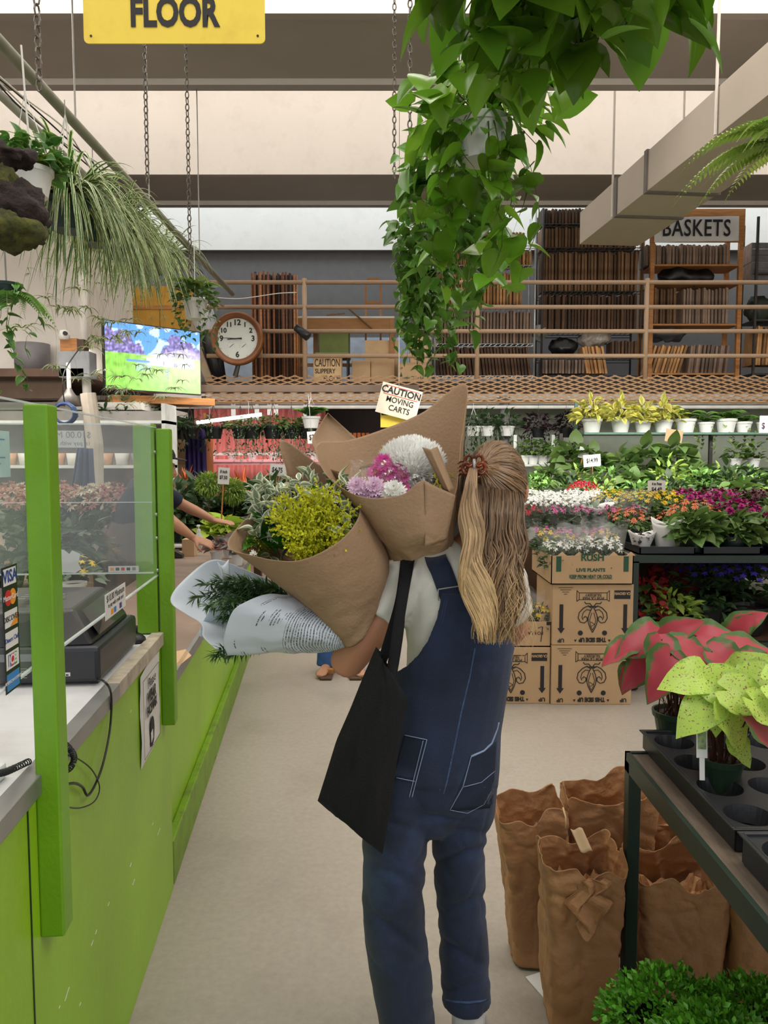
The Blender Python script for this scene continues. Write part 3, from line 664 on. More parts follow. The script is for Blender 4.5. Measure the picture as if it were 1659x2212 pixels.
# BASKETS banner
a=P(1413,522,SY-.1); b=P(1597,468,SY-.1); e=empty('baskets_banner',((a.x+b.x)/2,SY-.1,(a.z+b.z)/2),0,'white paper banner lettered BASKETS on the wooden rack','sign')
w=b.x-a.x; h=b.z-a.z
MB().grid(lambda u,v:((u-.5)*w,.006*math.sin(u*17+v*3),(v-.5)*h+.02*(u-.5)),20,4).build('banner_sheet',M_paper,e,solid=.002)
text('BASKETS','lettering',M_ink,e,(-.01,-.02,0),.34,bold=.004,sx=.72,spacing=1.08)
bx('backing_board',(-w/2-.05,.02,-h/2),(w/2+.1,.05,h/2+.12),M_wood,e)
# cane rolls
for i,(x0,x1,m0,lab) in enumerate(((548,597,'#8e5a37','left half of the tall roll of cane fencing behind the railing'),(599,640,'#7a4f36','right half roll of cane fencing behind the railing'))):
    a=P(x0,812,10.9); b=P(x1,590,10.9); r=(b.x-a.x)/2; e=empty('cane_fence_roll',((a.x+b.x)/2,10.9,DECK),0,lab,'fence roll'); H=b.z-DECK
    mm=[mat('cane_%d'%k,c,.6,var=.25,scale=6,stretch=(1,1,6)) for k,c in enumerate((m0,'#3c2a20','#b67a4a'))]
    for k in range(22):
        t=2*math.pi*k/22; rr=r*(1-.25*(k%2)); c=MB(); x=math.cos(t)*rr; y=math.sin(t)*rr; c.cyl((x,y,0),(x+random.uniform(-.01,.01),y,H-random.uniform(0,.05)),.018,n=6); c.build('cane',mm[random.choice((0,0,1,2))],e,smooth=True)
    MB().cyl((0,0,0),(0,0,H-.05),r*.75,n=16).build('inner_roll',mm[1],e)
# desk
M_desk=mat('honey_desk_wood','#9a6a36',.45,var=.15,scale=4,stretch=(1,6,6))
a=P(637,812,11.2); b=P(852,683,11.2); e=empty('wooden_desk',(a.x,11.2,DECK),0,'honey wood desk with a lower frame behind the railing','desk'); w=b.x-a.x; H=b.z-DECK
bx('desk_top',(0,0,H-.03),(w,.7,H),M_white,e,.004); bx('apron',(.02,.01,H-.2),(w-.02,.04,H-.03),M_desk,e)
for x in (0,w-.07): 
    for y in (.0,.62): bx('leg',(x,y,0),(x+.07,y+.07,H-.03),M_desk,e,.004)
bx('stretcher',(.07,.03,.35),(w-.07,.06,.4),M_desk,e); bx('side_leg',(.25,.3,0),(.32,.36,H-.1),M_desk,e)
for i,(p0,p1,lab) in enumerate((((697,677),(800,676),'flat brown plank lying along the desk top'),((748,653),(808,705),'thin brown stick leaning diagonally over the desk front'),((705,672),(745,668),'short brown stick on the desk top'))):
    A_=P(*p0,11.35 if i!=1 else 11.15)-Vector((0,0,.06)); B_=P(*p1,11.35 if i!=1 else 11.12)-Vector((0,0,.06)); tag(MB().tube([A_,B_],.014,5).build('wooden_stick',M_slatA),lab,'stick')
p=P(792,640,11.6); e=empty('wooden_ladder_frame',(p.x,11.6,DECK),0,'tall thin wooden frame standing behind the desk left of the trailing pothos','frame'); H=P(792,607,11.6).z-DECK
bx('upright',(-.03,0,0),(.0,.04,H),M_wood,e); bx('upright',(.2,0,0),(.23,.04,H),M_wood,e)
for k in range(5): bx('rung',(0,.01,.3+k*.35),(.2,.03,.34+k*.35),M_wood,e)
# green chair
M_gch=mat('olive_vinyl','#5d6a24',.45); p=P(718,800,10.75); e=empty('office_chair',(p.x,10.75,DECK),0,'olive green chair standing behind the caution box','chair')
zb=P(718,727,10.75).z-DECK; zt=P(718,748,10.75).z-DECK
bx('backrest',(-.24,.35,.5),(.24,.4,.84),M_gch,e,.02); bx('seat',(-.25,-.1,.42),(.25,.36,.48),M_gch,e,.02)
for x in (-.22,.22):
    for y in (-.06,.36): MB().cyl((x,y,0),(x,y,.84 if y>0 else .42),.012,n=8).build('leg',M_dkmetal,e,smooth=True)
# boxes upstairs
def carton(name,x0,x1,yt,yb,Y,d,m,lab,parts=None,z0=None):
    a=P(x0,yb,Y); b=P(x1,yt,Y); z=a.z if z0 is None else z0; e=empty(name,((a.x+b.x)/2,Y,z),0,lab,'box'); w=(b.x-a.x)/2; H=b.z-z
    bx('box_body',(-w,0,0),(w,d,H),m,e,.004); bx('tape',(-w-.001,-.001,H-.001),(w+.001,d*1.001,H+.001),m,e) if False else bx('flap_seam',(-w,d/2-.004,H),(w,d/2+.004,H+.001),M_slatA,e); return e,w,H
cx,w,H=carton('caution_box',677,737,768,812,10.4,.3,M_card2,'cardboard box hand lettered CAUTION SLIPPERY FLOOR on the deck edge',z0=DECK)
bx('paper_panel',(-w*.9,-.003,H*.06),(w*.9,-.0005,H*.92),mat('manila','#c9aa7c',.8),cx)
for s,z,sz,sx_,xx in (('CAUTION',.74,.15,.52,0),('SLIPPERY',.46,.09,.8,-.03),('FLOOR',.2,.11,.7,.07)): text(s,'lettering',mat('brown_ink','#3a2418',.7,var=0),cx,(xx,-.005,H*z),sz,sx=sx_,bold=.002)
carton('cardboard_box',760,800,779,812,10.8,.35,M_card,'low cardboard box on deck right of the caution box',z0=DECK)
carton('cardboard_box',801,852,775,812,10.85,.35,M_card,'cardboard box with a black strap on the deck below the trailing pothos',z0=DECK)
carton('cardboard_box',788,860,735,774,11.25,.35,M_card2,'tall cardboard box standing behind the strapped one under the trailing pothos',z0=DECK)
carton('cardboard_box',886,930,726,779,11.0,.35,M_card2,'tall cardboard box beside the silver wire rack',z0=DECK)
cx,w,H=carton('cardboard_box',860,926,783,812,10.6,.35,M_card,'cardboard box with green THIS END UP lettering near the silver wire rack',z0=DECK)
text('THIS END UP','lettering',M_greenink,cx,(0,-.003,H*.35),.055,bold=.002)
for x in (-w*.8,w*.8): text('UP','lettering',M_greenink,cx,(x,-.003,H*.75),.04); MB().prism([(x-.02,-.002,H*.4),(x+.02,-.002,H*.4),(x,-.002,H*.6)],(0,-.001,0)).build('arrow',M_greenink,cx)
# clock
CKY=9.85; c=P(513,732,CKY); ck=empty('wall_clock',c,0,'big round clock with a brown wooden rim on the railing','clock')
rr=56*CKY/F; Mx=Matrix.Rotation(R(90),3,'X')
def ring(prof,n=48): 
    return MB().lathe(prof,n,M=Mx)
M_rim=mat('polished_brown_wood','#7a4a26',.3,var=.2,scale=6)
ring([(rr*.76,.01),(rr*.8,.05),(rr*.88,.06),(rr*.92,.085),(rr*.97,.08),(rr,.04),(rr,-.03),(0,-.03)]).build('rim',M_rim,ck,smooth=True)
ring([(0,.015),(rr*.78,.015)]).build('dial',mat('dial_paper','#c9cfc8',.6,var=.03),ck)
for h in (12,1,2,3,6,9,10,11):
    a=R(90-h*30); text(str(h),'numeral',M_ink,ck,(math.cos(a)*rr*.6,-.018,math.sin(a)*rr*.6),.1 if h in (12,3,6,9) else .085,bold=.003)
for h in range(60):
    a=R(h*6); 
    if h%5==0: MB().cyl((math.cos(a)*rr*.71,-.018,math.sin(a)*rr*.71),(math.cos(a)*rr*.735,-.018,math.sin(a)*rr*.735),.003,n=4).build('hour_mark',M_ink,ck)
for ang,l,wd in ((R(177),.19,.007),(R(184),.13,.01)):
    MB().tube([(-.06*math.cos(ang),-.024,-.06*math.sin(ang)),(math.cos(ang)*l,-.024,math.sin(ang)*l)],[wd,wd*.5],5).build('clock_hand',M_ink,ck)
for x in (-.08,.08):
    for k in range(9): a=R(200+k*-28); MB().cyl((x+.045*math.cos(a),-.017,-.09+.045*math.sin(a)),(x+.052*math.cos(a),-.017,-.09+.052*math.sin(a)),.0015,n=3).build('dial_tick',M_ink,ck)
    MB().cyl((x-.02,-.018,-.11),(x+.03,-.018,-.07),.003,n=4).build('small_pointer',M_ink,ck)
bz=P(505,812,CKY).z-c.z
MB().tube([(0,.05,-rr*.9),(-.05,.06,bz)],[.03,.035],8).build('bracket',M_dkmetal,ck)
# television
tl=P(227,765,7.75); tr=P(432,780,8.5); tv=empty('television',((tl.x+tr.x)/2,(tl.y+tr.y)/2,(tl.z+tr.z)/2),0,'flat television showing a green lawn and a house under trees','television')
ang=math.atan2(tr.y-tl.y,tr.x-tl.x); tv.rotation_euler=(0,0,ang); TW=(tr-tl).length; TH=.69
tv.location.z = P(227,692,7.75).z-TH/2-.0
MB().box((-TW/2-.012,0,-TH/2-.012),(TW/2+.012,.05,TH/2+.012)).build('casing',M_black,tv,bevel=.004)
def tvcol(u,v):
    n=lambda s,o=0: noise.noise(Vector((u*s*1.7+o,v*s,o)))
    hz=.55
    if v>hz:
        tree=.74+.16*math.sin(u*5+1.2)**2+.12*n(9,3)-.30*math.exp(-((u-.5)/.12)**2)
        if .4<u<.66 and v>.68: tree-=.05
        if v<tree: b=.10+.24*(n(26,1)+.6)**2; c=(b*1.1,b*.9,b*2.2)
        else: c=(.12,.35,.85) if n(6,8)<.15 else (.55,.7,.95)
    else:
        g=.5+.25*n(12,5); c=(g*.55,g*1.25,g*.18) if n(4,9)<.25 or v<.3 else (.35,.6,.4)
    if .42<u<.93 and .40<v<.60:
        roof=.60-.14*abs(u-.6)/.2 if u<.78 else .54
        if v<max(roof,.52): c=(.62,.72,.95) if v<.5 else (.35,.45,.85)
        if .58<u<.61 and .42<v<.48 or .70<u<.74 and .40<v<.47: c=(.12,.1,.2)
    if .2<u<.45 and .43<v<.47: c=(.15,.3,.7)
    if .6<u<.65 and .22<v<.36 and n(40,2)>0: c=(.15,.15,.45)
    return c
nu,nv=96,60; mb=MB(); mb.grid(lambda u,v:((u-.5)*TW,-.002,(v-.5)*TH),nu,nv)
me=mb.mesh(); ca=me.color_attributes.new('tint','FLOAT_COLOR','POINT'); cols=[]
for j in range(nv):
    for i in range(nu): cols += list(tvcol(i/(nu-1),j/(nv-1)))+[1]
ca.data.foreach_set('color',cols)
m,t,b=nodes('screen_picture'); at=t.nodes.new('ShaderNodeAttribute'); at.attribute_name='tint'; b.inputs['Base Color'].default_value=(0.01,.01,.01,1); b.inputs['Roughness'].default_value=.2
t.links.new(at.outputs[0],b.inputs['Emission Color']); b.inputs['Emission Strength'].default_value=1.15
link('screen',me,m,tv)
# shelf under the television
a=P(215,850,7.9); b=P(462,866,8.9); sh=empty('shelf_board',((a.x+b.x)/2,8.4,a.z-.05),math.atan2(.6,b.x-a.x)*.9,'long warm wood shelf board under the television','shelf')
bx('board',(-(b.x-a.x)/2-.05,-.12,-.03),((b.x-a.x)/2+.1,.3,.05),M_wood,sh,.003)
for x in (-.5,.5): bx('bracket',(x-.02,0,.05),(x+.02,.05,tv.location.z-TH/2-sh.location.z-.01),M_black,sh)
# mustard cabinet, white wrapped thing, post behind the plants on the left of the railing
a=P(288,708,10.2); b=P(402,618,10.2); e=empty('mustard_cabinet',((a.x+b.x)/2,10.2,DECK),0,'mustard yellow cabinet behind the television and spider plants','cabinet'); w=(b.x-a.x)/2
bx('cabinet_body',(-w,0,0),(w,.4,b.z-DECK),mat('mustard','#b98a2a',.6,var=.1),e,.004); z3=P(829,668,10.2).z-DECK
bx('band',(-w-.01,-.01,z3),(w+.01,.0,z3+.05),M_wood,e); bx('door_seam',(-.003,-.003,0),(.003,0,z3),M_darkwood,e)
a=P(395,690,10.4); b=P(462,585,10.4); o=link('wrapped_unit',crumple_blob(a,((b.x-a.x)/2,.2,(b.z-a.z)/2),None,9,.08),mat('white_plastic_cover','#c9cbcd',.4,bump=.3,bscale=12),None,True); o.location=((a.x+b.x)/2,10.6,DECK+.62); o.scale=(1,1,1.9); tag(o,'white plastic wrapped bundle behind the railing left of the clock','bundle')
e=empty('leaning_post',P(455,815,10.2),0,'beige wooden post with a dark cloth leaning left of the clock','post'); e.location.z=DECK
tp=P(410,690,10.2)-P(455,815,10.2); MB().tube([(0,0,0),(tp.x,0,tp.z)],.07,4).build('timber',mat('beige_timber','#a08c74',.7),e); MB().tube([(.12,.05,0),(tp.x+.25,.05,tp.z*.9)],[.09,.14],8).build('dark_cloth',M_black,e,smooth=True)
cable('washing_line',spline([P(470,643,10.0),P(520,645,9.9),P(600,634,9.9),P(640,632,9.9)],4),.006,'thin white line strung along the railing above the clock','cord',m=M_paper)
# security camera
sc_=P(650,724,9.8); e=empty('security_camera',sc_,0,'black tube security camera on the railing above the desk','camera')
MB().tube([(-.06,0,.1),(.1,-.05,-.03)],[.05,.06],12).build('camera_body',M_black,e,smooth=True); MB().tube([(-.06,0,.1),(-.06,.1,.15)],.015,6).build('arm',M_dkmetal,e)
# booth shelf items on the left
bzp=P(70,785,8.0)
for nm,px,py,r,h,mm,lab in (('grey_planter',70,787,.18,.22,mat('grey_planter','#6d6a6b',.6),'round grey planter on the dark shelf in front of the white booth wall'),):
    p=P(px,py,7.95); p.z=2.512; e=empty(nm,p,0,lab,'planter'); H=P(px,743,7.95).z-2.512
    MB().lathe([(0,0),(r*.95,0),(r,H),(r*.93,H),(r*.9,.05),(0,.05)],28).build('pot',mm,e,smooth=True)
p=P(160,815,7.6); e=empty('electrical_box',(p.x,7.6,p.z),0,'grey square electrical box with a wooden block on top, on the booth corner','box'); H=P(160,758,7.6).z-p.z
bx('box_body',(-.16,0,0),(.16,.2,H),mat('grey_box','#8a8c90',.6),e,.01); bx('wooden_block',(-.14,.02,H),(.03,.15,H+.13),M_wood,e); bx('dark_block',(.03,.02,H),(.1,.15,H+.12),M_darkwood,e)
p=P(137,715,7.6); e=empty('dome_camera',(p.x,7.62,P(137,733,7.6).z),0,'small white dome camera on the electrical box','camera'); MB().lathe([(0,0),(.05,0),(.055,.05),(.04,.09),(0,.1)],16).build('dome',M_paper,e,smooth=True); MB().cyl((.03,-.06,.055),(.03,-.04,.055),.022,n=12).build('lens',M_black,e)
o=MB().tube([P(178,585,7.9),P(180,720,7.9),P(190,880,7.9)],.045,12).build('white_pipe',M_white,smooth=True); tag(o,'thick white vertical pipe at the booth corner behind the spider plants','pipe')
o=MB().tube([P(190,850,6.9),P(205,960,6.9),P(205,1100,6.9)],[.07,.075,.08],12).build('paper_wrapped_column',mat('wrapped_paper','#b7ad9e',.8,bump=.5,bscale=15)); tag(o,'beige wrapped column standing behind the acrylic screen','column')
p=P(150,862,6.9); e=empty('pendant_lamp',p,0,'grey cone lamp hanging below the booth shelf','lamp'); MB().lathe([(.02,.1),(.04,.06),(.13,-.06),(.12,-.06),(.03,.05)],20).build('lamp_shade',mat('lamp_grey','#77726e',.4,metal=.4),e,smooth=True); MB().cyl((0,0,.1),(0,0,.33),.02,n=8).build('stem',M_white,e); MB().lathe([(0,-.1),(.035,-.08),(.04,-.04),(0,-.03)],12).build('bulb',mat('bulb','#dedede',.3),e,smooth=True)
p=P(140,893,6.7); e=empty('blue_cable_coil',p,0,'coil of blue cable hanging under the booth shelf','cable')
for k in range(5): MB().tube([(math.cos(a)*(.085+k*.004),k*.012-.02,math.sin(a)*(.085+.008*(k%3))) for a in [i*math.pi/10 for i in range(21)]],.008,6,False).build('loop',mat('blue_cable','#1f3f6e',.4),e)
cable('hanging_line',[Vector((p.x,6.7,p.z+.08)),Vector((p.x,6.7,p.z+.35)),Vector((p.x+.05,6.95,2.62))],.006,'grey line holding the blue cable coil','cord')
# ------------------------------------------------------------------ plants: builders
G_dark=leafmat('leaf_dark_green','#3b5230'); G_mid=leafmat('leaf_mid_green','#587338'); G_light=leafmat('leaf_light_green','#8aa548'); G_lime=leafmat('leaf_lime','#a9bf45'); G_yel=leafmat('leaf_yellow_green','#b5b54a',edge='#dcd67c',edge_at=.5)
G_purple=leafmat('leaf_dark_purple','#32202a'); G_grey=leafmat('leaf_grey_green','#7c9279'); G_red=leafmat('leaf_red','#8f2a2c'); G_bright=leafmat('leaf_bright_fern','#79a452')
FL_white=leafmat('petal_white','#f6f5ee',trans=.15); FL_yellow=leafmat('petal_yellow','#e6c52a',trans=.15); FL_mag=leafmat('petal_magenta','#a51a6e',trans=.15); FL_maroon=leafmat('petal_maroon','#4f1022',trans=.1); FL_peach=leafmat('petal_peach','#dd8259',trans=.15); FL_red=leafmat('petal_red','#b81c34',trans=.15); FL_violet=leafmat('petal_violet','#372a85',trans=.2); FL_pink=leafmat('petal_pink','#d96fa8',trans=.2)
def pot(e,r,h,m,ribs=False,slots=False):
    MB().lathe([(0,0),(r*.72,0),(r*.94,h*.82),(r*1.02,h*.82),(r*1.05,h),(r*.95,h),(r*.9,h*.85),(0,h*.85)],24).build('pot',m,e,smooth=False)
    MB().lathe([(0,h*.86),(r*.9,h*.86)],16).build('soil',M_soil,e)
def f_bush(n,Rr,H,size,T=OVAL,z0=0,flat=.6,tv=.3,L=None,c=(0,0)):
    L=L or Leaves()
    for i in range(n):
        d=rdir(-.15,1); k=rng.uniform(.45,1)**.6; p=np.array([d[0]*Rr*k+c[0],d[1]*Rr*k+c[1],z0+max(0,d[2])*H*k+rng.uniform(0,.25)*H])
        o=np.array([d[0],d[1],rng.uniform(-.4,.8)]); L.leaf(T,p,o,size*rng.uniform(.6,1.2),roll=rng.uniform(-.9,.9),tint=tint(tv))
    return L
def f_trail(nv,Ln,Rr,size,T=HEART,z0=0,L=None,step=None,stems=True):
    L=L or Leaves()
    for i in range(nv):
        a=rng.uniform(0,2*math.pi); ln=Ln*rng.uniform(.35,1); r=Rr*rng.uniform(.7,1.3); pts=[]; ph=rng.uniform(0,6)
        for k in range(9):
            t=k/8; pts.append(Vector((math.cos(a)*r*min(1,t*4)+.03*math.sin(ph+t*7),math.sin(a)*r*min(1,t*4)+.03*math.cos(ph+t*6),z0+.03*(1-abs(t*6-1)) -ln*max(0,t-.12))))
        if stems: L.ribbon(pts,.0022,.0015,(.7,.8,.5))
        st=step or size*.7; m=int(ln/st)
        for j in range(m):
            t=(j+.5)/m*8; q=pts[int(t)].lerp(pts[min(8,int(t)+1)],t-int(t)); d=np.array([math.cos(a+rng.uniform(-1.8,1.8)),math.sin(a+rng.uniform(-1.8,1.8)),rng.uniform(-1.2,.1)])
            L.leaf(T,q,d,size*rng.uniform(.6,1.15),roll=rng.uniform(-.5,.5),tint=tint(.3))
    return L
def f_rosette(n,ln,w,droop=.8,z0=0,up=.9,L=None,c=(0,0),tv=.25):
    L=L or Leaves()
    for i in range(n):
        a=rng.uniform(0,2*math.pi); l=ln*rng.uniform(.6,1.1); u=up*rng.uniform(.5,1.3); dr=droop*rng.uniform(.6,1.3); pts=[]
        for k in range(8):
            t=k/7; pts.append(Vector((c[0]+math.cos(a)*l*t*.8,c[1]+math.sin(a)*l*t*.8,z0+l*(u*t-dr*t*t))))
        L.ribbon(pts,w,tint=tint(tv),side=(-math.sin(a),math.cos(a),0))
    return L
def f_fern(n,ln,z0=0,L=None,w=.04,droop=.9,up=.8,c=(0,0),dirs=None):
    L=L or Leaves()
    for i in range(n):
        a=rng.uniform(0,2*math.pi) if dirs is None else dirs[i]; l=ln*rng.uniform(.7,1.1); pts=[Vector((c[0]+math.cos(a)*l*t*.85,c[1]+math.sin(a)*l*t*.85,z0+l*(up*t-droop*t*t))) for t in [k/12 for k in range(13)]]
        L.ribbon(pts,.0018,.001,(.8,.9,.5)); c_=tint(.2)
        for k in range(1,26):
            t=k/26*12; q=pts[int(t)].lerp(pts[min(12,int(t)+1)],t-int(t)); tg=(pts[min(12,int(t)+1)]-pts[int(t)]).normalized(); sd=np.array([-math.sin(a),math.cos(a),0]); s=w*math.sin(math.pi*min(.97,k/26*.9+.12))
            for sg in (-1,1): L.leaf(NARROW,q,sd*sg+np.array(tg)*.35,s,tint=c_,roll=.2*sg,sx=1.6)
    return L
def head(L,p,r,n=14,layers=2,up=(0,0,1),T=PETAL,c=None,tv=.12,sx=1):
    up=np.asarray(up,float); up/=np.linalg.norm(up); u=np.cross(up,(0.3,.9,.1)); u/=np.linalg.norm(u); w=np.cross(up,u)
    for l in range(layers):
        e=l/max(1,layers-1)*1.15 if layers>1 else .25
        for i in range(n):
            a=2*math.pi*(i+.5*l)/n+rng.uniform(-.12,.12); d=(u*math.cos(a)+w*math.sin(a))*math.cos(e)+up*math.sin(e)
            L.leaf(T,np.asarray(p)+up*r*.08*l,d,r*(1-.45*l/max(1,layers)),up=up,tint=c or tint(tv,.03),sx=sx)
def heads_dome(n,Rr,z0,H,r,L=None,petals=9,layers=2,T=OVAL,sx=.8,c=(0,0)):
    L=L or Leaves()
    for i in range(n):
        a=i*2.399; k=math.sqrt((i+.5)/n); p=(c[0]+Rr*k*math.cos(a),c[1]+Rr*k*math.sin(a),z0+H*math.sqrt(max(0,1-k*k*.85))+rng.uniform(-.01,.01)); head(L,p,r*rng.uniform(.8,1.15),petals,layers,up=(math.cos(a)*k*.8+rng.uniform(-.2,.2),math.sin(a)*k*.8-.15,1),T=T,sx=sx)
    return L
def plant(name,lab,cat,r,h,pm,parts,loc=(0,0,0),group=None,rz=0):
    e=empty(name,loc,rz,lab,cat,group)
    if r: pot(e,r,h,pm)
    for nm,L,m in parts: L.build(nm,m,e)
    return e
def series(proto,pts,labs,grp,sc=(.85,1.15)):
    for i,p in enumerate(pts):
        s=random.uniform(*sc); place(proto,i==0,p,random.uniform(0,6.28),s,labs[i] if isinstance(labs,(list,tuple)) else labs,grp)
def sign(name,lab,px0,py0,px1,py1,Y,lines,stick=None,m=None,tilt=0,fs=.3,yaw=0):
    a=P(px0,py1,Y); b=P(px1,py0,Y); e=empty(name,((a.x+b.x)/2,Y,(a.z+b.z)/2),yaw,lab,'sign'); e.rotation_euler=(0,tilt,yaw); w=b.x-a.x; h=b.z-a.z
    bx('card',(-w/2,0,-h/2),(w/2,.004,h/2),m or M_paper,e)
    for s,x,z,sz,sxx in lines: text(s,'lettering',M_ink,e,(x*w,-.002,z*h),sz*h,sx=sxx,bold=.001)
    if stick: bx('stick',(-.006,.004,-h/2-stick),(.006,.01,h*.2),M_wood,e)
    return e
# ------------------------------------------------------------------ right side display
TZ=.94
gt=empty('display_table',(P(1365,1200,5.0).x,5.0,0),0,'dark green metal plant table on casters beside the cardboard boxes','table')
for x in (0,4.2):
    for y in (0,1.9): bx('leg',(x,y,.1),(x+.05,y+.05,TZ-.04),M_dgreenmetal,gt)
bx('top_rail',(0,0,TZ-.05),(4.25,.05,TZ-.0),M_dgreenmetal,gt); bx('table_top',(0,.05,TZ-.04),(4.25,1.95,TZ-.005),mat('mesh_bench','#3c362e',.7,bump=.3),gt)
bx('lower_shelf',(0,.05,.3),(4.25,1.95,.33),M_darkwood,gt); bx('lower_rail',(0,0,.29),(4.25,.05,.34),M_dgreenmetal,gt)
for x in (.03,4.2):
    w_=MB(); w_.cyl((x-.02,.03,.055),(x+.03,.03,.055),.052,n=16); w_.build('caster',M_black,gt,smooth=False); bx('caster_fork',(x-.03,.0,.05),(x+.04,.06,.13),M_steel,gt)
b2=empty('wooden_bench',(1.3,7.1,0),0,'low brown wooden plant bench behind the green metal table','bench')
bx('bench_top',(0.0,0,.9),(7,1.5,.94),M_darkwood,b2); 
for x in (.1,3,6): bx('leg',(x,0,0),(x+.08,.08,.9),M_darkwood,b2)
bx('front_board',(0,-.02,.45),(7,.0,.6),mat('greyed_board','#6e6257',.8,var=.15,scale=4),b2)
# upper shelves
def shelf(lab,x0,x1,y_,Y,d,m=M_chrome,dz=0):
    a=P(x0,y_,Y); b=P(x1,y_,Y); e=empty('plant_shelf',((a.x+b.x)/2,Y,a.z),0,lab,'shelf'); w=(b.x-a.x)/2
    bx('shelf_board',(-w,0,-.025),(w,d,0),m,e)
    for x in (-w,w-.04): bx('shelf_post',(x,d-.04,-a.z),(x+.04,d,1.9-a.z if a.z<1.85 else .4),m,e)
    return e,a.z
M_gshelf=mat('green_shelf_metal','#5b7a6a',.5); M_wsh=mat('white_shelf','#c8ccc6',.5)
e,zA=shelf('long pale green upper shelf with yellow green potted plants',1262,1800,934,9.0,.5,M_gshelf)
e,zB=shelf('small white shelf with four small white pots beside the hair',1120,1212,1003,9.2,.4,M_wsh)
e,zC=shelf('middle shelf of broad leaved pot plants, below the upper shelf',1225,1500,1042,8.6,.45,M_dkmetal)
e,zD=shelf('middle shelf at right with two small white pots',1560,1800,1011,8.8,.4,M_dkmetal)
def XY(px,Y): return P(px,950,Y).x
pr=plant('yellow_green_plant','','plant',.11,.15,M_potwhite,[('foliage',f_bush(110,.19,.22,.13,OVAL,.13),G_yel)],group='g'); pr['category']='plant'
series(pr,[(XY(x,9.15),9.15,zA) for x in (1278,1340,1388,1432)],['yellow green potted plant on upper shelf, leftmost of four','yellow green potted plant on upper shelf, second from its left end','yellow green potted plant on upper shelf, third from its left end','yellow green potted plant on upper shelf, beside the bright green ones'],'yellow green plants on the upper shelf')
pr=plant('leafy_green_plant','','plant',.11,.15,M_potwhite,[('foliage',f_fern(26,.26,.14,w=.06,up=1.2,droop=1.0),G_bright),('vine',f_trail(4,.3,.12,.05,HEART,.14),G_light)])
series(pr,[(XY(x,9.15),9.15,zA) for x in (1480,1524,1567,1605,1650)],['bright green fern on the upper shelf, '+q for q in ('right beside the yellow green ones','second of the ferns','middle one of the ferns','fourth of the ferns','behind the pink price card')],'bright green ferns on the upper shelf')
pr=plant('small_potted_plant','','plant',.07,.11,M_potwhite,[('foliage',f_bush(50,.09,.16,.09,OVAL,.1),G_mid)])
series(pr,[(XY(x,9.3),9.3,zB) for x in (1132,1152,1173,1193)],['small plant in white pot on the small white shelf, '+q for q in ('nearest the hair','second from the hair','third from the hair','farthest from the hair')],'small white pots on the small white shelf',(.95,1.05))
series(copy_tree(pr),[(XY(x,8.95),8.95,zD) for x in (1590,1630)],['small plant in white pot on the right middle shelf, '+q for q in ('left one','right one')],'small white pots on the right middle shelf',(.95,1.05))
pr=plant('broad_leaf_plant','','plant',.09,.12,M_potwhite,[('foliage',f_bush(46,.2,.28,.15,HEART,.12),G_mid)])
series(pr,[(XY(x,8.75),8.75,zC) for x in (1240,1280,1340,1400,1460)],['broad leaved green plant in a white pot on the middle shelf, '+q for q in ('leftmost','second from left','centre','second from right','rightmost')],'broad leaved plants on the middle shelf')
# trailing plants hanging from the pipes under the deck
HY=9.75
def hanging(proto,first,px,py,Y,lab,grp,s=1,hookz=2.3):
    p=P(px,py,Y); o=place(proto,first,p,random.uniform(0,6),s,lab,grp); return o
def add_hanger(e,h,r,zt,m=M_chrome,n=3):
    for i in range(n):
        a=2*math.pi*i/n; MB().tube([(math.cos(a)*r,math.sin(a)*r,h),(0,0,zt-.08),(0,0,zt)],.003,4).build('hanger_wire',m,e)
hp=plant('hanging_green_plant','','plant',.1,.13,M_potwhite,[('foliage',f_bush(90,.2,.2,.09,OVAL,.1),G_dark),('vines',f_trail(16,.45,.14,.06,OVAL,.14),G_dark)]); add_hanger(hp,.13,.09,.45)
for i,(px,lab) in enumerate(((1022,'dark green hanging plant just right of the paper wrap tip'),(1052,'dark green hanging plant second right of the paper wrap tip'),(1095,'dark green hanging plant in a white pot at the steel column'))): hanging(hp,i==0,px,942,HY,lab,'dark green hanging plants right of the paper wrap')
hq=plant('hanging_purple_plant','','plant',.09,.12,M_potblack,[('foliage',f_bush(110,.2,.22,.08,OVAL,.08),G_purple),('vines',f_trail(18,.4,.14,.06,OVAL,.12),G_purple)]); add_hanger(hq,.12,.08,.45,M_black)
for i,(px,lab) in enumerate(((1162,'dark purple leaved hanging plant in a black pot above the head'),(1222,'dark purple leaved hanging plant beside the yellow green ones'))): hanging(hq,i==0,px,945,HY,lab,'dark purple hanging plants')
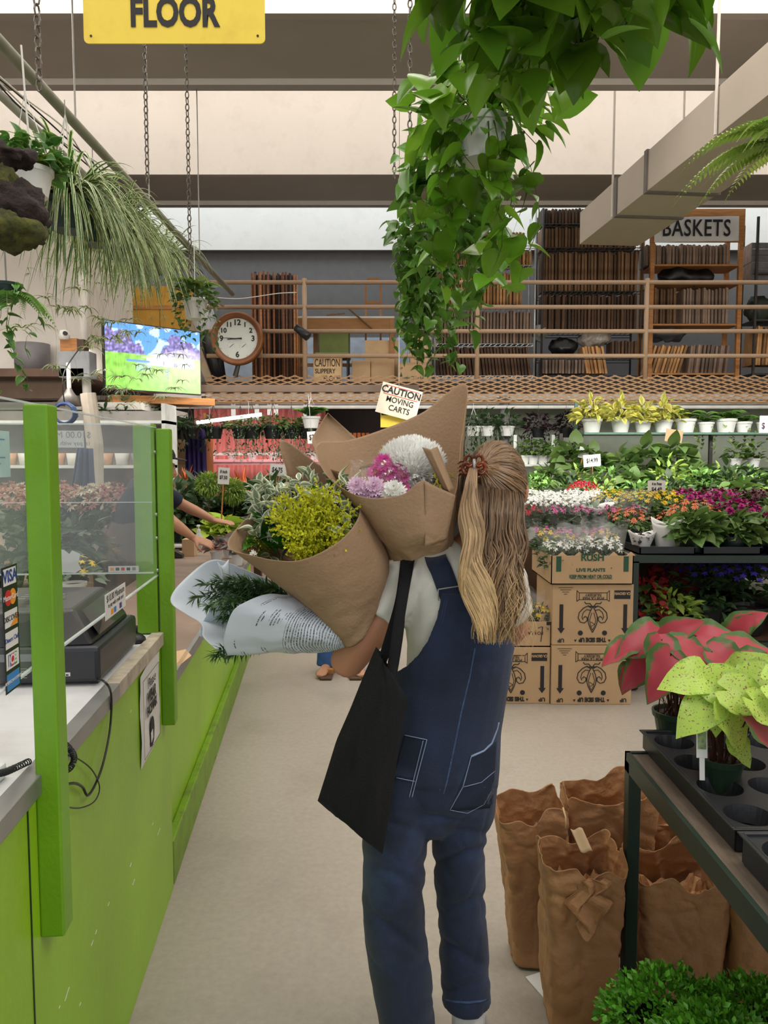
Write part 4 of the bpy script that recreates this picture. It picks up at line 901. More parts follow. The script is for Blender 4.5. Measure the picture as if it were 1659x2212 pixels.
# massed greens on the bench behind
bsh=[(G_mid,HEART,.16,'heart leaved'),(G_dark,OVAL,.14,'dark oval leaved'),(G_light,OVAL,.12,'light green'),(G_mid,None,.3,'ferny'),(G_bright,OVAL,.1,'bright small leaved')]
protos=[]
for m_,T,s_,nm in bsh:
    L=f_bush(170,.24,.3,s_*.72,T,.1) if T is not None else f_fern(26,.4,.12,w=.07,up=1.1,droop=.9)
    protos.append((plant('potted_foliage_plant','','plant',.1,.14,M_potgreen,[('foliage',L,m_)]),nm))
k=0; used=set()
BN=['left end of the rear bench','rear bench left of the hanging vine','rear bench under the middle shelf','rear bench centre','rear bench right of centre','rear bench behind the price card','rear bench near the right edge','rear bench at the right frame edge','rear bench beyond the frame edge']
for row,(Y,z,xs) in enumerate(((8.3,.94,(1190,1250,1315,1380,1440,1500,1560,1620,1690)),(7.75,.94,(1165,1230,1300,1370,1440,1510,1580,1650,1720)),(7.25,.94,(1150,1225,1300,1375,1450,1525,1600,1680)))):
    for j,px in enumerate(xs):
        pr,nm=protos[(k*2+row)%5]; f=nm not in used; used.add(nm)
        place(pr,f,(XY(px,Y),Y,z+(.12 if row<2 else 0)-(.0)),random.uniform(0,6),random.uniform(.85,1.15),'%s plant in the %s row, %s'%(nm,('back','middle','front')[row],BN[min(j,8)]),'massed green plants on the rear bench'); k+=1
struct(bx('trim_21',(1.35,7.6,.94),(8.3,8.6,1.06),M_darkwood))
# flowers on the green table
def mum(name,lab,mf,nf=22,gm=G_mid,R_=.17,fr=.03,petals=9,layers=2):
    return plant(name,lab,'plant',.09,.11,M_potgreen,[('leaves',f_bush(150,R_*.95,.16,.07,OVAL,.08),gm),('flower_heads',heads_dome(nf,R_,.13,.14,fr,petals=petals,layers=layers),mf)])
kw=plant('white_kalanchoe','','plant',.09,.11,M_potblack,[('leaves',f_bush(130,.17,.14,.06,OVAL,.08),G_dark),('flower_heads',heads_dome(64,.2,.12,.13,.024,petals=6,layers=2,sx=1.1),FL_white)])
pts=[(x,y) for y in (6.35,6.75) for x in (1150,1200,1250,1300)]
KL=['left end','second from left','third from left','right end']
for i,(px,Y) in enumerate(pts): place(kw,i==0,(XY(px,Y)-.05,Y,TZ+.1),random.uniform(0,6),random.uniform(.9,1.1),'white flowering kalanchoe beside the head, %s of the %s row'%(KL[i%4],('front','back')[i//4]),'white kalanchoes')
struct(bx('trim_22',(1.15,6.1,0),(3.0,7.05,TZ+.09),M_darkwood))
kr=plant('red_kalanchoe','red flowering plant behind the white kalanchoes','plant',.09,.11,M_potblack,[('leaves',f_bush(80,.14,.12,.06,OVAL,.08),G_dark),('flower_heads',heads_dome(40,.15,.14,.13,.024,petals=6,layers=2,sx=1.1),FL_red)],(XY(1262,6.95),6.97,TZ+.17))
tray_n=0
def tray(x,y,w,d,z,lab,m=M_tray,h=.05):
    e=empty('plant_tray',(x,y,z),0,lab,'tray')
    mb=MB(); mb.box((-w/2,-d/2,0),(w/2,d/2,.008)); 
    for a,b in (((-w/2,-d/2,0),(w/2,-d/2+.008,h)),((-w/2,d/2-.008,0),(w/2,d/2,h)),((-w/2,-d/2,0),(-w/2+.008,d/2,h)),((w/2-.008,-d/2,0),(w/2,d/2,h))): mb.box(a,b)
    mb.box((-w/2-.008,-d/2-.008,h-.006),(w/2+.008,-d/2,h)); mb.build('tray_body',m,e); return e
for i,px in enumerate((1425,1560,1700)): tray(XY(px,5.25),5.3,.4 if i else .38,.5,TZ,['black plant tray on the green table front, left one','dark plant tray on the green table front, middle one','dark plant tray on the green table front, at the frame edge'][i],h=.055)
specs=[('yellow','yellow_chrysanthemum',FL_yellow,((1392,5.95),(1330,6.15),(1440,6.0))),('peach','peach_chrysanthemum',FL_peach,((1500,5.35),(1360,5.6),(1655,5.8),(1470,5.7))),('magenta','magenta_chrysanthemum',FL_mag,((1600,5.3),(1530,5.9),(1480,6.2),(1560,6.0))),('maroon','maroon_chrysanthemum',FL_maroon,((1600,6.1),(1640,6.0),(1545,6.35)))]
PL=['beside the price card','at the table front','behind the others','second behind','near the frame edge']
for col,nm,mf,ps in specs:
    pr=mum(nm,'',mf,18 if col!='yellow' else 26,fr=.04 if col in('magenta','maroon') else .028,petals=14 if col in ('magenta','maroon') else 9,layers=3 if col in('magenta','maroon') else 2)
    for i,(px,Y) in enumerate(ps): place(pr,i==0,(XY(px,Y),Y,TZ+(.06 if Y<5.5 else .0)+(.12 if Y>5.9 else 0)),random.uniform(0,6),1.0 if Y>5.5 else 1.05,'%s flowering chrysanthemum on the green table, %s'%(col,PL[i]),'%s chrysanthemums on the green table'%col)
struct(bx('trim_23',(XY(1400,5.8)-.1,5.85,TZ),(5.4,6.9,TZ+.12),M_darkwood))
gg=plant('leafy_pot_plant','','plant',.09,.11,M_potgreen,[('foliage',f_bush(150,.19,.17,.085,HEART,.08),G_mid)])
for i,(px,Y) in enumerate(((1505,5.15),(1590,5.15),(1655,5.2),(1555,5.45))): place(gg,i==0,(XY(px,Y),Y,TZ+.01),i,1,['green leafy pot plant in the tray below the peach flowers','green leafy pot plant in the tray below the magenta flowers','green leafy pot plant in the tray at the frame edge','green leafy pot plant between the two front ones'][i],'leafy pot plants in the front trays')
yp=MB(); o=None
# wrapped pots
def wrapped(px,py,Y,r,h,lab,inner=None,z=None):
    p=P(px,py,Y); p.z=z if z is not None else p.z; e=empty('paper_wrapped_plant',p,0,lab,'plant'); sd=random.random()*9
    MB().grid(lambda u,v:(math.cos(u*6.283)*r*(.6+.5*v+.1*math.sin(u*19+sd)*v),math.sin(u*6.283)*r*(.6+.5*v+.1*math.sin(u*13+sd)*v),h*v*(1+.13*math.sin(u*12.57+sd)*v)),28,8,closed_u=True).build('paper_wrap',M_paper,e,smooth=True,solid=.002)
    if inner: f_bush(30,r*.7,h*.5,r*.6,OVAL,h*.5).build('foliage',inner,e)
    return e
wrapped(1385,1175,5.2,.085,.12,'white paper wrapped plant with dark purple leaves, left of two on the black tray',G_purple,TZ+.02)
wrapped(1438,1175,5.2,.1,.2,'taller white paper wrapped plant on the black tray, right of the purple one',None,TZ+.02)
wrapped(1470,1175,5.35,.09,.15,'short white paper wrapped plant behind the taller wrapped one',None,TZ+.02)
wrapped(1280,1130,5.9,.14,.17,'white paper wrapped plant between the sleeved flowers and the white kalanchoes',G_grey,TZ+.12)
# signs
sign('price_card','white handwritten price card over the middle shelf, near the small white shelf',1260,982,1298,1008,8.5,(('$14.99',0,0,.5,.7),),.3,tilt=R(-5))
sign('price_card','blue topped white price tag just above the white price card',1250,966,1272,990,8.6,(('PLANTS',0,.1,.25,.7),),.3,tilt=R(12))
sign('price_card','white price card on a stick above the yellow chrysanthemums',1399,1038,1438,1068,6.0,(('4 in Pots',0,.25,.28,.7),('$4.49',0,-.15,.42,.8)),.25)
sign('price_card','pink price card at the right frame edge, top',1640,898,1700,935,8.4,(('$',-.36,-.1,.5,.8),('1.',0,-.1,.5,.8)),.0,mat('pink_card','#d9c2c8',.7))
sign('kraft_tag','brown kraft tag hanging on the upper shelf between the yellow and bright plants',1437,928,1475,955,8.9,(),0,M_card2,tilt=R(8))
# under-table plants
vp=plant('violet_bellflower','','plant',.12,.16,M_potblack,[('leaves',f_bush(160,.2,.32,.07,OVAL,.1),G_dark),('flower_heads',heads_dome(190,.25,.2,.36,.022,petals=5,layers=1,sx=1.2),FL_violet)])
for i,(px,py,Y,lab) in enumerate(((1540,1400,5.4,'left violet flowering plant on the lower shelf of the green table'),(1625,1400,5.3,'violet flowering plant under the green table, near the frame edge'),(1600,1370,5.9,'violet flowering plant behind the other two under the green table'))): place(vp,i==0,(XY(px,Y),Y,.34),i*2,1.25,lab,'violet plants under the green table')
rp=plant('red_leaved_plant','','plant',.1,.14,M_potblack,[('foliage',f_bush(130,.17,.3,.08,OVAL,.1),G_red),('inner_leaves',f_bush(80,.16,.22,.08,OVAL,.1),G_mid)])
for i,(px,Y,lab) in enumerate(((1400,5.3,'red and green leaved plant under the green table beside the boxes'),(1445,5.6,'red leaved plant under the green table behind the first'))): place(rp,i==0,(XY(px,Y),Y,.34),i*2,1.1,lab,'red leaved plants under the green table')
plant('lime_leaved_plant','lime green leaved plant under the green table above the pink caladium','plant',.09,.12,M_potblack,[('foliage',f_bush(110,.16,.2,.08,OVAL,.1),G_light)],(XY(1470,5.15),5.2,.34))
tray(XY(1540,6.6),6.6,.5,.3,.62,'black empty tray seen under the green table top')
bx_=bx('shelf_plank',(1.9,6.5,.58),(5,6.9,.62),M_darkwood); tag(bx_,'brown plank shelf under the green table carrying an empty black tray','plank')
# ------------------------------------------------------------------ cardboard boxes
BY=4.72
def boxat(nm,x0,x1,yt,z0,Y,d,lab,m=M_card,z1=None):
    a=P(x0,1400,Y); b=P(x1,yt,Y); e=empty(nm,((a.x+b.x)/2,Y,z0),0,lab,'box'); w=(b.x-a.x)/2; H=b.z-z0 if z1 is None else z1-z0; return e,w,H
def fleur(e,H):
    # curling three petalled emblem, drawn upside down as on the boxes
    z0=H*.46
    def tb(pts,r=.0022,nm='emblem_line'): MB().tube([(x,-.002,z0+z) for x,z in pts],r,5).build(nm,M_ink,e)
    s=.0
    cen=[(0.0+.03*math.sin(t*math.pi)*(1 if 1 else 0),.07-.17*t) for t in [k/10 for k in range(11)]]
    tb([(x,z) for x,z in cen],.0028); tb([(-x,z) for x,z in cen],.0028)
    for sg in (-1,1):
        arc=[(sg*(.012+.05*(1-math.cos(a))), .04+.035*math.sin(a*1.0)-.0*a) for a in [k*math.pi/8 for k in range(9)]]
        tb([(sg*.012,.06),(sg*.03,.075),(sg*.06,.06),(sg*.088,.03),(sg*.094,-.005),(sg*.08,-.032),(sg*.055,-.038),(sg*.036,-.022),(sg*.036,-.002),(sg*.05,.006),(sg*.06,-.006)],.003)
        tb([(sg*.014,.045),(sg*.04,.05),(sg*.062,.03),(sg*.07,.0),(sg*.062,-.018)],.0025)
        tb([(sg*.004,.07),(sg*.02,.09),(sg*.045,.088),(sg*.055,.1)],.003)
        tb([(sg*.006,.03),(sg*.02,-.02),(sg*.012,-.06),(0,-.085)],.002)
    tb([(-.03,.07),(.03,.07)],.004)
    tb([(-.012,-.03),(.012,-.045),(-.008,-.06)],.002)
UPS=(R(90),R(180),0)
def print_box(e,w,H,full=True):
    fleur(e,H)
    for x in (-w*.78,w*.8):
        bx('arrow_shaft',(x-.012,-.003,H*.28),(x+.012,-.001,H*.67),M_ink,e); MB().prism([(x-.024,-.003,H*.28),(x+.024,-.003,H*.28),(x,-.003,H*.19)],(0,.002,0)).build('arrow_head',M_ink,e)
        text('UP','lettering',M_ink,e,(x,-.003,H*.08),.035,UPS,bold=.001)
    text('THIS SIDE UP','lettering',M_ink,e,(0,-.003,H*.09),.038,UPS,bold=.002,sx=.8)
    for x in (-w*.42,w*.42): MB().prism([(x-.008,-.003,H*.09),(x+.008,-.003,H*.09),(x,-.003,H*.05)],(0,.002,0)).build('arrow_head',M_ink,e)
    for x in (-w*.3,w*.3): MB().cyl((x,-.003,H*.2),(x,0,H*.2),.016,n=16).build('hand_hole',M_black,e)
    # scroll banner
    for a,b in (((-.09,.86),(.09,.86)),((-.09,.75),(.09,.75)),((-.09,.86),(-.105,.9)),((.09,.86),(.105,.9)),((-.09,.75),(-.105,.72)),((.09,.75),(.105,.72)),((-.105,.9),(-.105,.72)),((.105,.9),(.105,.72)),((-.09,.86),(-.09,.75)),((.09,.86),(.09,.75))):
        MB().tube([(a[0],-.002,a[1]*H),(b[0],-.002,b[1]*H)],.0022,4).build('scroll_line',M_ink,e)
    text('POR LA MAR','lettering',M_ink,e,(0,-.003,H*.778),.026,UPS,sx=.95); text('NURSERY','lettering',M_ink,e,(0,-.003,H*.828),.026,UPS,sx=.95)
    bx('grown_panel',(w*.52,-.002,H*.76),(w*.92,-.001,H*.9),M_ink,e); text('CA GROWN','lettering',M_card,e,(w*.72,-.003,H*.85),.024,UPS,bold=.001,sx=.75)
    for k in range(4): bx('fine_print',(-w*.86+k*.012,-.002,H*(.94-.035*k)),(-w*.5-k*.012,-.001,H*(.947-.035*k)),M_ink,e)
z1=P(1190,1394,BY).z; z2=P(1190,1262,BY).z
for lab,z0,zz in (('printed cardboard box on the floor, bottom of the right stack beside the table',0,z1),('printed cardboard box second from the floor in the right stack',z1+.002,z2)):
    e,w,H=boxat('cardboard_box',1192,1366,1400,z0,BY,.5,lab,z1=zz); bx('box_body',(-w,0,0),(w,.5,H-.001),M_card,e,.004); print_box(e,w,H)
e,w,H=boxat('cardboard_box',1020,1189,1400,0,BY+.02,.5,'printed cardboard box on the floor in the left stack, partly behind the woman',z1=P(1190,1400,BY).z); bx('box_body',(-w,0,0),(w,.5,H-.001),M_card,e,.004); print_box(e,w,H); zl=H
def open_box(nm,lab,x0,x1,z0,h,Y,d):
    e,w,H=boxat(nm,x0,x1,1400,z0,Y,d,lab,z1=z0+h); mb=MB(); t=.006
    for a,b in (((-w,0,0),(w,t,h)),((-w,d-t,0),(w,d,h)),((-w,0,0),(-w+t,d,h)),((w-t,0,0),(w,d,h)),((-w,0,0),(w,d,t))): mb.box(a,b)
    mb.build('box_body',M_card,e); return e,w,h
e,w,h=open_box('open_plant_box','open cardboard box printed LIVE PLANTS, full of sleeved white flowers, topmost',1188,1364,z2+.002,.185,BY-.02,.62)
text('RUSH','lettering',M_greenink,e,(0,-.002,h*.93),.06,bold=.002); text('LIVE PLANTS','lettering',M_greenink,e,(-.01,-.002,h*.5),.03,bold=.001,sx=1.1); text('KEEP FROM HEAT OR COLD','lettering',M_greenink,e,(-.01,-.002,h*.27),.03,bold=.001,sx=.72)
bx('underline',(-w*.53,-.002,h*.19),(w*.5,-.001,h*.2),M_greenink,e)
for x in (-w*.82,w*.82): bx('green_bar',(x-.016,-.002,h*.45),(x+.016,-.001,h*.98),M_greenink,e)
for s in (0,1):
    for k in range(5): MB().prism([(-w+.04+k*w*.42,.008+s*.5,h),(-w+.1+k*w*.42,.008+s*.5,h),(-w+.07+k*w*.42,.008+s*.5,h+.025)],(0,.003,0)).build('flap_tooth',M_card2,e)
ex=e.location.x; ez=e.location.z
M_sleeve=glassmat('clear_sleeve',(1,1,1,1),.05,.3,.035)
def sleeved(first_label,mf,wrap=True):
    e=empty('sleeved_flower_plant',(0,0,0),0,first_label,'plant'); pot(e,.055,.09,M_potwhite)
    f_bush(90,.075,.16,.05,OVAL,.07).build('foliage',G_dark,e); heads_dome(9,.075,.16,.08,.026,petals=7,layers=2).build('flower_heads',mf,e); sd=random.random()*7
    if wrap: MB().grid(lambda u,v:(math.cos(u*6.283)*(.06+.06*v)*(1+.1*math.sin(u*25+sd)*v),math.sin(u*6.283)*(.06+.06*v)*(1+.1*math.sin(u*19+sd)*v),.0+.34*v*(1+.1*math.sin(u*12.6+sd)*v)),30,6,closed_u=True).build('plastic_sleeve',M_sleeve,e,smooth=True)
    return e
for rowi,(mf,cn,Y0,xs,zz) in enumerate(((FL_white,'white',BY+.08,(-.2,-.09,.03,.14),ez+.03),(FL_white,'white',BY+.21,(-.21,-.08,.05,.18),ez+.03),(FL_yellow,'yellow',BY+.36,(-.2,-.06,.08,.2),ez+.05),(FL_pink,'pink',BY+.5,(-.2,-.05,.1,.2),ez+.07))):
    pr=sleeved('',mf,rowi<2)
    for i,x in enumerate(xs): place(pr,i==0,(ex+x,Y0,zz),i*1.7,random.uniform(.9,1.05),'%s flowering plant in a clear sleeve in the top box, %s row, %s'%(cn,('front','second','third','rear')[rowi],('left end','left of middle','right of middle','right end')[i]),'sleeved plants in the top box')
for i,px in enumerate((1150,1205,1260,1320,1375)): 
    pr=sleeved('',FL_pink if i%2 else FL_red) if i<2 else pr
    place(pr if i<2 else copy_tree(pr),True,(XY(px,5.75),5.75,TZ+.02),i,1.1,'sleeved red or pink flowering plant behind the top box, %s'%('leftmost','second from left','centre','second from right','rightmost')[i],'sleeved plants behind the top box')
o=struct(bx('trim_24',(.95,5.55,0),(XY(1365,5.6),6.05,TZ+.015),M_darkwood))
e,w,h=open_box('open_plant_box','low open cardboard box with yellow flowers, upper of the left stack',1020,1190,zl+.002,.165,BY+.03,.5)
text('POR LA MAR','lettering',M_ink,e,(.12,-.002,h*.55),.03,UPS); MB().tube([(.19,-.002,h*.2),(.2,-.002,h*.8),(.17,-.002,h*.75)],.003,4).build('scroll_line',M_ink,e); bx('black_notch',(w*.88,-.002,h*.86),(w*.97,-.001,h),M_ink,e)
pr=sleeved('',FL_yellow)
for i,x in enumerate((.0,.1,.2)): place(pr,i==0,(e.location.x+x,BY+.12,e.location.z+.02),i*2,.95,'yellow flowering plant in a clear sleeve in the low box, %s'%('nearest the hair','middle','beside the tall stack')[i],'sleeved yellow plants in the low box')
# ------------------------------------------------------------------ left and middle displays below the upper level
a=P(425,1200,11.6); b=P(705,1200,11.6)
o=MB().grid(lambda u,v:(a.x+(b.x-a.x)*u,11.6+.03*math.sin(u*90),2.4*v+.0),140,3).build('red_curtain',M_redwall,smooth=True,solid=.01); tag(o,'red ribbed curtain hanging at the back behind the hanging pots','curtain')
a=P(690,1100,11.2); b=P(800,1100,11.2); e=empty('orange_slat_screen',((a.x+b.x)/2,11.2,0),0,'orange slatted screen behind the brown paper bouquet','screen'); w=(b.x-a.x)/2
for k in range(12): bx('slat',(-w+k*w/6,0,.0),(-w+k*w/6+w/8,.03,P(700,935,11.2).z),M_orange,e)
for z in (.6,1.7): bx('crossbar',(-w,.03,z),(w,.06,z+.06),M_wood,e)
z=P(560,998,10.9).z; e=empty('pink_shelf',(P(565,1,10.9).x,10.9,z),0,'pink lit shelf of small plants in front of the red curtain','shelf'); bx('shelf_board',(-.95,-.2,-.04),(.95,.2,0),mat('pinkish_white','#d8a0a4',.6),e); bx('front_lip',(-.95,-.22,0),(.95,-.2,.04),mat('pinkish_white2','#dba8ac',.6),e); bx('back_rail',(-.95,.16,.1),(.95,.18,.14),M_wsh,e)
for x in (-.9,.9): bx('leg',(x-.02,-.1,-z),(x+.02,.1,-.04),M_redwall,e)
sp=plant('small_shelf_plant','','plant',.06,.09,M_potwhite,[('foliage',f_bush(40,.1,.12,.06,OVAL,.08),G_grey)])
for i in range(6): place(sp,i==0,(e.location.x-.8+i*.3,10.85,z+.002),i,random.uniform(.9,1.1),'small grey green plant on the pink shelf, %s'%['left end','second from left','third from left','third from right','second from right','right end'][i],'small plants on the pink shelf')
e=empty('tube_lamp',P(495,904,9.2),0,'bright white fluorescent tube hanging in front of the red curtain','lamp'); q=P(565,895,9.2)-P(495,904,9.2)
MB().tube([-q,q],.022,10).build('tube',M_tube,e,smooth=True); 
for s in (-.6,.6): MB().tube([q*s,(q*s).xy.to_3d()+Vector((0,0,2.3-e.location.z))],.004,4).build('hanger_wire',M_chrome,e)
# tag holders
for i,px in enumerate((504,555,582,596,660,672)):
    zt=2.27; p=P(px,(882,888,880,880,885,890)[i],9.8); e=empty('hanging_tag',(p.x,9.8,p.z),0,'white tag hanging from the pipe, %s'%('above the left half of the tube lamp','beside the right end of the tube lamp','just right of the tube lamp end','second right of the tube lamp end','left of the bright fern','right next to the bright fern')[i],'tag','white tags on the pipe')
    MB().prism([(-.03,0,-.1),(.03,0,-.1),(.03,0,.06),(.01,0,.1),(-.01,0,.1),(-.03,0,.06)],(0,.004,0)).build('tag_card',M_paper,e); MB().tube([(0,0,.09),(.0,0,2.3-p.z)],.004,4).build('hook',M_dkmetal,e)
# hanging pots row
hb=plant('hanging_trailing_plant','','plant',.12,.15,M_potblack,[('foliage',f_bush(130,.2,.14,.06,OVAL,.12),G_mid),('vines',f_trail(22,.42,.14,.04,OVAL,.15),G_grey)]); add_hanger(hb,.15,.11,.5,M_dkmetal)
hb2=plant('hanging_trailing_plant','','plant',.12,.15,M_potblack,[('foliage',f_bush(150,.22,.16,.09,NARROW,.12),G_dark),('vines',f_trail(10,.25,.14,.06,OVAL,.15),G_dark)]); add_hanger(hb2,.15,.11,.5,M_dkmetal)
u=[0,0]
for i,(px,k) in enumerate(((372,1),(412,1),(462,1),(520,0),(545,1),(590,0),(630,0),(665,0))):
    p=P(px,948,9.3); place((hb,hb2)[k],u[k]==0,p,i*1.3,random.uniform(.9,1.08),'%s plant in a hanging black pot, %s'%(('grey green','dark green')[k],['beside the green post','second from the green post','third from the green post','under the tube lamp','under the right end of the tube lamp','left of the white tags','under the white tags','next to the brown paper'][i]),'hanging black pots before the red curtain'); u[k]=1
p=P(672,925,9.0); bf=plant('hanging_fern','bright green fern hanging beside the tip of the brown paper','plant',.11,.14,M_potwhite,[('foliage',f_fern(26,.28,.13,w=.07,up=1.1,droop=.8),G_bright)],p); add_hanger(bf,.14,.1,.45)
# price cards in the middle
sign('price_card','tall white price card on a stick above the round topiary',471,1010,495,1046,6.6,(('8 inch',0,.25,.25,.7),('$7.50',0,-.1,.3,.7)),.35,tilt=R(4))
sign('price_card','white price card reading 4.75 above the variegated bouquet leaves',583,1003,615,1028,7.2,(('$4.75',0,0,.6,.7),),.84,tilt=R(6))
sign('price_card','white price card partly behind the brown paper, right of two',612,1008,640,1034,7.3,(('$5',0,0,.6,.7),),.3,tilt=R(12))
sg7=sign('price_card','white price card between the hanging plants and brown paper tip',664,932,682,958,8.6,(('$7',0,0,.6,.7),),.0,tilt=R(-4))
MB().tube([(0,.002,.05),(.0,.01,2.36-sg7.location.z)],.004,4).build('hanger_wire',M_chrome,sg7)
struct(bx('trim_31',(-2.6,8.57,2.36),(.4,8.63,2.44),M_deck))
# cartons on a rack behind, purple cloth
rk=empty('carton_rack',(P(385,1000,9.8).x,9.9,0),0,'wooden rack stacked with small cartons behind the cap','rack')
for z in (.5,1.15): bx('shelf',(-.5,0,z),(.35,.4,z+.03),M_wood,rk)
for x in (-.5,.32): bx('upright',(x,0,0),(x+.03,.4,2.2),M_wood,rk)
n=0
for r in range(4):
    for c in range(4):
        e=bx('small_carton',(-.095,0,0),(.095,.2,.165),(M_card,M_card2)[(r+c)%2]); e.location=(rk.location.x-.4+c*.2,9.93,1.182+r*.167); tag(e,'small tan carton stacked on the rack behind the capped worker, %s layer, %s'%(['bottom','second','third','top'][r],['left end','left of middle','right of middle','right end'][c]),'box','small cartons on the rack')
M_purple=mat('purple_cloth','#3a2c66',.9,var=.25)
for i,px in enumerate((412,432)):
    p0=P(px,950,9.6); o=MB().grid(lambda u,v:((u-.5)*.13*(1+.3*(1-v)),.03*math.sin(u*14),-1.0+v*1.15),16,8).build('purple_cloth',M_purple,smooth=True,solid=.006); o.location=(p0.x,9.6,p0.z); tag(o,'purple cloth strip hanging left of the red curtain, %s'%('left one','right one')[i],'cloth','purple cloth strips')
# plant mass on a table across the aisle
lt=empty('plant_table',(-1.75,7.0,0),0,'wooden plant table beyond the brown worktop','table'); bx('table_top',(-.55,0,.74),(.62,1.6,.79),M_darkwood,lt); 
for x in (-.5,0.5): 
    for y in (.05,1.5): bx('leg',(x,y,0),(x+.07,y+.07,.74),M_darkwood,lt)
br=plant('bromeliad','','plant',.09,.12,M_potgreen,[('leaves',f_rosette(30,.34,.018,.5,.1,.95),G_dark),('flower_spike',f_rosette(11,.11,.012,.3,.3,1.7),leafmat('bromeliad_orange','#d0652e'))])
BR=['far left','left of the price card','behind the topiary','right of the topiary','beside the second topiary','right end','behind the brown paper','back row left','back row middle','back row right']
for i,(px,Y) in enumerate(((385,7.4),(420,8.2),(455,8.4),(497,7.6),(540,7.9),(575,7.4),(620,7.8),(400,8.5),(520,8.5),(590,8.5))):
    place(br,i==0,(XY(px,Y),Y,.79+(.1 if Y>8 else 0)),i*2,random.uniform(1.05,1.4),'orange flowering bromeliad on the plant table, %s'%BR[i],'bromeliads on the plant table')
dk=plant('dark_foliage_plant','','plant',.09,.12,M_potgreen,[('foliage',f_bush(170,.26,.34,.13,OVAL,.1),G_dark),('strap_leaves',f_rosette(20,.3,.02,.5,.1,1.1),G_mid)])
df=plant('red_flowering_plant','','plant',.09,.12,M_potgreen,[('foliage',f_bush(150,.24,.28,.1,OVAL,.1),G_dark),('flower_heads',heads_dome(10,.2,.16,.2,.03,petals=6,layers=1,sx=1.2),FL_red)])
for i,(px,Y) in enumerate(((375,7.0),(410,7.4),(450,7.3),(505,7.3),(545,7.2),(590,7.2),(640,7.6),(430,7.9))): place(dk,i==0,(XY(px,Y),Y+.05,.79),i*1.1,random.uniform(1.0,1.35),'dark leafy plant on the plant table, %s'%['left end','left of the topiary','behind the topiary','behind the second topiary','right of the topiaries','behind the grey shrub','behind the brown paper','second row'][i],'dark leafy plants on the plant table')
for i,(px,Y) in enumerate(((395,7.1),(425,7.05),(470,7.15),(560,7.05))): place(df,i==0,(XY(px,Y),Y,.79),i*1.1,1.0,'small red flowering plant on the plant table, %s'%['left end','left of the topiary','under the price card','right end'][i],'red flowering plants on the plant table')
def topiary(px,py,Y,r,lab):
    L=Leaves()
    for i in range(900): d=rdir(); L.leaf(NARROW,d*r*rng.uniform(.5,.85),d+rng.normal(0,.3,3),r*.4,tint=tint(.3),sx=1.2)
    p=P(px,py,Y); e=empty('topiary_plant',(p.x,p.y,.79),0,lab,'plant'); pot(e,.08,.11,M_potgreen); o=L.build('foliage',G_light,e); o.location=(0,0,p.z-.79); MB().cyl((0,0,.1),(0,0,p.z-.79-r*.3),.008,n=6).build('stem',M_darkwood,e)
topiary(450,1046,6.9,.12,'round light green topiary ball left of the tall price card'); topiary(503,1062,7.0,.13,'round green topiary behind the price card stick')
gs=plant('grey_shrub','grey green bushy plant beside the variegated bouquet','plant',.1,.13,M_potgreen,[('foliage',f_bush(330,.2,.4,.05,OVAL,.1),G_grey)],(XY(575,6.85),6.9,.79)); gs.scale=(1.1,1.1,1.1)
# things on the brown worktop
WZ=.792; 
def W(px,py): return G(px,py,WZ)
cal=plant('small_caladium_pot','','plant',.045,.085,M_potwhite,[('leaves',f_bush(22,.07,.09,.07,HEART,.08),leafmat('pale_grey_pink_leaf','#8a8a80',edge='#a06a70'))])
for k in range(6): pass
for i,(px,py) in enumerate(((468,1216),(492,1205),(513,1221))):
    place(cal,i==0,W(px,py),i*2,1.05,'small plant in a white slotted pot on the brown worktop, %s'%['left one','middle one set back','right one'][i],'white slotted pots on the worktop')
lc=plant('lime_caladium','pale lime leafed plant on the brown worktop between the hands and the bouquet','plant',.07,.1,M_potwhite,[('leaves',f_bush(70,.17,.15,.12,HEART,.09),G_lime)],W(482,1180))
e=empty('red_bowl',W(500,1172)+Vector((.05,.25,0)),0,'red plastic bowl behind the lime leaved plant','bowl'); MB().lathe([(0,0),(.1,0),(.19,.14),(.2,.14),(.2,.15),(.18,.14),(.1,.01),(0,.01)],28).build('bowl_body',mat('red_plastic','#b3121c',.35),e,smooth=True); e.location.z=WZ; 
e=empty('soap_bottle',W(424,1190)+Vector((0,.1,0)),0,'clear pump bottle on the brown worktop between the two arms','bottle'); e.location.z=WZ; MB().lathe([(0,0),(.035,0),(.035,.12),(.014,.15),(.014,.16),(0,.16)],16).build('bottle_body',mat('clear_soap','#cfd6d6',.1,alpha=.6),e,smooth=True); MB().lathe([(0,.16),(.016,.16),(.016,.18),(.005,.18),(.005,.21),(0,.21)],12).build('pump_stem',M_paper,e); bx('pump_nozzle',(-.01,-.035,.205),(.01,.01,.22),M_paper,e)
e=bx('brown_carton',(-.05,-.05,0),(.05,.05,.14),M_card); e.location=W(410,1200); tag(e,'small brown carton standing on the worktop below the hand','box')
e=empty('tape_dispenser',W(372,1205),0,'dark tape dispenser with a pale roll on the brown worktop beside the green post','tape dispenser'); MB().prism([(-.09,-.03,0),(.09,-.03,0),(.09,-.03,.03),(.03,-.03,.06),(-.06,-.03,.06),(-.09,-.03,.03)],(0,.06,0)).build('base',M_dkmetal,e,bevel=.006); MB().lathe([(.022,-.015),(.04,-.015),(.04,.015),(.022,.015),(.022,-.015)],20,M=Matrix.Rotation(R(90),3,'X'),c=(-.02,0,.085)).build('tape_roll',M_card2,e)
e=bx('paper_stack',(-.15,-.1,0),(.12,.1,.02),M_paper); e.location=W(385,1180); tag(e,'stack of white paper on the worktop behind the tape dispenser','paper')
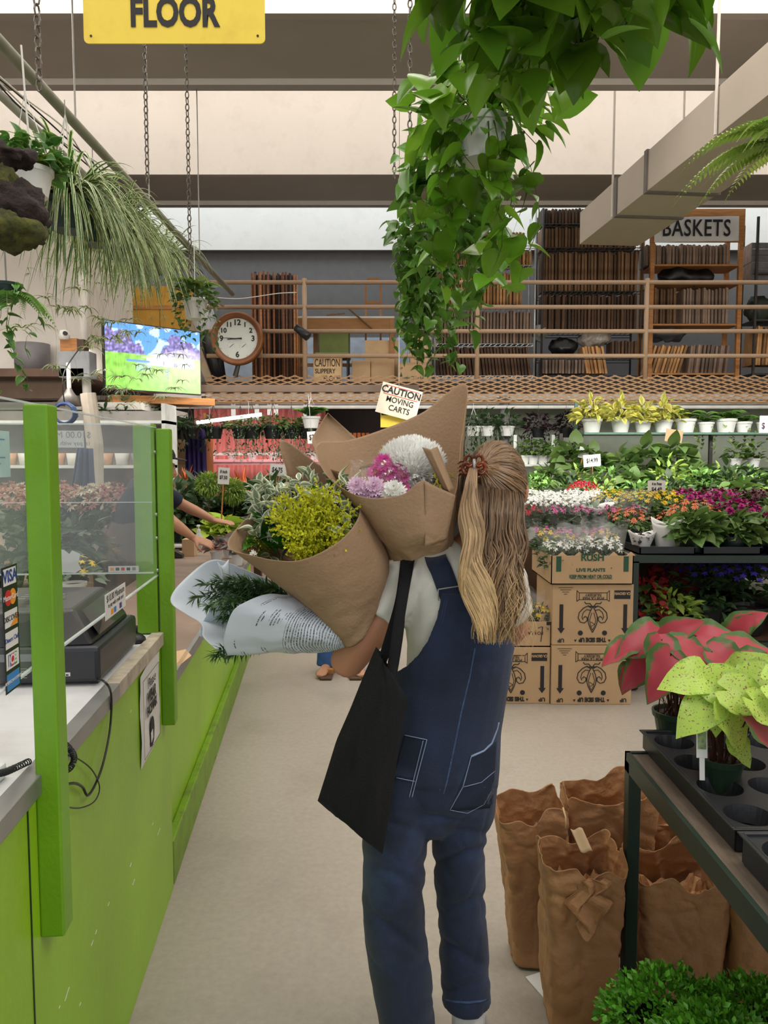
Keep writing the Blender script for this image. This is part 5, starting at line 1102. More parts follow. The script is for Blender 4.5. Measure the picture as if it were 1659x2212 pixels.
for i,(px,py,lab) in enumerate(((375,1418,'white paper scrap at the near end of the brown worktop, right one'),(366,1404,'small white scrap at the near end of the brown worktop, farther one'))):
    o=MB().box((-.02,-.012,0),(.02,.012,.002)).build('paper_scrap',M_paper); o.location=W(px,py); o.rotation_euler=(0,0,i+.3); tag(o,lab,'paper scrap')
o=MB().prism([(-.07,-.2,0),(.03,-.2,0),(.05,.1,0),(.0,.2,0),(-.05,.15,0)],(0,0,.003)).build('kraft_scrap',M_card2); o.location=W(372,1432); tag(o,'torn brown paper patch on the near end of the brown worktop','paper')
# left display seen through the acrylic: shelves, pots, cloth
ls=empty('goods_shelf',(-3.2,7.3,0),0,'pale shelf unit full of small pots seen through the acrylic screen','shelf')
for z in (.8,1.14,1.5,1.95): bx('shelf_board',(-1.2,.2,z),(1.0,.6,z+.03),M_wsh if z!=1.14 else M_wood,ls)
for x in (-1.2,.96): bx('upright',(x,.2,0),(x+.04,.6,2.15),M_wsh,ls)
bx('back_panel',(-1.2,.6,0),(1.0,.62,2.1),mat('shelf_back','#8f8a86',.8,var=.1),ls)
cols=[mat('pot_white2','#d2cdc6',.6),mat('pot_peach','#c79a7a',.6),mat('pot_grey','#86827e',.6)]
def cpot(r,h,m):
    o=MB().lathe([(0,0),(r*.8,0),(r,h),(r*.9,h),(r*.75,.02),(0,.02)],16).build('ceramic_pot',m,smooth=True); return o
pp=[cpot(.075,.12,c) for c in cols]; uu=[0,0,0]
k=0
for z,zz in ((1.172,'lower'),(1.532,'upper')):
    for j in range(12):
        c=(j*7+k)%3; o=pp[c] if not uu[c] else pp[c].copy(); 
        if uu[c]: COL.objects.link(o)
        uu[c]=1; st=j%2; o.location=(-3.2-1.05+j*.165+.08,7.62,z); tag(o,'%s ceramic pot on the %s goods shelf behind the acrylic, %s'%(('white','peach','grey')[c],zz,'left side' if j<4 else 'middle' if j<8 else 'right side'),'pot','ceramic pots on the %s goods shelf'%zz); k+=1
for i,(x0,y0,x1,y1) in enumerate(((83,1058,120,1082),(134,1056,158,1080),(8,1058,30,1080))): sign('price_card','white price card on the goods shelf edge, %s'%['left of the blue cloth','nearest the blue cloth','left of the near green post'][i],x0,y0,x1,y1,7.45,(('$4',0,0,.6,.7),),0)
M_blue2=mat('blue_apron_cloth','#3c4668',.9,var=.2)
o=MB().grid(lambda u,v:((u-.5)*(.12+.5*(1-v)**1.2*(.7+.3*math.sin(u*5))),.04*math.sin(u*20)*(1-v*.6),-v*0-1.05*(1-v)),26,14).build('hanging_apron',M_blue2,smooth=True,solid=.008); o.location=P(183,968,6.0); o.rotation_euler=(0,R(3),0); tag(o,'blue apron cloth hanging on the wrapped column behind the acrylic','cloth')
fl=[leafmat('dried_peach','#c08a78'),leafmat('dried_pink','#a86a62'),leafmat('cream_flower','#cfc5ae')]
ft=empty('flower_stand',(-2.35,5.3,0),0,'wooden stand of dried flowers behind the cash counter','stand'); bx('stand_top',(-1.5,0,.86),(.35,.9,.9),M_wood,ft); bx('stand_front',(-1.5,-.02,0),(.35,0,.86),M_card,ft)
dr=[plant('dried_flower_bunch','','plant',.09,.14,M_potwhite,[('leaves',f_bush(60,.2,.25,.1,OVAL,.1),G_dark),('flower_heads',heads_dome(24,.2,.2,.24,.05,petals=8,layers=2),m)]) for m in fl]; uu=[0]*3
for i,(px,Y,c,lab) in enumerate(((95,5.5,0,'peach dried flowers behind the near post, left of the blue apron'),(125,5.7,0,'peach dried flowers just left of the blue apron'),(20,5.5,0,'peach dried flowers left of the near green post'),(225,5.9,2,'cream flowers right of the blue apron'),(205,5.6,2,'pale flowers low beside the blue apron'),(245,5.35,1,'pink red flowers in front of the worker'),(60,5.9,2,'cream dried flowers behind the near post'))):
    place(dr[c],uu[c]==0,(XY(px,Y),Y,.902),i,1.1,lab,'dried flower bunches'); uu[c]=1
pk=plant('dark_pot_plant','','plant',.1,.13,M_potblack,[('foliage',f_bush(150,.22,.3,.12,OVAL,.1),G_dark)])
for i,(px,Y,z,lab) in enumerate(((10,4.6,.792,'dark green plant low behind the near post, left edge'),(90,4.4,.792,'dark green plant below the peach flowers'),(150,4.7,.792,'dark green plant below the blue apron'))): place(pk,i==0,(XY(px,Y),Y,z),i,1.0,lab,'dark plants behind the cash counter')
wl=empty('back_work_table',(-2.6,3.9,0),0,'brown work table behind the cash counter','table'); bx('table_top',(-1.4,0,.74),(.2+.35,1.2,.79),mat('work_table_brown','#8a7261',.6,dirt='#b09a80',dscale=6),wl); bx('front_panel',(-1.4,0,0),(.5,.03,.74),M_wood,wl)
sy=plant('yellow_flower_pot','small yellow flowered plants low behind the register','plant',.07,.1,M_potwhite,[('leaves',f_bush(70,.16,.14,.06,OVAL,.08),G_grey),('flower_heads',heads_dome(20,.15,.12,.12,.025,petals=6,layers=1),FL_yellow)],(XY(165,3.4),3.4,.96)); sy.location=(XY(150,4.2),4.2,.792)
# more hanging greens under the left deck
hk=plant('hanging_dark_plant','','plant',.12,.15,M_potblack,[('foliage',f_bush(130,.26,.2,.15,NARROW,.12),G_dark),('leaves',f_rosette(24,.3,.02,.9,.12,.8),G_dark)]); add_hanger(hk,.15,.11,.55,M_dkmetal)
for i,(px,py,Y) in enumerate(((225,935,8.2),(262,930,8.2),(300,935,8.4),(338,945,8.6))): place(hk,i==0,P(px,py,Y),i,1.0,'dark hanging plant below the television shelf, %s'%['left end','second from left','third from left','beside the far green post'][i],'dark hanging plants below the television')
# ------------------------------------------------------------------ overhead pipes and hanging plants, left
PX,PZ=-1.85,3.6
o=MB().cyl((PX,2.2,PZ),(PX,9.2,PZ),.03,n=12).build('overhead_pipe',mat('olive_grey_pipe','#7b7a68',.5),smooth=True); tag(o,'olive grey overhead pipe running away above the spider plants, with cables','pipe')
o=MB().cyl((PX-.12,2.2,PZ-.14),(PX-.12,9.2,PZ-.14),.022,n=10).build('overhead_pipe',mat('pale_conduit','#a5a198',.5),smooth=True); tag(o,'thinner pale conduit just below the olive overhead pipe','pipe')
for i,y in enumerate((3.2,4.6,6.0,7.6)): MB().tube([(PX,y,PZ),(PX,y,6.9)],.006,5).build('pipe_hanger',M_steel,bpy.data.objects['overhead_pipe.002'] if 'overhead_pipe.002' in bpy.data.objects else None)
for i in range(4):
    pts=[(PX-.06+.05*math.sin(k*1.3+i),2.3+k*.55,PZ-.07-.06*abs(math.sin(k*1.7+i*.8))) for k in range(12)]
    tag(MB().tube(spline(pts,5),.005,5).build('pipe_cable',(M_black,M_white)[i%2],smooth=True),'%s cable slung along the olive overhead pipe'%('first thin black','pale','second thin black','second pale')[i],'cable')
SPID=leafmat('spider_leaf','#467032',edge='#dfe3b4',edge_at=.58,rough=.4)
RUNM=leafmat('runner_stem','#8f9a50')
def spider(e,n,ln,plant_z,vines=0,vl=1.2):
    L=Leaves()
    for i in range(n):
        a=rng.uniform(0,2*math.pi); l=ln*rng.uniform(.6,1.1); up=rng.uniform(.35,1.35); pts=[]; dr=rng.uniform(.8,1.5)
        for k in range(11):
            t=k/10; pts.append(Vector((math.cos(a)*(.02+l*.72*t**.8),math.sin(a)*(.02+l*.72*t**.8),plant_z+l*(up*t-dr*t*t))))
        L.ribbon(pts,.0145,tint=tint(.3,.06),side=(-math.sin(a),math.cos(a),.2*rng.uniform(-1,1)),fold=.35)
    L.build('leaves',SPID,e)
    if vines:
        S=Leaves()
        for i in range(vines):
            a=rng.uniform(0,2*math.pi); l=vl*rng.uniform(.45,1); r=rng.uniform(.1,.28); ph=rng.uniform(0,6)
            pts=[Vector((math.cos(a)*r*min(1,t*3)+.05*math.sin(ph+t*5),math.sin(a)*r*min(1,t*3),plant_z+.1*math.sin(min(1,t*4)*3)-l*t)) for t in [k/12 for k in range(13)]]
            S.ribbon(pts,.0016,.0011,(.75,.8,.45))
            for q,s in ((pts[-1],1),(pts[7],.45)):
                B_=Leaves()
                for j in range(9 if s==1 else 3):
                    b=rng.uniform(0,6.28); l2=.11*s*rng.uniform(.6,1.2); pp_=[q+Vector((math.cos(b)*l2*t,math.sin(b)*l2*t,l2*(.7*t-1.0*t*t))) for t in (0,.25,.5,.75,1)]; B_.ribbon(pp_,.006*s+.002,tint=tint(.2),side=(-math.sin(b),math.cos(b),0))
                B_.build('plantlet',SPID,e)
        S.build('runners',RUNM,e)
def hook(e,h,r,zt,m=M_potwhite): add_hanger(e,h,r,zt,m,4)
spx=[((148,500),4.3,.12,.17,240,.42,13,'spider plant in the dark green pot, nearest of the hanging row'),((205,530),4.9,.12,.16,240,.42,9,'spider plant in a dark pot, second of the hanging row'),((262,560),5.6,.12,.16,240,.44,12,'spider plant in the middle of the hanging row above the television'),((305,590),6.3,.12,.16,220,.42,10,'spider plant fourth of the hanging row'),((355,600),7.1,.12,.16,140,.44,8,'farthest spider plant of the hanging row')]
for (px,py),Y,r,h,n,ln,v,lab in spx:
    p=P(px,py,Y); e=empty('spider_plant',p,0,lab,'plant','spider plants under the overhead pipe'); pot(e,r,h,M_potgreen); spider(e,n,ln*1.35,h,v,1.15+.1*(Y-4)); hook(e,h,r*.9,PZ-p.z)
# ivy in the white pot, left; fern; moss
IVY=leafmat('ivy_leaf','#4b7a34',edge='#86a552',edge_at=.75)
p=P(70,425,3.75); e=empty('hanging_ivy',p,0,'green ivy in a white hanging pot at the upper left','plant'); pot(e,.1,.13,M_potwhite)
f_bush(160,.15,.17,.06,HEART,.11).build('foliage',IVY,e); f_fern(10,.22,.14,w=.05).build('fern_fronds',leafmat('yellow_green_frond','#8fa83a'),e)
MB().tube([(0,0,.14),(-.02,0,.5),(-.03,0,PZ-p.z)],.005,5).build('hanger_wire',M_potwhite,e); MB().tube([(-.1,0,.12),(-.02,0,.5),(.1,0,.12)],.003,5).build('hanger_wire',M_potwhite,e)
MOSS=mat('moss','#3a3d16',.95,var=.5,scale=30,bump=1,bscale=60,dirt='#6a6a22',dscale=18,damt=.8); BARK=mat('dark_fibre','#241813',.95,var=.4,scale=40,bump=1,bscale=70)
mo=empty('mossy_driftwood',P(0,470,3.1),0,'mossy dark driftwood mount hanging at the left frame edge','driftwood')
def rough(r,seed,fl=.5):
    vs,fs=ball((0,0,0),r,22); me=MB().add(vs,fs).mesh(); warp(me,lambda c,n:(noise.noise(c*9+Vector((seed,0,0)))*.05+noise.noise(c*28+Vector((seed,3,0)))*.025+noise.noise(c*60+Vector((seed,3,0)))*.012)*fl*2); return me
q=link('moss_clump',rough((.11,.12,.15),1),MOSS,mo,True); q.location=(-.05,0,.11)
q=link('moss_clump',rough((.17,.13,.065),2),MOSS,mo,True); q.location=(.0,.0,-.06)
q=link('fibre_body',rough((.12,.12,.13),3),BARK,mo,True); q.location=(.06,.04,.03)
q=link('fibre_body',rough((.11,.1,.05),4),BARK,mo,True); q.location=(-.0,.05,.26)
MB().tube([(-.05,0,.3),(-.05,0,PZ-mo.location.z-.1),(PX-mo.location.x,0,PZ-mo.location.z)],.004,5).build('hanger_wire',M_steel,mo)
p=P(15,650,3.6); e=empty('hanging_ivy',p,0,'trailing ivy and fern hanging low at the left frame edge','plant'); f_trail(7,.45,.1,.055,HEART,.05).build('vines',IVY,e); f_fern(9,.28,.0,w=.05,droop=1.3).build('fern_fronds',G_bright,e); pot(e,.07,.08,M_potgreen); MB().tube([(0,0,.08),(-.02,0,PZ-p.z)],.004,5).build('hanger_wire',M_steel,e)
p=P(422,690,6.6); e=empty('hanging_ivy',p,0,'small ivy in a white pot hanging left of the clock','plant'); pot(e,.105,.17,M_potwhite); f_bush(110,.2,.16,.055,HEART,.14).build('foliage',G_mid,e); f_trail(14,.42,.14,.045,HEART,.16).build('vines',G_mid,e); f_fern(12,.42,.25,w=.05).build('fern_fronds',G_light,e)
MB().tube([(0,0,.16),(0,0,.7),(PX-p.x,0,PZ-p.z)],.004,5).build('hanger_wire',M_potwhite,e)
# ------------------------------------------------------------------ pothos, upper right
POTH=leafmat('pothos_leaf','#628f26',rough=.22,trans=.4); POTH2=leafmat('pothos_leaf_small','#56822e',rough=.3,trans=.3); PST=leafmat('pothos_stem','#5d6e2e')
def pothos(e,r,h,nb,size,nv,vl,mm,spread=1.0,vsize=None,vset=None,pm=M_potwhite,dome=1,zr=(-.35,1)):
    pot(e,r,h,pm); L=Leaves(); S=Leaves()
    for i in range(nb):
        d=rdir(*zr); k=rng.uniform(.35,1)*spread; pb=np.array([d[0]*.34*k,d[1]*.34*k,h+.22*d[2]*dome*k]); o=np.array([d[0]+rng.uniform(-.8,.8),d[1]+rng.uniform(-.8,.8),rng.uniform(-1.2,.6)])
        L.leaf(HEART,pb,o,size*rng.uniform(.5,1.05),up=(d[0]*.7,d[1]*.7-.3,.8),roll=rng.uniform(-.6,.6),tint=tint(.35,.12)); S.ribbon([Vector((0,0,h)),Vector((pb[0]*.5,pb[1]*.5,pb[2]*.5+h*.5+.06)),Vector(pb)],.003,.0022,(.8,.9,.6))
    for i in range(nv):
        a=rng.uniform(0,6.28) if vset is None else vset[i][0]; ln=vl*rng.uniform(.35,1) if vset is None else vset[i][1]; rr=r*rng.uniform(1,1.9) if vset is None else vset[i][2]; ph=rng.uniform(0,6); pts=[]
        for k in range(13):
            t=k/12; pts.append(Vector((math.cos(a)*rr*min(1,t*3)+.05*math.sin(ph+t*8)*(t),math.sin(a)*rr*min(1,t*3)+.04*math.cos(ph+t*7)*t,h+.05*math.sin(min(1,t*3)*3.1)-ln*t**1.2)))
        S.ribbon(pts,.0032,.002,(.8,.9,.6)); vs=vsize or size; m=max(3,int(ln/(vs*.55)))
        for j in range(1,m+1):
            t=j/m*12*.999; q=pts[int(t)].lerp(pts[int(t)+1],t-int(t)); b=rng.uniform(0,6.28); L.leaf(HEART,q,(math.cos(b),math.sin(b)-.2,rng.uniform(-1.3,.35)),vs*rng.uniform(.45,1.0),up=(math.cos(b),math.sin(b)-.4,.9),roll=rng.uniform(-.5,.5),tint=tint(.35,.12))
    S.build('stems',PST,e); L.build('leaves',mm,e)
o=MB().cyl((.35,.6,3.95),(.35,9.5,3.95),.025,n=10).build('overhead_pipe',mat('olive_grey_pipe2','#7b7a68',.5),smooth=True); tag(o,'overhead pipe that carries the trailing pothos pots','pipe')
p=P(1225,-75,1.7); e=empty('hanging_pothos',(p.x,1.7,p.z),0,'large leaved pothos nearest the camera at the top right','plant','hanging pothos'); pothos(e,.11,.14,260,.13,26,.42,POTH,1.15,.115,dome=1.5,zr=(-1,.4)); hook(e,.14,.1,3.95-p.z)
L=Leaves(); S=Leaves()
for tgt,zz in (((.62,-.05),.12),((.5,-.1),.0)):
    pts=spline([Vector((.05,0,.2)),Vector((tgt[0]*.5,tgt[1],zz+.1)),Vector((tgt[0]*.85,tgt[1],zz-.06)),Vector((tgt[0],tgt[1],zz+.04))],5); S.ribbon(pts,.003,.002,(.8,.9,.6))
    for j in (5,9,12,15): 
        q=pts[min(j,len(pts)-1)]; L.leaf(HEART,q,(rng.uniform(-.6,.8),-.3,rng.uniform(-.9,.5)),.11*rng.uniform(.7,1.1),up=(0,-1,.4),tint=tint(.3))
S.build('stems',PST,e); L.build('leaves',POTH,e)
p=P(1030,330,2.9); e=empty('hanging_pothos',(p.x,2.75,P(1030,350,2.75).z),0,'pothos in a white pot second from the camera','plant','hanging pothos'); pothos(e,.1,.14,85,.14,16,.62,POTH,1.0,.12); hook(e,.14,.1,3.95-e.location.z)
e=empty('hanging_pothos',P(985,455,3.7),0,'pothos in a white pot, third of the row','plant','hanging pothos'); pothos(e,.1,.14,80,.13,22,.75,POTH2,1.0,.11); hook(e,.14,.1,3.95-e.location.z)
e=empty('hanging_pothos',P(925,570,4.7),0,'small leaved pothos in a white pot, farthest of the row, trailing lowest','plant','hanging pothos'); pothos(e,.1,.14,130,.085,50,.78,POTH2,.95,.08); hook(e,.14,.1,3.95-e.location.z)
for nm_ in ('hanging_pothos','hanging_pothos.001','hanging_pothos.002','hanging_pothos.003'):
    h_=bpy.data.objects[nm_]; zt_=3.95-h_.location.z; MB().tube([(0,0,zt_-.02),(.35-h_.location.x,0,zt_)],.004,5).build('hanger_wire',M_potwhite,h_)
# fern at the right edge
p=P(1735,400,2.6); e=empty('hanging_fern',p,0,'fern fronds reaching in at the right frame edge','plant'); pot(e,.1,.12,M_potgreen); f_fern(26,.5,.12,w=.05,droop=.75,up=.55).build('fronds',G_light,e)
f_fern(5,.45,.12,w=.05,droop=.9,up=.8,dirs=[3.0,3.3,3.6,2.8,4.0]).build('long_fronds',G_light,e); MB().tube([(0,0,.12),(0,0,6.9-p.z)],.004,5).build('hanger_wire',M_steel,e)
# caution signs near the mesh
def board(lab,c,Y,w,h,rot,m,lines,border=True):
    p=P(*c,Y); e=empty('caution_sign',p,0,lab,'sign'); e.rotation_euler=(0,R(rot),0); bx('board',(-w/2,0,-h/2),(w/2,.01,h/2),m,e)
    for s,x,z,sz,sxx,b_ in lines: text(s,'lettering',M_ink,e,(x*w,-.002,z*h),sz,sx=sxx,bold=b_)
    if border:
        for z0,z1 in ((.42,.44),(.14,.16)): bx('red_line',(-w*.42,-.0015,h*z0),(w*.42,-.0005,h*z1),M_red,e)
        for x in (-.42,.41): bx('red_line',(w*x,-.0015,h*.14),(w*(x+.01),-.0005,h*.44),M_red,e)
    return e
board('tilted white sign reading CAUTION MOVING CARTS above the brown paper',(862,868),8.0,.44,.33,15,mat('cream_board','#d8cdb8',.7),(('CAUTION',0,.29,.1,.95,.003),('MOVING',.02,0,.085,.9,.001),('CARTS',.05,-.26,.085,.9,.001)))
e=board('yellow caution sign just below the tilted white one, mostly hidden',(850,903),8.05,.28,.2,0,M_yellow,(('CAUTION',.02,.32,.07,.8,.002),),False); bx('black_band',(-.13,-.001,.03),(.13,-.0005,.09),M_ink,e); 
for c in KIDS[e.name]:
    if c.name.startswith('lettering'): c.data.materials.clear(); c.data.materials.append(M_yellow); c.location.y=-.0025
MB().tube([P(862,845,8.0),P(862,600,8.0)+Vector((0,0,3.2))],.004,4).build('hanging_wire',M_steel)
tag(bpy.data.objects['hanging_wire'],'thin wire holding the tilted caution sign','wire')
MB().tube([P(850,895,8.05),P(858,845,8.03)],.004,4).build('hanging_wire',M_steel); tag(bpy.data.objects['hanging_wire.001'],'short wire between the two caution signs','wire')
# ------------------------------------------------------------------ people
def proj(p):
    d=p-CAMP; f=Vector((0,math.cos(PITCH),-math.sin(PITCH))); u=Vector((0,math.sin(PITCH),math.cos(PITCH))); k=d.dot(f); return 829.5+F*d.x/k, 1106-F*d.dot(u)/k
SKIN=mat('skin','#bd8465',.5,var=.06,scale=10,sss=.08); SKIN2=mat('tan_skin','#b07f60',.5,var=.06,scale=10,sss=.08)
def hand_parts(w,d,nrm,s=1.0,curl=.5,left=True):
    """palm, four unequal bent fingers and a side thumb; w wrist, d pointing direction, nrm back of the hand"""
    d=Vector(d).normalized(); nrm=Vector(nrm); nrm=(nrm-d*nrm.dot(d)).normalized(); sd=d.cross(nrm)*(1 if left else -1); P_=[]
    P_.append(loft([w-d*.01*s,w+d*.03*s,w+d*.07*s,w+d*.09*s],[(.026*s,.018*s),(.036*s,.016*s),(.041*s,.014*s),(.036*s,.011*s)],side=sd,n=14))
    for k,(o,l) in enumerate(((-.031,.062),(-.0105,.075),(.0105,.082),(.031,.072))):
        p=w+d*.082*s+sd*o*s; dd=d.copy(); pts=[p-d*.012*s]; rr=[.009*s]; q=p
        for j,f in enumerate((.42,.32,.26)):
            pts.append(q); rr.append((.0088-.0008*j)*s); q=q+dd*l*f*s; a=curl*(.7+.25*j); dd=(dd*math.cos(a)-nrm*math.sin(a)).normalized(); nn=nrm
        pts.append(q); rr.append(.006*s); P_.append(loft(pts,rr,side=sd,n=10))
    t0=w+d*.025*s+sd*.028*s; t1=t0+(d*.6+sd*.75-nrm*.3).normalized()*.038*s; t2=t1+(d*.9+sd*.25-nrm*.5).normalized()*.03*s; t3=t2+(d*.9-nrm*.7).normalized()*.024*s
    P_.append(loft([t0,t1,t2,t3],[.012*s,.0105*s,.0095*s,.006*s],side=nrm,n=10)); return P_
def head_parts(c,fd,s=1.0):
    fd=Vector(fd).normalized(); up=Vector((0,0,1)); r=fd.cross(up).normalized(); P_=[]
    P_.append(ball(c+up*.012*s,(.07*s,.084*s,.093*s))); P_.append(ball(c+fd*.028*s-up*.045*s,(.06*s,.062*s,.07*s)))
    P_.append(ball(c+fd*.055*s-up*.088*s,(.026*s,.026*s,.022*s)))
    P_.append(loft([c+fd*.08*s+up*.015*s,c+fd*.098*s-up*.01*s,c+fd*.107*s-up*.028*s,c+fd*.085*s-up*.035*s],[.009*s,.011*s,.015*s,.012*s],side=r,n=10))
    P_.append(ball(c+fd*.088*s-up*.055*s,(.022*s,.012*s,.009*s)))
    for k in (-1,1): P_.append(ball(c+r*.074*s*k-up*.01*s-fd*.005*s,(.012*s,.018*s,.03*s))); P_.append(ball(c+fd*.07*s+r*.035*s*k+up*.022*s,(.02*s,.015*s,.01*s)))
    return P_
def eyes(c,fd,s,parent):
    fd=Vector(fd).normalized(); r=fd.cross(Vector((0,0,1))).normalized()
    for k in (-1,1):
        vs,fs=ball(c+fd*.079*s+r*.031*s*k+Vector((0,0,.004)),.011*s,8); MB().add(vs,fs).build('eye',M_paper,parent,smooth=True)
        vs,fs=ball(c+fd*.087*s+r*.031*s*k+Vector((0,0,.004)),.005*s,8); MB().add(vs,fs).build('iris',M_ink,parent,smooth=True)
def arm(sh,el,wr,s=1.0,r=(.05,.045,.041,.034,.024)):
    sh,el,wr=Vector(sh),Vector(el),Vector(wr); pts=[sh,sh.lerp(el,.4),sh.lerp(el,.9),el.lerp(wr,.12),el.lerp(wr,.35),wr]; return loft(pts,[r[0]*s,r[1]*s,r[2]*s,r[2]*s*1.02,r[2]*s*.98,r[4]*s],side=(0,1,.2),n=16)
def leg(h,k,a,s=1.0):
    h,k,a=Vector(h),Vector(k),Vector(a); return loft([h,h.lerp(k,.5),k,k.lerp(a,.3),k.lerp(a,.75),a],[.088*s,.07*s,.052*s,.056*s,.038*s,.033*s],side=(1,0,0),n=16)
def foot(a,fd,s=1.0,pitch=0):
    fd=Vector(fd).normalized(); d=(fd*math.cos(pitch)-Vector((0,0,1))*math.sin(pitch)); return loft([a-d*.05*s-Vector((0,0,.03)),a-Vector((0,0,.035)),a+d*.08*s-Vector((0,0,.045)),a+d*.15*s-Vector((0,0,.055)),a+d*.185*s-Vector((0,0,.058))],[(.028,.03),(.034,.04),(.04,.028),(.043,.018),(.025,.01)],side=d.cross(Vector((0,0,1))),n=14)
# ---- the woman, seen from behind, walking away
P_room=P
def P(px,py,Y): return P_room(px,py,Y-.1)      # she walks ten centimetres nearer than first laid out
BYY=1.95
def Q(px,py,dy=0.0): return P(px,py,BYY+dy)
body_parts=[loft([Q(950,1740),Q(950,1680),Q(960,1600),Q(972,1500),Q(984,1400),Q(992,1310),Q(996,1250),Q(1002,1212),Q(1025,1180),Q(1045,1130,.02)],[(.09,.075),(.125,.095),(.122,.09),(.105,.08),(.112,.085),(.128,.09),(.135,.08),(.10,.062),(.052,.05),(.047,.047)],n=24)]
HC=P(1069,1052,1.985); FD=Vector((.3,1,-.02))
body_parts+=head_parts(HC,FD,1.0)
shL=Q(884,1250,.0); elL=Q(750,1428,-.02); wrL=P(790,1345,2.2); shR=Q(1088,1250,.0); elR=P(1112,1370,2.1); wrR=P(1040,1340,2.24)
body_parts+=[ball(shL,(.06,.06,.055)),ball(shR,(.055,.06,.055)),loft([shL,shL.lerp(elL,.35),shL.lerp(elL,.8),elL,elL.lerp(wrL,.3),wrL],[.06,.055,.047,.045,.042,.026],side=(0,1,.2),n=18),arm(shR,elR,wrR)]
body_parts+=hand_parts(wrL,wrL-elL+Vector((.06,.06,.1)),(-.6,.2,-.6),.95,.55)+hand_parts(wrR,Vector((-.8,.4,.3)),(0,1,-.2),.95,.6,False)
hipL=Q(880,1720); knL=P(850,1960,1.93); anL=Vector((P(880,2212,1.9).x,1.78,.085)); hipR=Q(1005,1720); knR=P(990,1950,1.98); anR=P(1015,2212,1.97); anR.z=max(anR.z,.09)
anR=Vector((P(1014,2200,1.95).x,1.87,.10))
body_parts+=[leg(hipL,knL,anL,.86),leg(hipR+Vector((-.012,.0,0)),knR,anR,.74),foot(anL,(0,1,0)),foot(anR,(.15,1,0),1,.25)]
woman=link('woman',fuse(body_parts,.0055,4,'woman_body'),SKIN,None,True)
tag(woman,'person from behind in denim overalls and white tee, long blonde hair, carrying wrapped bouquets','person')
eyes(HC,FD,1.0,woman)
# white tee
TEE=mat('white_jersey','#d9d6cb',.85,var=.03,scale=5,bump=.08,bscale=300)
grow=lambda L,g:[(a+g,b+g) for a,b in L]
tee_pts=[Q(955,1640),Q(972,1500),Q(984,1400),Q(992,1310),Q(996,1255),Q(1003,1214),Q(1018,1196)]
tp_=[loft(tee_pts,grow([(.12,.09),(.11,.083),(.117,.088),(.131,.093),(.14,.083),(.107,.065),(.07,.053)],.006),n=24),ball(shL,(.064,.066,.06)),ball(shR,(.058,.062,.058))]
hemL=Q(822,1330,-.01); tp_.append(loft([shL,shL.lerp(hemL,.5),hemL],[(.07,.068),(.067,.066),(.064,.064)],side=(0,1,.2),n=22))
hemR=shR.lerp(elR,.55); tp_.append(loft([shR,hemR],[(.058,.06),(.058,.06)],side=(0,1,.2),n=20))
def tee_fold(c,n):
    d=(c-shL); k=math.exp(-(d.length/.12)**2); return .004*noise.noise(Vector((c.x*18+c.z*10,c.y*10,c.z*26-c.x*18)))+k*.004*math.sin((c.x-c.z)*90)
tee=link('tee_shirt',warp(fuse(tp_,.006,4,'tee'),tee_fold),TEE,woman,True)
# denim overalls
DENIM=mat('blue_denim','#18253f',.85,var=.3,scale=7,bump=.35,bscale=420,dirt='#3a5078',dscale=4.5,damt=.55,sheen=.1)
def rows(rows_,Yf,depth):
    pts=[];rad=[]
    for i,(y,l,r) in enumerate(rows_):
        Yc=Yf(y); c=P((l+r)/2,y,Yc); w=(P(r,y,Yc)-P(l,y,Yc)).length/2; pts.append(c); rad.append((w,depth[i]))
    return pts,rad
tr,td=rows([(1790,880,1000),(1768,845,1035),(1740,818,1058),(1690,800,1072),(1640,803,1078),(1560,826,1083),(1480,850,1096),(1400,858,1108),(1330,864,1118),(1270,872,1120)],lambda y:BYY,(.06,.095,.115,.13,.13,.122,.115,.115,.115,.112))
lr,ld=rows([(1640,812,936),(1745,795,924),(1830,784,923),(1950,781,913),(2080,796,929),(2200,818,936),(2330,838,940)],lambda y:BYY-.02-.00008*(y-1640),(.11,.11,.10,.092,.088,.085,.085))
rr_,rd=rows([(1640,945,1074),(1745,934,1066),(1830,932,1047),(1900,936,1046),(1980,945,1050),(2060,948,1056),(2110,952,1060),(2158,957,1062)],lambda y:BYY+.02,(.11,.11,.095,.088,.08,.078,.076,.075))
for i in range(len(lr)):
    if lr[i].z<.035: lr[i].z=.035
def denim_fold(c,n):
    px,py=proj(c); f=.002*noise.noise(Vector((c.x*9,c.y*9,c.z*16)))
    if py>1700: 
        f+=.006*noise.noise(Vector((c.x*7+c.z*4,c.y*5,c.z*5+(c.x*5)))) - .0032*max(0,.16-abs(noise.noise(Vector((c.x*9-c.z*6,c.y*5,c.z*8+c.x*9)))))*5
        for (cx,cy,sl,am,wd) in ((990,1850,-.25,.016,13),(1010,1950,-.35,.010,12),(1000,2060,.6,.009,14),(870,1900,.55,.010,16),(860,2020,.75,.010,16),(960,1770,.15,.010,10),(1020,1800,.1,.012,12),(850,1780,.25,.008,10),(1000,2130,-.3,.008,10)):
            q=(py-cy)-sl*(px-cx); f-=am*math.exp(-(q/wd)**2)*math.exp(-((px-cx)/75)**2)
    else: f+=.006*noise.noise(Vector((c.x*14,c.y*4,c.z*5)))
    return f
ov=warp(fuse([loft(tr,td,n=26),loft(lr,ld,n=24),loft(rr_,rd,n=24)],.0065,7,'overalls'),denim_fold)
import bmesh
bm=bmesh.new(); bm.from_mesh(ov); kill=[]
def top_at(px):           # top edge of the denim across the back
    xs=(840,855,880,905,925,945,955,1070,1090,1105,1125); ys=(1462,1455,1440,1415,1385,1335,1284,1284,1340,1395,1420); return float(np.interp(px,xs,ys))
for f in bm.faces:
    px,py=proj(f.calc_center_median())
    if py<top_at(px): kill.append(f)
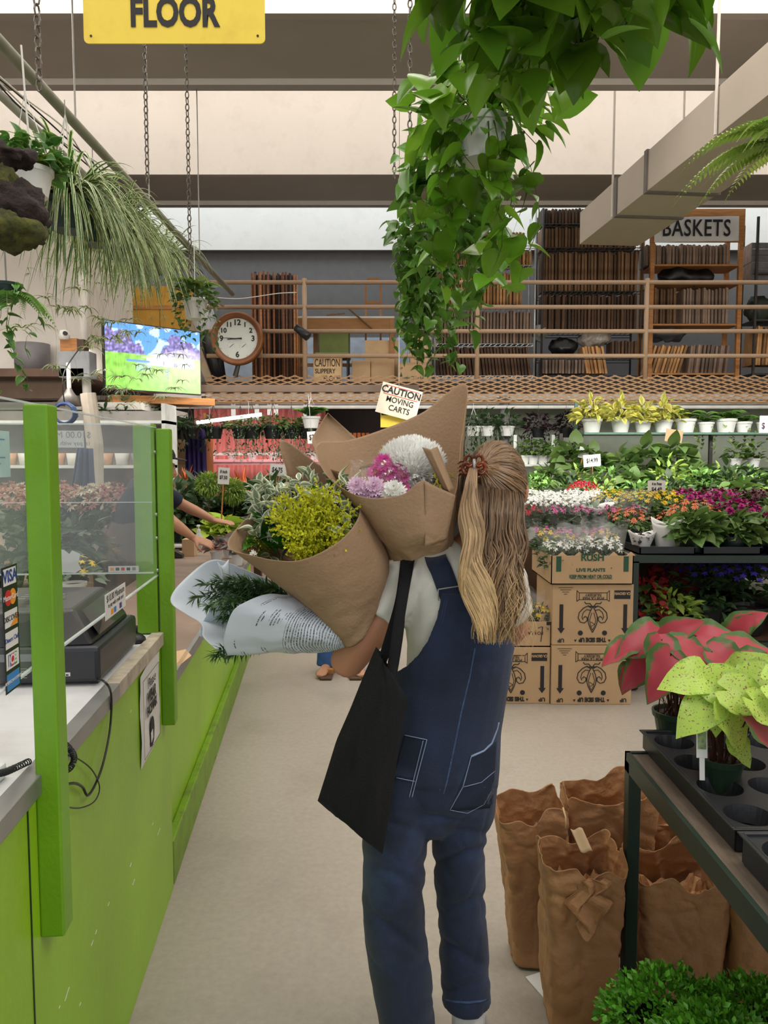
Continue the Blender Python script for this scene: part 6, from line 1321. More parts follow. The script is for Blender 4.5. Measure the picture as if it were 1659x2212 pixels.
bmesh.ops.delete(bm,geom=kill,context='FACES')
XS=(820,840,855,880,905,925,945,955,1070,1090,1105,1125,1150); YS=(1470,1462,1455,1440,1415,1385,1335,1284,1284,1340,1395,1420,1440)
for v in bm.verts:
    if v.is_boundary:
        px,py=proj(v.co); best=None
        for i in range(len(XS)-1):
            ax,ay,bx2,by2=XS[i],YS[i],XS[i+1],YS[i+1]; dx,dy=bx2-ax,by2-ay; t=max(0,min(1,((px-ax)*dx+(py-ay)*dy)/(dx*dx+dy*dy))); qx,qy=ax+dx*t,ay+dy*t; dd=math.hypot(px-qx,py-qy)
            if best is None or dd<best[0]: best=(dd,qx,qy)
        if best[0]<16: v.co=P_room(best[1],best[2],v.co.y)
bm.to_mesh(ov); bm.free()
over=link('overalls',ov,DENIM,woman,True); q=over.modifiers.new('solid','SOLIDIFY'); q.thickness=.003; q.offset=1
BV={}
def drape(o,px,py,off=.003):
    if o.name not in BV: BV[o.name]=BVHTree.FromPolygons([v.co for v in o.data.vertices],[tuple(p.vertices) for p in o.data.polygons])
    v=ray(px,py).normalized(); h=BV[o.name].ray_cast(CAMP,v)
    return (h[0]-v*off) if h[0] is not None else None
STITCH=mat('pale_stitching','#7d8da8',.8,var=.2); SEAM=mat('worn_denim_seam','#3f5478',.85,var=.3,scale=60,bump=.5,bscale=200)
def seam(name,pts,r,m,parent,o=None,off=.002,close=False):
    o=o or over; pp=[]
    for a,b in zip(pts[:-1],pts[1:]):
        n=max(2,int(math.hypot(b[0]-a[0],b[1]-a[1])/6))
        for k in range(n): 
            h=drape(o,a[0]+(b[0]-a[0])*k/n,a[1]+(b[1]-a[1])*k/n,off)
            if h is not None: pp.append(h)
    h=drape(o,*pts[-1],off); 
    if h is not None: pp.append(h)
    if len(pp)>1: return MB().tube(pp,r,6).build(name,m,parent,smooth=True)
seam('back_seam',[(1026,1400),(1015,1460),(996,1540),(980,1620),(965,1690),(958,1715)],.0022,SEAM,over)
seam('back_seam',[(1019,1400),(1008,1460),(990,1540),(973,1620),(955,1690),(946,1720)],.0011,STITCH,over)
for o_ in (0,5): seam('edge_stitch',[(862+o_,1466),(890+o_,1448),(915+o_,1422),(936+o_,1388),(952+o_,1340),(962+o_,1292)],.0011,STITCH,over)
seam('outseam',[(790,1830),(788,1900),(792,1980),(805,2060),(822,2140),(838,2205)],.0012,STITCH,over)
def patch(name,poly,m,parent,n=14,off=.004):
    # draped four-sided patch, corners tl,tr,br,bl in the photo
    tl,tr_,br_,bl=poly; mb=MB(); ok=True; G_=[]
    for j in range(n):
        for i in range(n):
            u=i/(n-1); v=j/(n-1); x=(tl[0]*(1-u)+tr_[0]*u)*(1-v)+(bl[0]*(1-u)+br_[0]*u)*v; y=(tl[1]*(1-u)+tr_[1]*u)*(1-v)+(bl[1]*(1-u)+br_[1]*u)*v
            h=drape(over,x,y,off); G_.append(h)
    idx={}; 
    for k,h in enumerate(G_):
        if h is not None: idx[k]=len(mb.v); mb.v.append(tuple(h))
    for j in range(n-1):
        for i in range(n-1):
            q=(j*n+i,j*n+i+1,(j+1)*n+i+1,(j+1)*n+i)
            if all(a in idx for a in q): mb.f.append(tuple(idx[a] for a in q)); mb.mi.append(0)
    return mb.build(name,m,parent,smooth=True,solid=.003)
DEN2=mat('pocket_denim','#162136',.85,var=.2,scale=9,bump=.35,bscale=420)
patch('back_pocket',((874,1588),(922,1598),(898,1685),(850,1680)),DEN2,over)
patch('back_pocket',((1020,1632),(1072,1600),(1062,1745),(972,1752)),DEN2,over)
seam('pocket_stitch',[(874,1588),(922,1598),(898,1690),(890,1722)],.0013,STITCH,over,off=.007); seam('pocket_stitch',[(914,1600),(892,1690),(884,1722)],.0011,STITCH,over,off=.007); seam('pocket_stitch',[(856,1680),(896,1688)],.0011,STITCH,over,off=.007)
seam('pocket_hem',[(1018,1634),(1045,1622),(1062,1606),(1074,1575),(1077,1560)],.0028,STITCH,over,off=.006); seam('pocket_stitch',[(1018,1634),(1000,1700),(972,1750)],.0011,STITCH,over,off=.007); seam('pocket_stitch',[(1002,1700),(1040,1690),(1070,1665)],.0009,STITCH,over,off=.007); seam('pocket_stitch',[(972,1750),(1010,1757),(1045,1738),(1066,1700)],.0009,STITCH,over,off=.006)
seam('trouser_hem',[(958,2158),(980,2163),(1010,2165),(1040,2162),(1060,2154)],.004,SEAM,over,off=.002)
# denim straps with a buckle
def strap(name,pts,w,m,parent,th=.004,o=None):
    pp=spline(pts,8); mb=MB(); n=len(pp)
    def f(u,v):
        i=min(n-1,int(round(v*(n-1)))); t=(pp[min(i+1,n-1)]-pp[max(i-1,0)]).normalized(); view=(pp[i]-CAMP).normalized(); s=t.cross(view).normalized(); ww=w if not hasattr(w,'__len__') else w[0]+(w[1]-w[0])*v; return pp[i]+s*(u-.5)*ww
    mb.grid(f,4,n); return mb.build(name,m,parent,smooth=True,solid=th)
def on(o,px,py,off): h=drape(o,px,py,off); return h if h is not None else P(px,py,BYY-.1)
def rel(l,o,off): return [on(o,x,y,off) for x,y in l]
strap('denim_strap',[P(935,1178,1.99)]+rel([(942,1208),(953,1232),(964,1262),(974,1292),(978,1312)],tee,.006),.052,DENIM,over)
strap('denim_strap',[P(1078,1190,1.99)]+rel([(1072,1215),(1062,1250),(1052,1290),(1048,1310)],tee,.006),.05,DENIM,over)
c=on(tee,972,1284,.013); bk=MB()
for a,b in (((-.028,-.014),(.028,-.005)),((-.028,.012),(.028,.021)),((-.028,-.014),(-.028,.012)),((.028,-.005),(.028,.021))): bk.tube([c+Vector((a[0],0,a[1])),c+Vector((b[0],0,b[1]))],.0017,6)
bk.build('buckle',M_steel,over)
# sock and shoe on the visible right foot
MB().add(*loft([anR-Vector((0,.0,.03)),anR+Vector((0,0,.08))],[.044,.046],n=18)).build('sock',mat('white_sock','#dcdcda',.9,bump=.4,bscale=90),woman,smooth=True)
for a_,fd_,pi_ in ((anR,(.15,1,0),.25),(anL,(0,1,0),0)):
    me=fuse([foot(a_-Vector((0,0,.0)),fd_,1.12,pi_),ball(a_+Vector((0,-.02,-.03)),(.045,.05,.045))],.006,3,'shoe'); link('shoe',me,mat('black_white_shoe','#2a2a2c',.6,var=.1,dirt='#d8d8d6',dscale=9,damt=1),woman,True)
# black tote bag
TOTE=mat('black_canvas','#0b0b0d',.95,var=.1,bump=.25,bscale=200)
Lp=[(812,1398),(785,1460),(757,1530),(727,1598),(708,1660),(686,1730)]; Rp=[(846,1452),(882,1512),(868,1580),(858,1640),(846,1735),(826,1845)]
def lerp2(Pn,v):
    k=v*(len(Pn)-1); i=min(len(Pn)-2,int(k)); t=k-i; return (Pn[i][0]*(1-t)+Pn[i+1][0]*t, Pn[i][1]*(1-t)+Pn[i+1][1]*t)
def totef(side):
    def f(u,v):
        a=lerp2(Lp,v); b=lerp2(Rp,v); x=a[0]*(1-u)+b[0]*u; y=a[1]*(1-u)+b[1]*u; th=.030*max(0,math.sin(math.pi*min(1,max(0,u))))**.6*max(0,math.sin(math.pi*min(.999,v*.8+.2)))**.6
        cr=.005*math.sin(u*7+v*4)+.012*noise.noise(Vector((u*4+v*2,v*2.5,side)))+.009*abs(noise.noise(Vector((u*7-v*5,v*2,side+4)))); return P(x,y,1.775)+Vector((0,side*(th+cr*math.sin(math.pi*u)),0))
    return f
tb=empty('tote_bag',P(800,1700,1.78),0,'plain black canvas tote bag hanging from the left shoulder of the woman','bag'); t0=tb.location.copy()
mb=MB(); mb.grid(totef(-1),26,30); mb.grid(totef(1),26,30)
def shift(o,t): 
    for v in o.data.vertices: v.co-=t
    return o
o=shift(mb.build('bag_body',TOTE,tb,smooth=True),t0)
o=shift(strap('handle',[P(885,1192,1.93)]+rel([(882,1212),(876,1250)],tee,.008)+[P(868,1300,1.83),P(856,1380,1.80),P(847,1440,1.785),P(845,1470,1.765)],(.032,.02),TOTE,None,.003),t0); o.parent=tb; KIDS[tb.name].append(o)
o=shift(strap('handle',[P(880,1192,1.95)]+rel([(877,1214),(872,1255)],tee,.006)+[P(862,1310,1.85),P(835,1400,1.83),P(820,1440,1.81)],(.03,.022),TOTE,None,.003),t0); o.parent=tb; KIDS[tb.name].append(o)
o=shift(strap('handle',[P(870,1290,1.845),P(868,1350,1.84),P(858,1420,1.81),P(850,1462,1.78)],(.012,.014),TOTE,None,.003),t0); o.parent=tb; KIDS[tb.name].append(o)
# ---- hair
HR=Vector((.077,.09,.103)); HCC=HC+Vector((-.001,-.004,.008))
HAIR,tH,bH=nodes('blonde_hair'); aH=tH.nodes.new('ShaderNodeAttribute'); aH.attribute_name='tint'; tH.links.new(aH.outputs[0],bH.inputs['Base Color']); bH.inputs['Roughness'].default_value=.38; bH.inputs['Specular IOR Level'].default_value=.6
hv=[];hf=[];hc=[]
ROOT=np.array([.08,.046,.025]); MIDC=np.array([.24,.14,.066]); TIP=np.array([.66,.455,.22])
def hstrand(pts,r,t0=0,t1=1,j=.3,n=5):
    b=1+rng.uniform(-j,j); base=len(hv); up=None; N_=len(pts)
    for i,p in enumerate(pts):
        t=(pts[min(i+1,N_-1)]-pts[max(i-1,0)]).normalized(); up=t.orthogonal().normalized() if up is None else (up-t*up.dot(t)).normalized(); w=t.cross(up); k=i/(N_-1); rad=r*(1-.75*k**3)*(.6+.4*min(1,k*6))
        e=t0+(t1-t0)*k; col=(ROOT*(1-e*2)+MIDC*e*2) if e<.5 else (MIDC*(2-2*e)+TIP*(2*e-1)); col=np.clip(col*b,0,1)
        for q in range(n): a=2*math.pi*q/n; hv.append(tuple(p+(up*math.cos(a)*1.5+w*math.sin(a)*.8)*rad)); hc.extend([col[0],col[1],col[2],1])
    for i in range(N_-1):
        for q in range(n): hf.append((base+i*n+q,base+i*n+(q+1)%n,base+(i+1)*n+(q+1)%n,base+(i+1)*n+q))
def onhead(d,k=1.0): d=Vector(d).normalized(); return HCC+Vector((d.x*HR.x,d.y*HR.y,d.z*HR.z))*k
CLIP=P(1022,1006,1.885); cdv=CLIP-HCC; cdv=Vector((cdv.x/HR.x,cdv.y/HR.y,cdv.z/HR.z)).normalized()
def slerp(a,b,t): 
    v=a.lerp(b,t); return v.normalized() if v.length>1e-5 else a
for i in range(380):        # swept back top layer
    a=rng.uniform(-.35,2.55); s=Vector((math.sin(a)*1.0,rng.uniform(-.1,.55),math.cos(a))).normalized()
    lift=.04*rng.uniform(0,1.2); pts=[]
    for k in range(14):
        t=k/13; d=slerp(s,cdv,t); d=(d+Vector((0,0,.22*math.sin(t*math.pi)))).normalized() if a>.6 else d
        pts.append(onhead(d,1.01+lift*math.sin(math.pi*min(1,t*1.1)))+Vector((0,0,.0015*math.sin(t*20+i))))
    hstrand(pts,rng.uniform(.0011,.0024),.1,.6,.5)
for i in range(60):         # left of the clip
    a=rng.uniform(-1.9,-.2); s=Vector((math.sin(a),rng.uniform(-.1,.5),math.cos(a))).normalized(); pts=[onhead(slerp(s,cdv,k/9),1.01+.02*math.sin(k/9*3.1)) for k in range(10)]; hstrand(pts,rng.uniform(.0018,.003),.1,.4,.4)
def hang(x0,y0,x1,y1,Y0,Y1,am,ph,fr=11,n=22,mid=0):
    pts=[]
    for k in range(n):
        t=k/(n-1); x=x0+(x1-x0)*(t**1.1)+am*math.sin(ph+t*fr)*min(1,t*2.5)+mid*math.sin(math.pi*t); pts.append(P(x,y0+(y1-y0)*t,Y0+(Y1-Y0)*min(1,t*1.6)+.006*math.sin(ph*2+t*fr)))
    return pts
for i in range(620):        # lower layer
    u=rng.uniform(0,1); ph=.8*u*6+rng.uniform(-.5,.5); x0=1028+u*104; y0=1052+20*u+rng.uniform(-8,8)
    d=P(x0,y0,1.9)-HCC; s=Vector((d.x/HR.x,-1,d.z/HR.z)); xr=max(-.98,min(.98,d.x/HR.x)); s=Vector((xr,-math.sqrt(max(.02,1-min(.98,xr*xr+(d.z/HR.z)**2))),d.z/HR.z)); hp_=onhead(s,1.0)
    x1=1022+u*112+rng.uniform(-10,10)-(26 if u>.75 else 0)+8*(u<.3); y1=1345+rng.uniform(-50,48)-(20 if u>.9 else 0); lay=rng.uniform(0,.035)
    p2=hang(x0,1110,x1,y1,1.845-lay,1.80-lay,7+rng.uniform(-2,4),ph,rng.uniform(10,14),20,10*(u-.3))
    pts=[hp_,hp_.lerp(p2[0],.5)+Vector((0,-.012,0))]+p2; hstrand(spline(pts[:3],2)+pts[3:],rng.uniform(.0010,.0026),.0+.25*rng.uniform(0,1)**2,rng.uniform(.45,1.0),.4)
for i in range(230):        # blonde tail from the clip
    u=rng.uniform(-1,1); ph=rng.uniform(-.4,.4)+u*.8; pts=[CLIP+Vector((u*.008,-.01,0))]; p2=hang(1018+u*12,1040,1050+u*20+rng.uniform(-8,8),1385+rng.uniform(-70,8),1.82,1.765,9,ph+3.4,12,22,-14+8*u); p2=[p+Vector((0,-.004*math.cos(u*1.5),0)) for p in p2]
    hstrand(pts+p2,rng.uniform(.0012,.0026),rng.uniform(.3,.6),1.0,.35)
for i in range(60):         # dark hair at the left behind the tail
    u=rng.uniform(0,1); hstrand(hang(1003+u*25,1010+rng.uniform(0,20),1000+u*25+rng.uniform(-4,8),1190+rng.uniform(-40,60),1.9,1.85,4,rng.uniform(0,6),9,14),rng.uniform(.0018,.003),.0,.45,.3)
for i in range(26):         # loose flyaway hairs
    u=rng.uniform(0,1); hstrand(hang(1110+u*15,1200,1085+u*70,1370+rng.uniform(-30,60),1.8,1.74,14,rng.uniform(0,6),9),.0007,.5,.9,.2)
me=bpy.data.meshes.new('hair'); me.from_pydata(hv,[],hf); ca=me.color_attributes.new('tint','FLOAT_COLOR','POINT'); ca.data.foreach_set('color',hc); hair=link('hair',me,HAIR,woman,True)
vs,fs=ball(HCC,HR*1.0,24); mb=MB(); keepf=[]
mb.add(vs,fs); o=mb.build('scalp_hair',mat('brown_hair_base','#4b3626',.6,var=.3,scale=30,stretch=(1,1,6)),hair,smooth=True)
bm=bmesh.new(); bm.from_mesh(o.data); fdn=FD.normalized()
bmesh.ops.delete(bm,geom=[f for f in bm.faces if (f.calc_center_median()-HCC).dot(fdn)>.045 and f.calc_center_median().z<HCC.z+.06],context='FACES'); bm.to_mesh(o.data); bm.free()
# tortoiseshell claw clip
TORT=mat('tortoiseshell','#6a2c0c',.12,var=.75,scale=45,bump=0); clip=empty('hair_clip',CLIP+Vector((0,-.008,0)),0); clip.parent=hair; KIDS.setdefault(hair.name,[]).append(clip)
for sx in (-1,1):
    for k,(px_,pz_,r_) in enumerate(((.012,.012,.012),(.017,-.006,.012),(.008,-.018,.009))):
        pts=[(sx*(px_+r_*.8*math.cos(a)),-.006-.005*math.sin(a)**2,pz_+r_*1.1*math.sin(a)) for a in [i*math.pi/8 for i in range(17)]]
        MB().tube(pts,.0042,8,False).build('claw_loop',TORT,clip,smooth=True)
    for k in range(4): MB().tube([(sx*.02,-.004,.012-k*.01),(sx*.03,.004,.010-k*.01),(sx*.036,.018,.004-k*.01)],[.0028,.0025,.0012],6).build('tooth',TORT,clip,smooth=True)
MB().tube([(0,-.012,.016),(0,-.014,0),(0,-.012,-.014)],.004,8).build('hinge',M_steel,clip,smooth=True)
# ---- bouquets
def rings_surface(rings,nu=90,nv=36,crumple=.004,seed=0,apex_end=1):
    def ringpt(r,u):
        n=len(r); k=u*n; i=int(k)%n; t=k-int(k); p0,p1,p2,p3=r[(i-1)%n],r[i],r[(i+1)%n],r[(i+2)%n]; return .5*((2*p1)+(p2-p0)*t+(2*p0-5*p1+4*p2-p3)*t*t+(3*p1-p0-3*p2+p3)*t**3)
    R3=[[P(*q) if not isinstance(q,Vector) else q for q in r] for r in rings]
    vs=[];uv=[];fs=[]
    cols=[[ringpt(r,i/nu) for r in R3] for i in range(nu)]
    for i in range(nu): cols[i]=spline(cols[i],max(1,int(nv/(len(R3)-1)))) if len(R3)>2 else [cols[i][0].lerp(cols[i][1],k/nv) for k in range(nv+1)]
    m=len(cols[0])
    for j in range(m):
        for i in range(nu): vs.append(cols[i][j]); uv.append((i/nu,j/(m-1)))
    for j in range(m-1):
        for i in range(nu): fs.append((j*nu+i,j*nu+(i+1)%nu,(j+1)*nu+(i+1)%nu,(j+1)*nu+i))
    me=bpy.data.meshes.new('paper'); me.from_pydata([tuple(v) for v in vs],[],fs); me.update()
    li=np.empty(len(me.loops),dtype=np.int32); me.loops.foreach_get('vertex_index',li); U=np.array(uv,dtype=np.float32); me.uv_layers.new(name='UVMap').data.foreach_set('uv',U[li].ravel())
    cnt=[0]
    def w(c,n):
        j=cnt[0]//nu; cnt[0]+=1; v=j/(m-1); k=crumple*(.25+1.6*v**2) if apex_end else crumple
        sh_=1.0
        if not apex_end: return k*(.8*noise.noise(c*7+Vector((seed,0,0)))+4*max(0,.15-abs(noise.noise(c*9+Vector((seed,5,0)))))+3*max(0,.12-abs(noise.noise(c*19+Vector((seed,9,0)))))-.3)
        return k*(noise.noise(c*9+Vector((seed,0,0)))+1.1*sh_*(abs(noise.noise(c*(17 if apex_end else 12)+Vector((seed,5,0))))-.25)*2+.6*sh_*(abs(noise.noise(c*(38 if apex_end else 27)+Vector((seed,9,0))))-.2))
    return warp(me,w)
KRAFT=mat('kraft_paper','#977a5c',.75,var=.05,scale=3,bump=.25,bscale=120); 
def circ(c,Y,r,n,a0=0,sq=1): return [(c[0]+r*math.cos(a0-2*math.pi*i/n),c[1]+r*sq*math.sin(a0-2*math.pi*i/n),Y-.02*math.sin(a0-2*math.pi*i/n)) for i in range(n)]
b1=empty('wrapped_bouquet',(0,0,0),0,'kraft paper cone bouquet of yellow green filler and variegated leaves, held at left','bouquet')
rim=[(492,1174,1.80),(545,1200,1.75),(640,1211,1.72),(722,1176,1.74),(768,1128,1.79),(776,1080,1.87),(745,1025,1.97),(690,1005,2.05),(606,950,2.12),(618,1040,2.06),(545,1105,1.93)]
mid=[(585,1246,1.86),(630,1275,1.80),(680,1292,1.78),(750,1285,1.79),(825,1240,1.84),(838,1205,1.92),(800,1160,2.02),(745,1150,2.06),(700,1165,2.08),(660,1190,2.04),(615,1220,1.95)]
apx=[(735,1360,1.90),(742,1378,1.87),(755,1392,1.86),(775,1385,1.86),(792,1365,1.88),(800,1345,1.91),(795,1335,1.95),(780,1335,1.97),(765,1338,1.98),(750,1342,1.96),(740,1350,1.93)]
link('paper_wrap',rings_surface([rim,mid,apx],110,40,.0045,1),KRAFT,b1,True).modifiers.new('s','SOLIDIFY').thickness=.0012
SOLID=leafmat('solidago','#c2c42a',rough=.6,trans=.25); PITT=leafmat('variegated_leaf','#87987a',edge='#e8e8cc',edge_at=.6,rough=.4,trans=.2); DG=leafmat('glossy_dark_leaf','#3a7a1e',rough=.35)
def px_ellipse(cx,cy,rx,ry): 
    a=rng.uniform(0,6.283); k=math.sqrt(rng.uniform(0,1)); return cx+rx*k*math.cos(a), cy+ry*k*math.sin(a)
root=P(765,1340,1.95)
L=Leaves()
for i in range(105):        # plumes of tiny leaflets
    x,y=px_ellipse(678,1118,84,80); 
    if y>1200-abs(x-635)*.42: continue
    if y<1052+abs(x-690)*.25: continue
    tip=P(x,y,1.745+.11*(1211-y)/180-.02*rng.uniform(0,1)); d=(tip-root).normalized(); side=Vector(rdir()); 
    for b in range(11):
        q0=tip-d*.012*b; dd=(d*.6+Vector(rdir())*.7).normalized()
        for s in range(9): L.leaf(TINY,q0+dd*.0042*s,dd+.7*Vector(rdir()),rng.uniform(.005,.0095),roll=rng.uniform(-2,2),tint=tint(.35,.08),sx=1.4)
L.build('filler_flowers',SOLID,b1)
L=Leaves(); S=Leaves()
sprigs=[((540+i*13+rng.uniform(-10,10)), 1062-22*math.sin(i/17*3.1)+rng.uniform(-20,35)) for i in range(17)]+[(745+rng.uniform(-28,12),1065+i*16) for i in range(7)]+[(663,1012),(738,1032),(705,1030),(750,1045),(560,1120),(545,1140),(600,1095),(620,1080),(700,1062)]+[(575+rng.uniform(-30,120),1050+rng.uniform(-12,50)) for _ in range(22)]+[(rng.uniform(728,764),rng.uniform(1040,1150)) for _ in range(16)]
for (x,y) in sprigs:
    tip=P(x,y,1.83+.13*(1150-y)/150+rng.uniform(-.05,.02)); d=((tip-root).normalized()+Vector((0,-.1,.5))).normalized(); S.ribbon([tip-d*.12,tip-d*.05,tip],.0016,.001,(.5,.35,.25))
    for b in range(15):
        q0=tip-d*.0072*b; L.leaf(OVAL_FINE,q0,(d*.45+Vector(rdir())).normalized(),rng.uniform(.026,.046),roll=rng.uniform(-1,1),tint=tint(.2,.05))
L.build('variegated_leaves',PITT,b1); S.build('stems',leafmat('twig','#6a4a34'),b1)
L=Leaves()
for i in range(70):
    x,y=px_ellipse(606,1148,50,50); L.leaf(OVAL_FINE,P(x,y,1.86+.1*(1200-y)/150),Vector(rdir())*.6+Vector((-.3,-.5,.5)),rng.uniform(.04,.075),roll=rng.uniform(-.8,.8),tint=tint(.3))
for i in range(60):
    x,y=px_ellipse(680,1120,95,75); L.leaf(OVAL_FINE,P(x,y+12,1.93),Vector(rdir())*.6+Vector((0,-.5,.5)),rng.uniform(.04,.06),tint=tint(.3))
L.build('green_leaves',DG,b1)
L=Leaves()
for i in range(36):
    x,y=px_ellipse(552,1182,24,18); L.ribbon([P(x+18,y+16,1.84),P(x+6,y+4,1.82),P(x-6,y-6,1.815)],.0012,tint=tint(.3)); L.leaf(TINY,P(x-6,y-6,1.815),rdir(),.008,tint=tint(.3))
L.build('dry_sprigs',leafmat('dry_sprig','#8a7a2c'),b1); L=Leaves()
for (x,y) in ((546,1192),(551,1196),(543,1197)): head(L,P(x,y,1.80),.006,6,1,(0,-1,.2),T=OVAL)
L.build('tiny_blossoms',FL_white,b1)
# upper bouquet
b2=empty('wrapped_bouquet',(0,0,0),0,'upper kraft paper bouquet with white and pink chrysanthemums, beside the head of the woman','bouquet')
rim=[(686,958,2.06),(700,1018,1.92),(746,1057,1.83),(800,1076,1.80),(869,1068,1.78),(916,1038,1.78),(978,1074,1.82),(994,960,1.93),(1004,828,2.08),(905,895,2.16),(765,948,2.16)]
mid=[(772,1100,2.0),(785,1124,1.92),(815,1148,1.85),(850,1158,1.81),(895,1155,1.79),(930,1148,1.79),(968,1138,1.83),(984,1115,1.9),(982,1085,2.03),(900,1090,2.1),(820,1090,2.1)]
apx=[(836,1202,1.97),(845,1208,1.92),(862,1212,1.88),(880,1208,1.85),(905,1203,1.83),(940,1195,1.83),(968,1184,1.86),(972,1180,1.93),(955,1182,2.0),(905,1190,2.04),(860,1196,2.03)]
apx2=[Vector(P(900,1230,1.97))+ (P(*q)-P(900,1230,1.95))*.45 for q in apx]
link('paper_wrap',rings_surface([rim,mid,apx],110,40,.004,4),KRAFT,b2,True).modifiers.new('s','SOLIDIFY').thickness=.0012
mb=MB(); A4=[(708,892,2.2),(682,950,2.14),(704,1030,2.05),(830,1000,2.15)]
def f(u,v):
    a=P(*A4[0]).lerp(P(*A4[1]),v) if v<.5 else P(*A4[1]).lerp(P(*A4[2]),v*2-1); a=P(*A4[0]).lerp(P(*A4[1]),min(1,v*2)) if v<.5 else P(*A4[1]).lerp(P(*A4[2]),v*2-1)
    b=P(*A4[0]).lerp(P(*A4[3]),v); return a.lerp(b,u)+Vector((-.012*math.sin(v*3.14)*(1-u),.02*math.sin(u*3.1),0))
mb.grid(f,14,16); mb.build('paper_corner',KRAFT,b2,smooth=True,solid=.001)
mb=MB(); mb.grid(lambda u,v:P(912+46*v+34*u*(1-.3*v)+4*math.sin(u*6),966+92*v+6*math.sin(u*3)-2*u,1.86-.02*math.sin(u*3.1)-.02*v),8,16); mb.build('paper_fold',KRAFT,b2,smooth=True,solid=.001)
mb=MB(); mb.grid(lambda u,v:P(918+(66*u)*(1-.1*v)-12*v*u,1040+30*u+(150-50*u)*v*.95,1.775+.01*v+.03*u),8,16); mb.build('paper_flap',KRAFT,b2,smooth=True,solid=.001)
leafmat_core=mat('white_flower_core','#e8e7dc',.8); L=Leaves(); WC=P(889,1000,1.93); 
MB().add(*ball(WC,(.062,.056,.043),14)).build('flower_core',leafmat_core,b2,smooth=True)
for i in range(2400):
    z=1-2*(i+.5)/2400; a=i*2.39996; r=math.sqrt(1-z*z); d=np.array([r*math.cos(a),r*math.sin(a),z])
    if d[1]>.45: continue
    q=np.array(WC)+d*np.array([.068,.062,.048]); L.leaf(PETAL,q,d+np.array([0,-.1,.35])+rng.normal(0,.18,3),rng.uniform(.016,.024),roll=rng.uniform(-.4,.4),tint=tint(.06,.03))
L.build('white_chrysanthemum',leafmat('white_petal','#fbfaf4',trans=.05,rough=.6),b2)
PKM=leafmat('pink_petal','#e055aa',trans=.15,rough=.6)
for (x,y,r) in ((828,1002,.026),(812,1022,.024),(842,1022,.025),(862,1015,.022),(830,1040,.026),(856,1040,.026),(846,1058,.023),(868,1052,.022),(870,1030,.02)):
    p=P(x,y,1.875); up=np.array([rng.uniform(-.35,.2),-1,.55+rng.uniform(-.2,.2)]); L=Leaves(); head(L,p,r,22,3,up,tv=.15); o=L.build('pink_daisy',PKM,b2); Y_=Leaves(); head(Y_,np.array(p)+up*.007,.006,8,2,up,T=OVAL); Y_.build('flower_centre',FL_yellow,o)
Y_=None
PPM=leafmat('pale_pink_petal','#f4d8ea',trans=.05,rough=.6)
for (x,y,r) in ((778,1050,.024),(797,1060,.022),(815,1052,.026),(812,1070,.022)): L=Leaves(); head(L,P(x-6,y+2,1.845),r*1.1,24,4,(-.1,-1,.6),tv=.08); L.build('pale_pink_flower',PPM,b2)
L=Leaves(); head(L,P(850,1066,1.84),.034,26,4,(0,-1,.8),tv=.05); L.build('small_white_flower',leafmat('white_petal2','#fbfaf2',trans=.05),b2)
L=Leaves()
for (x,y) in ((955,1040),(965,1030),(948,1052),(962,1052),(950,1028)):
    c0=P(x,y,1.87); L.ribbon([c0+Vector((.014*math.cos(a),-.004*a,.010*math.sin(a))) for a in [k*.6 for k in range(8)]],.0032,.003,tint(.15))
L.build('yellow_petals',leafmat('curly_yellow','#d9cf2a'),b2); f_=Leaves(); 
for i in range(60): x,y=px_ellipse(950,1040,26,24); f_.leaf(OVAL,P(x,y,1.9),rdir(),.018,tint=tint(.3))
for i in range(70): x,y=px_ellipse(860,1050,95,25); f_.leaf(OVAL,P(x,y,1.93),rdir(),.03,tint=tint(.3))
f_.build('inner_leaves',G_grey,b2)
CELLO=glassmat('cellophane',(1,1,1,1),.1,.12,.02)
for k,(cx,cy,w_,h_) in enumerate(((800,1030,85,75),(868,1040,60,60),(780,1040,45,60))):
    MB().grid(lambda u,v:P(cx+(u-.5)*w_*(1.1-.3*v)+3*math.sin(v*9+k),cy+(v-.5)*h_,1.835-.008*math.sin(u*11+k)*math.sin(v*7)),16,14).build('cellophane',CELLO,b2,smooth=False)
# white newspaper bouquet
NEWS,tN,bN=nodes('printed_paper'); N=tN.nodes; Lk=tN.links; uvn=N.new('ShaderNodeUVMap'); sp_=N.new('ShaderNodeSeparateXYZ'); Lk.new(uvn.outputs[0],sp_.inputs[0])
def mth(op,a,b=None):
    m=N.new('ShaderNodeMath'); m.operation=op
    for i,x in enumerate((a,b)):
        if x is None: continue
        if isinstance(x,(int,float)): m.inputs[i].default_value=x
        else: Lk.new(x,m.inputs[i])
    return m.outputs[0]
fr=mth('FRACT',mth('MULTIPLY',sp_.outputs[1],44.0)); line=mth('LESS_THAN',fr,.42)
wn=N.new('ShaderNodeTexNoise'); wn.inputs['Scale'].default_value=1; wn.inputs['Detail'].default_value=0; cb=N.new('ShaderNodeCombineXYZ'); Lk.new(mth('MULTIPLY',sp_.outputs[0],420.0),cb.inputs[0]); Lk.new(mth('MULTIPLY',mth('FLOOR',mth('MULTIPLY',sp_.outputs[1],44.0)),7.3),cb.inputs[1]); Lk.new(cb.outputs[0],wn.inputs['Vector'])
word=mth('GREATER_THAN',wn.outputs[0],.44); m1=mth('GREATER_THAN',sp_.outputs[1],.46); m2=mth('LESS_THAN',sp_.outputs[1],.93)
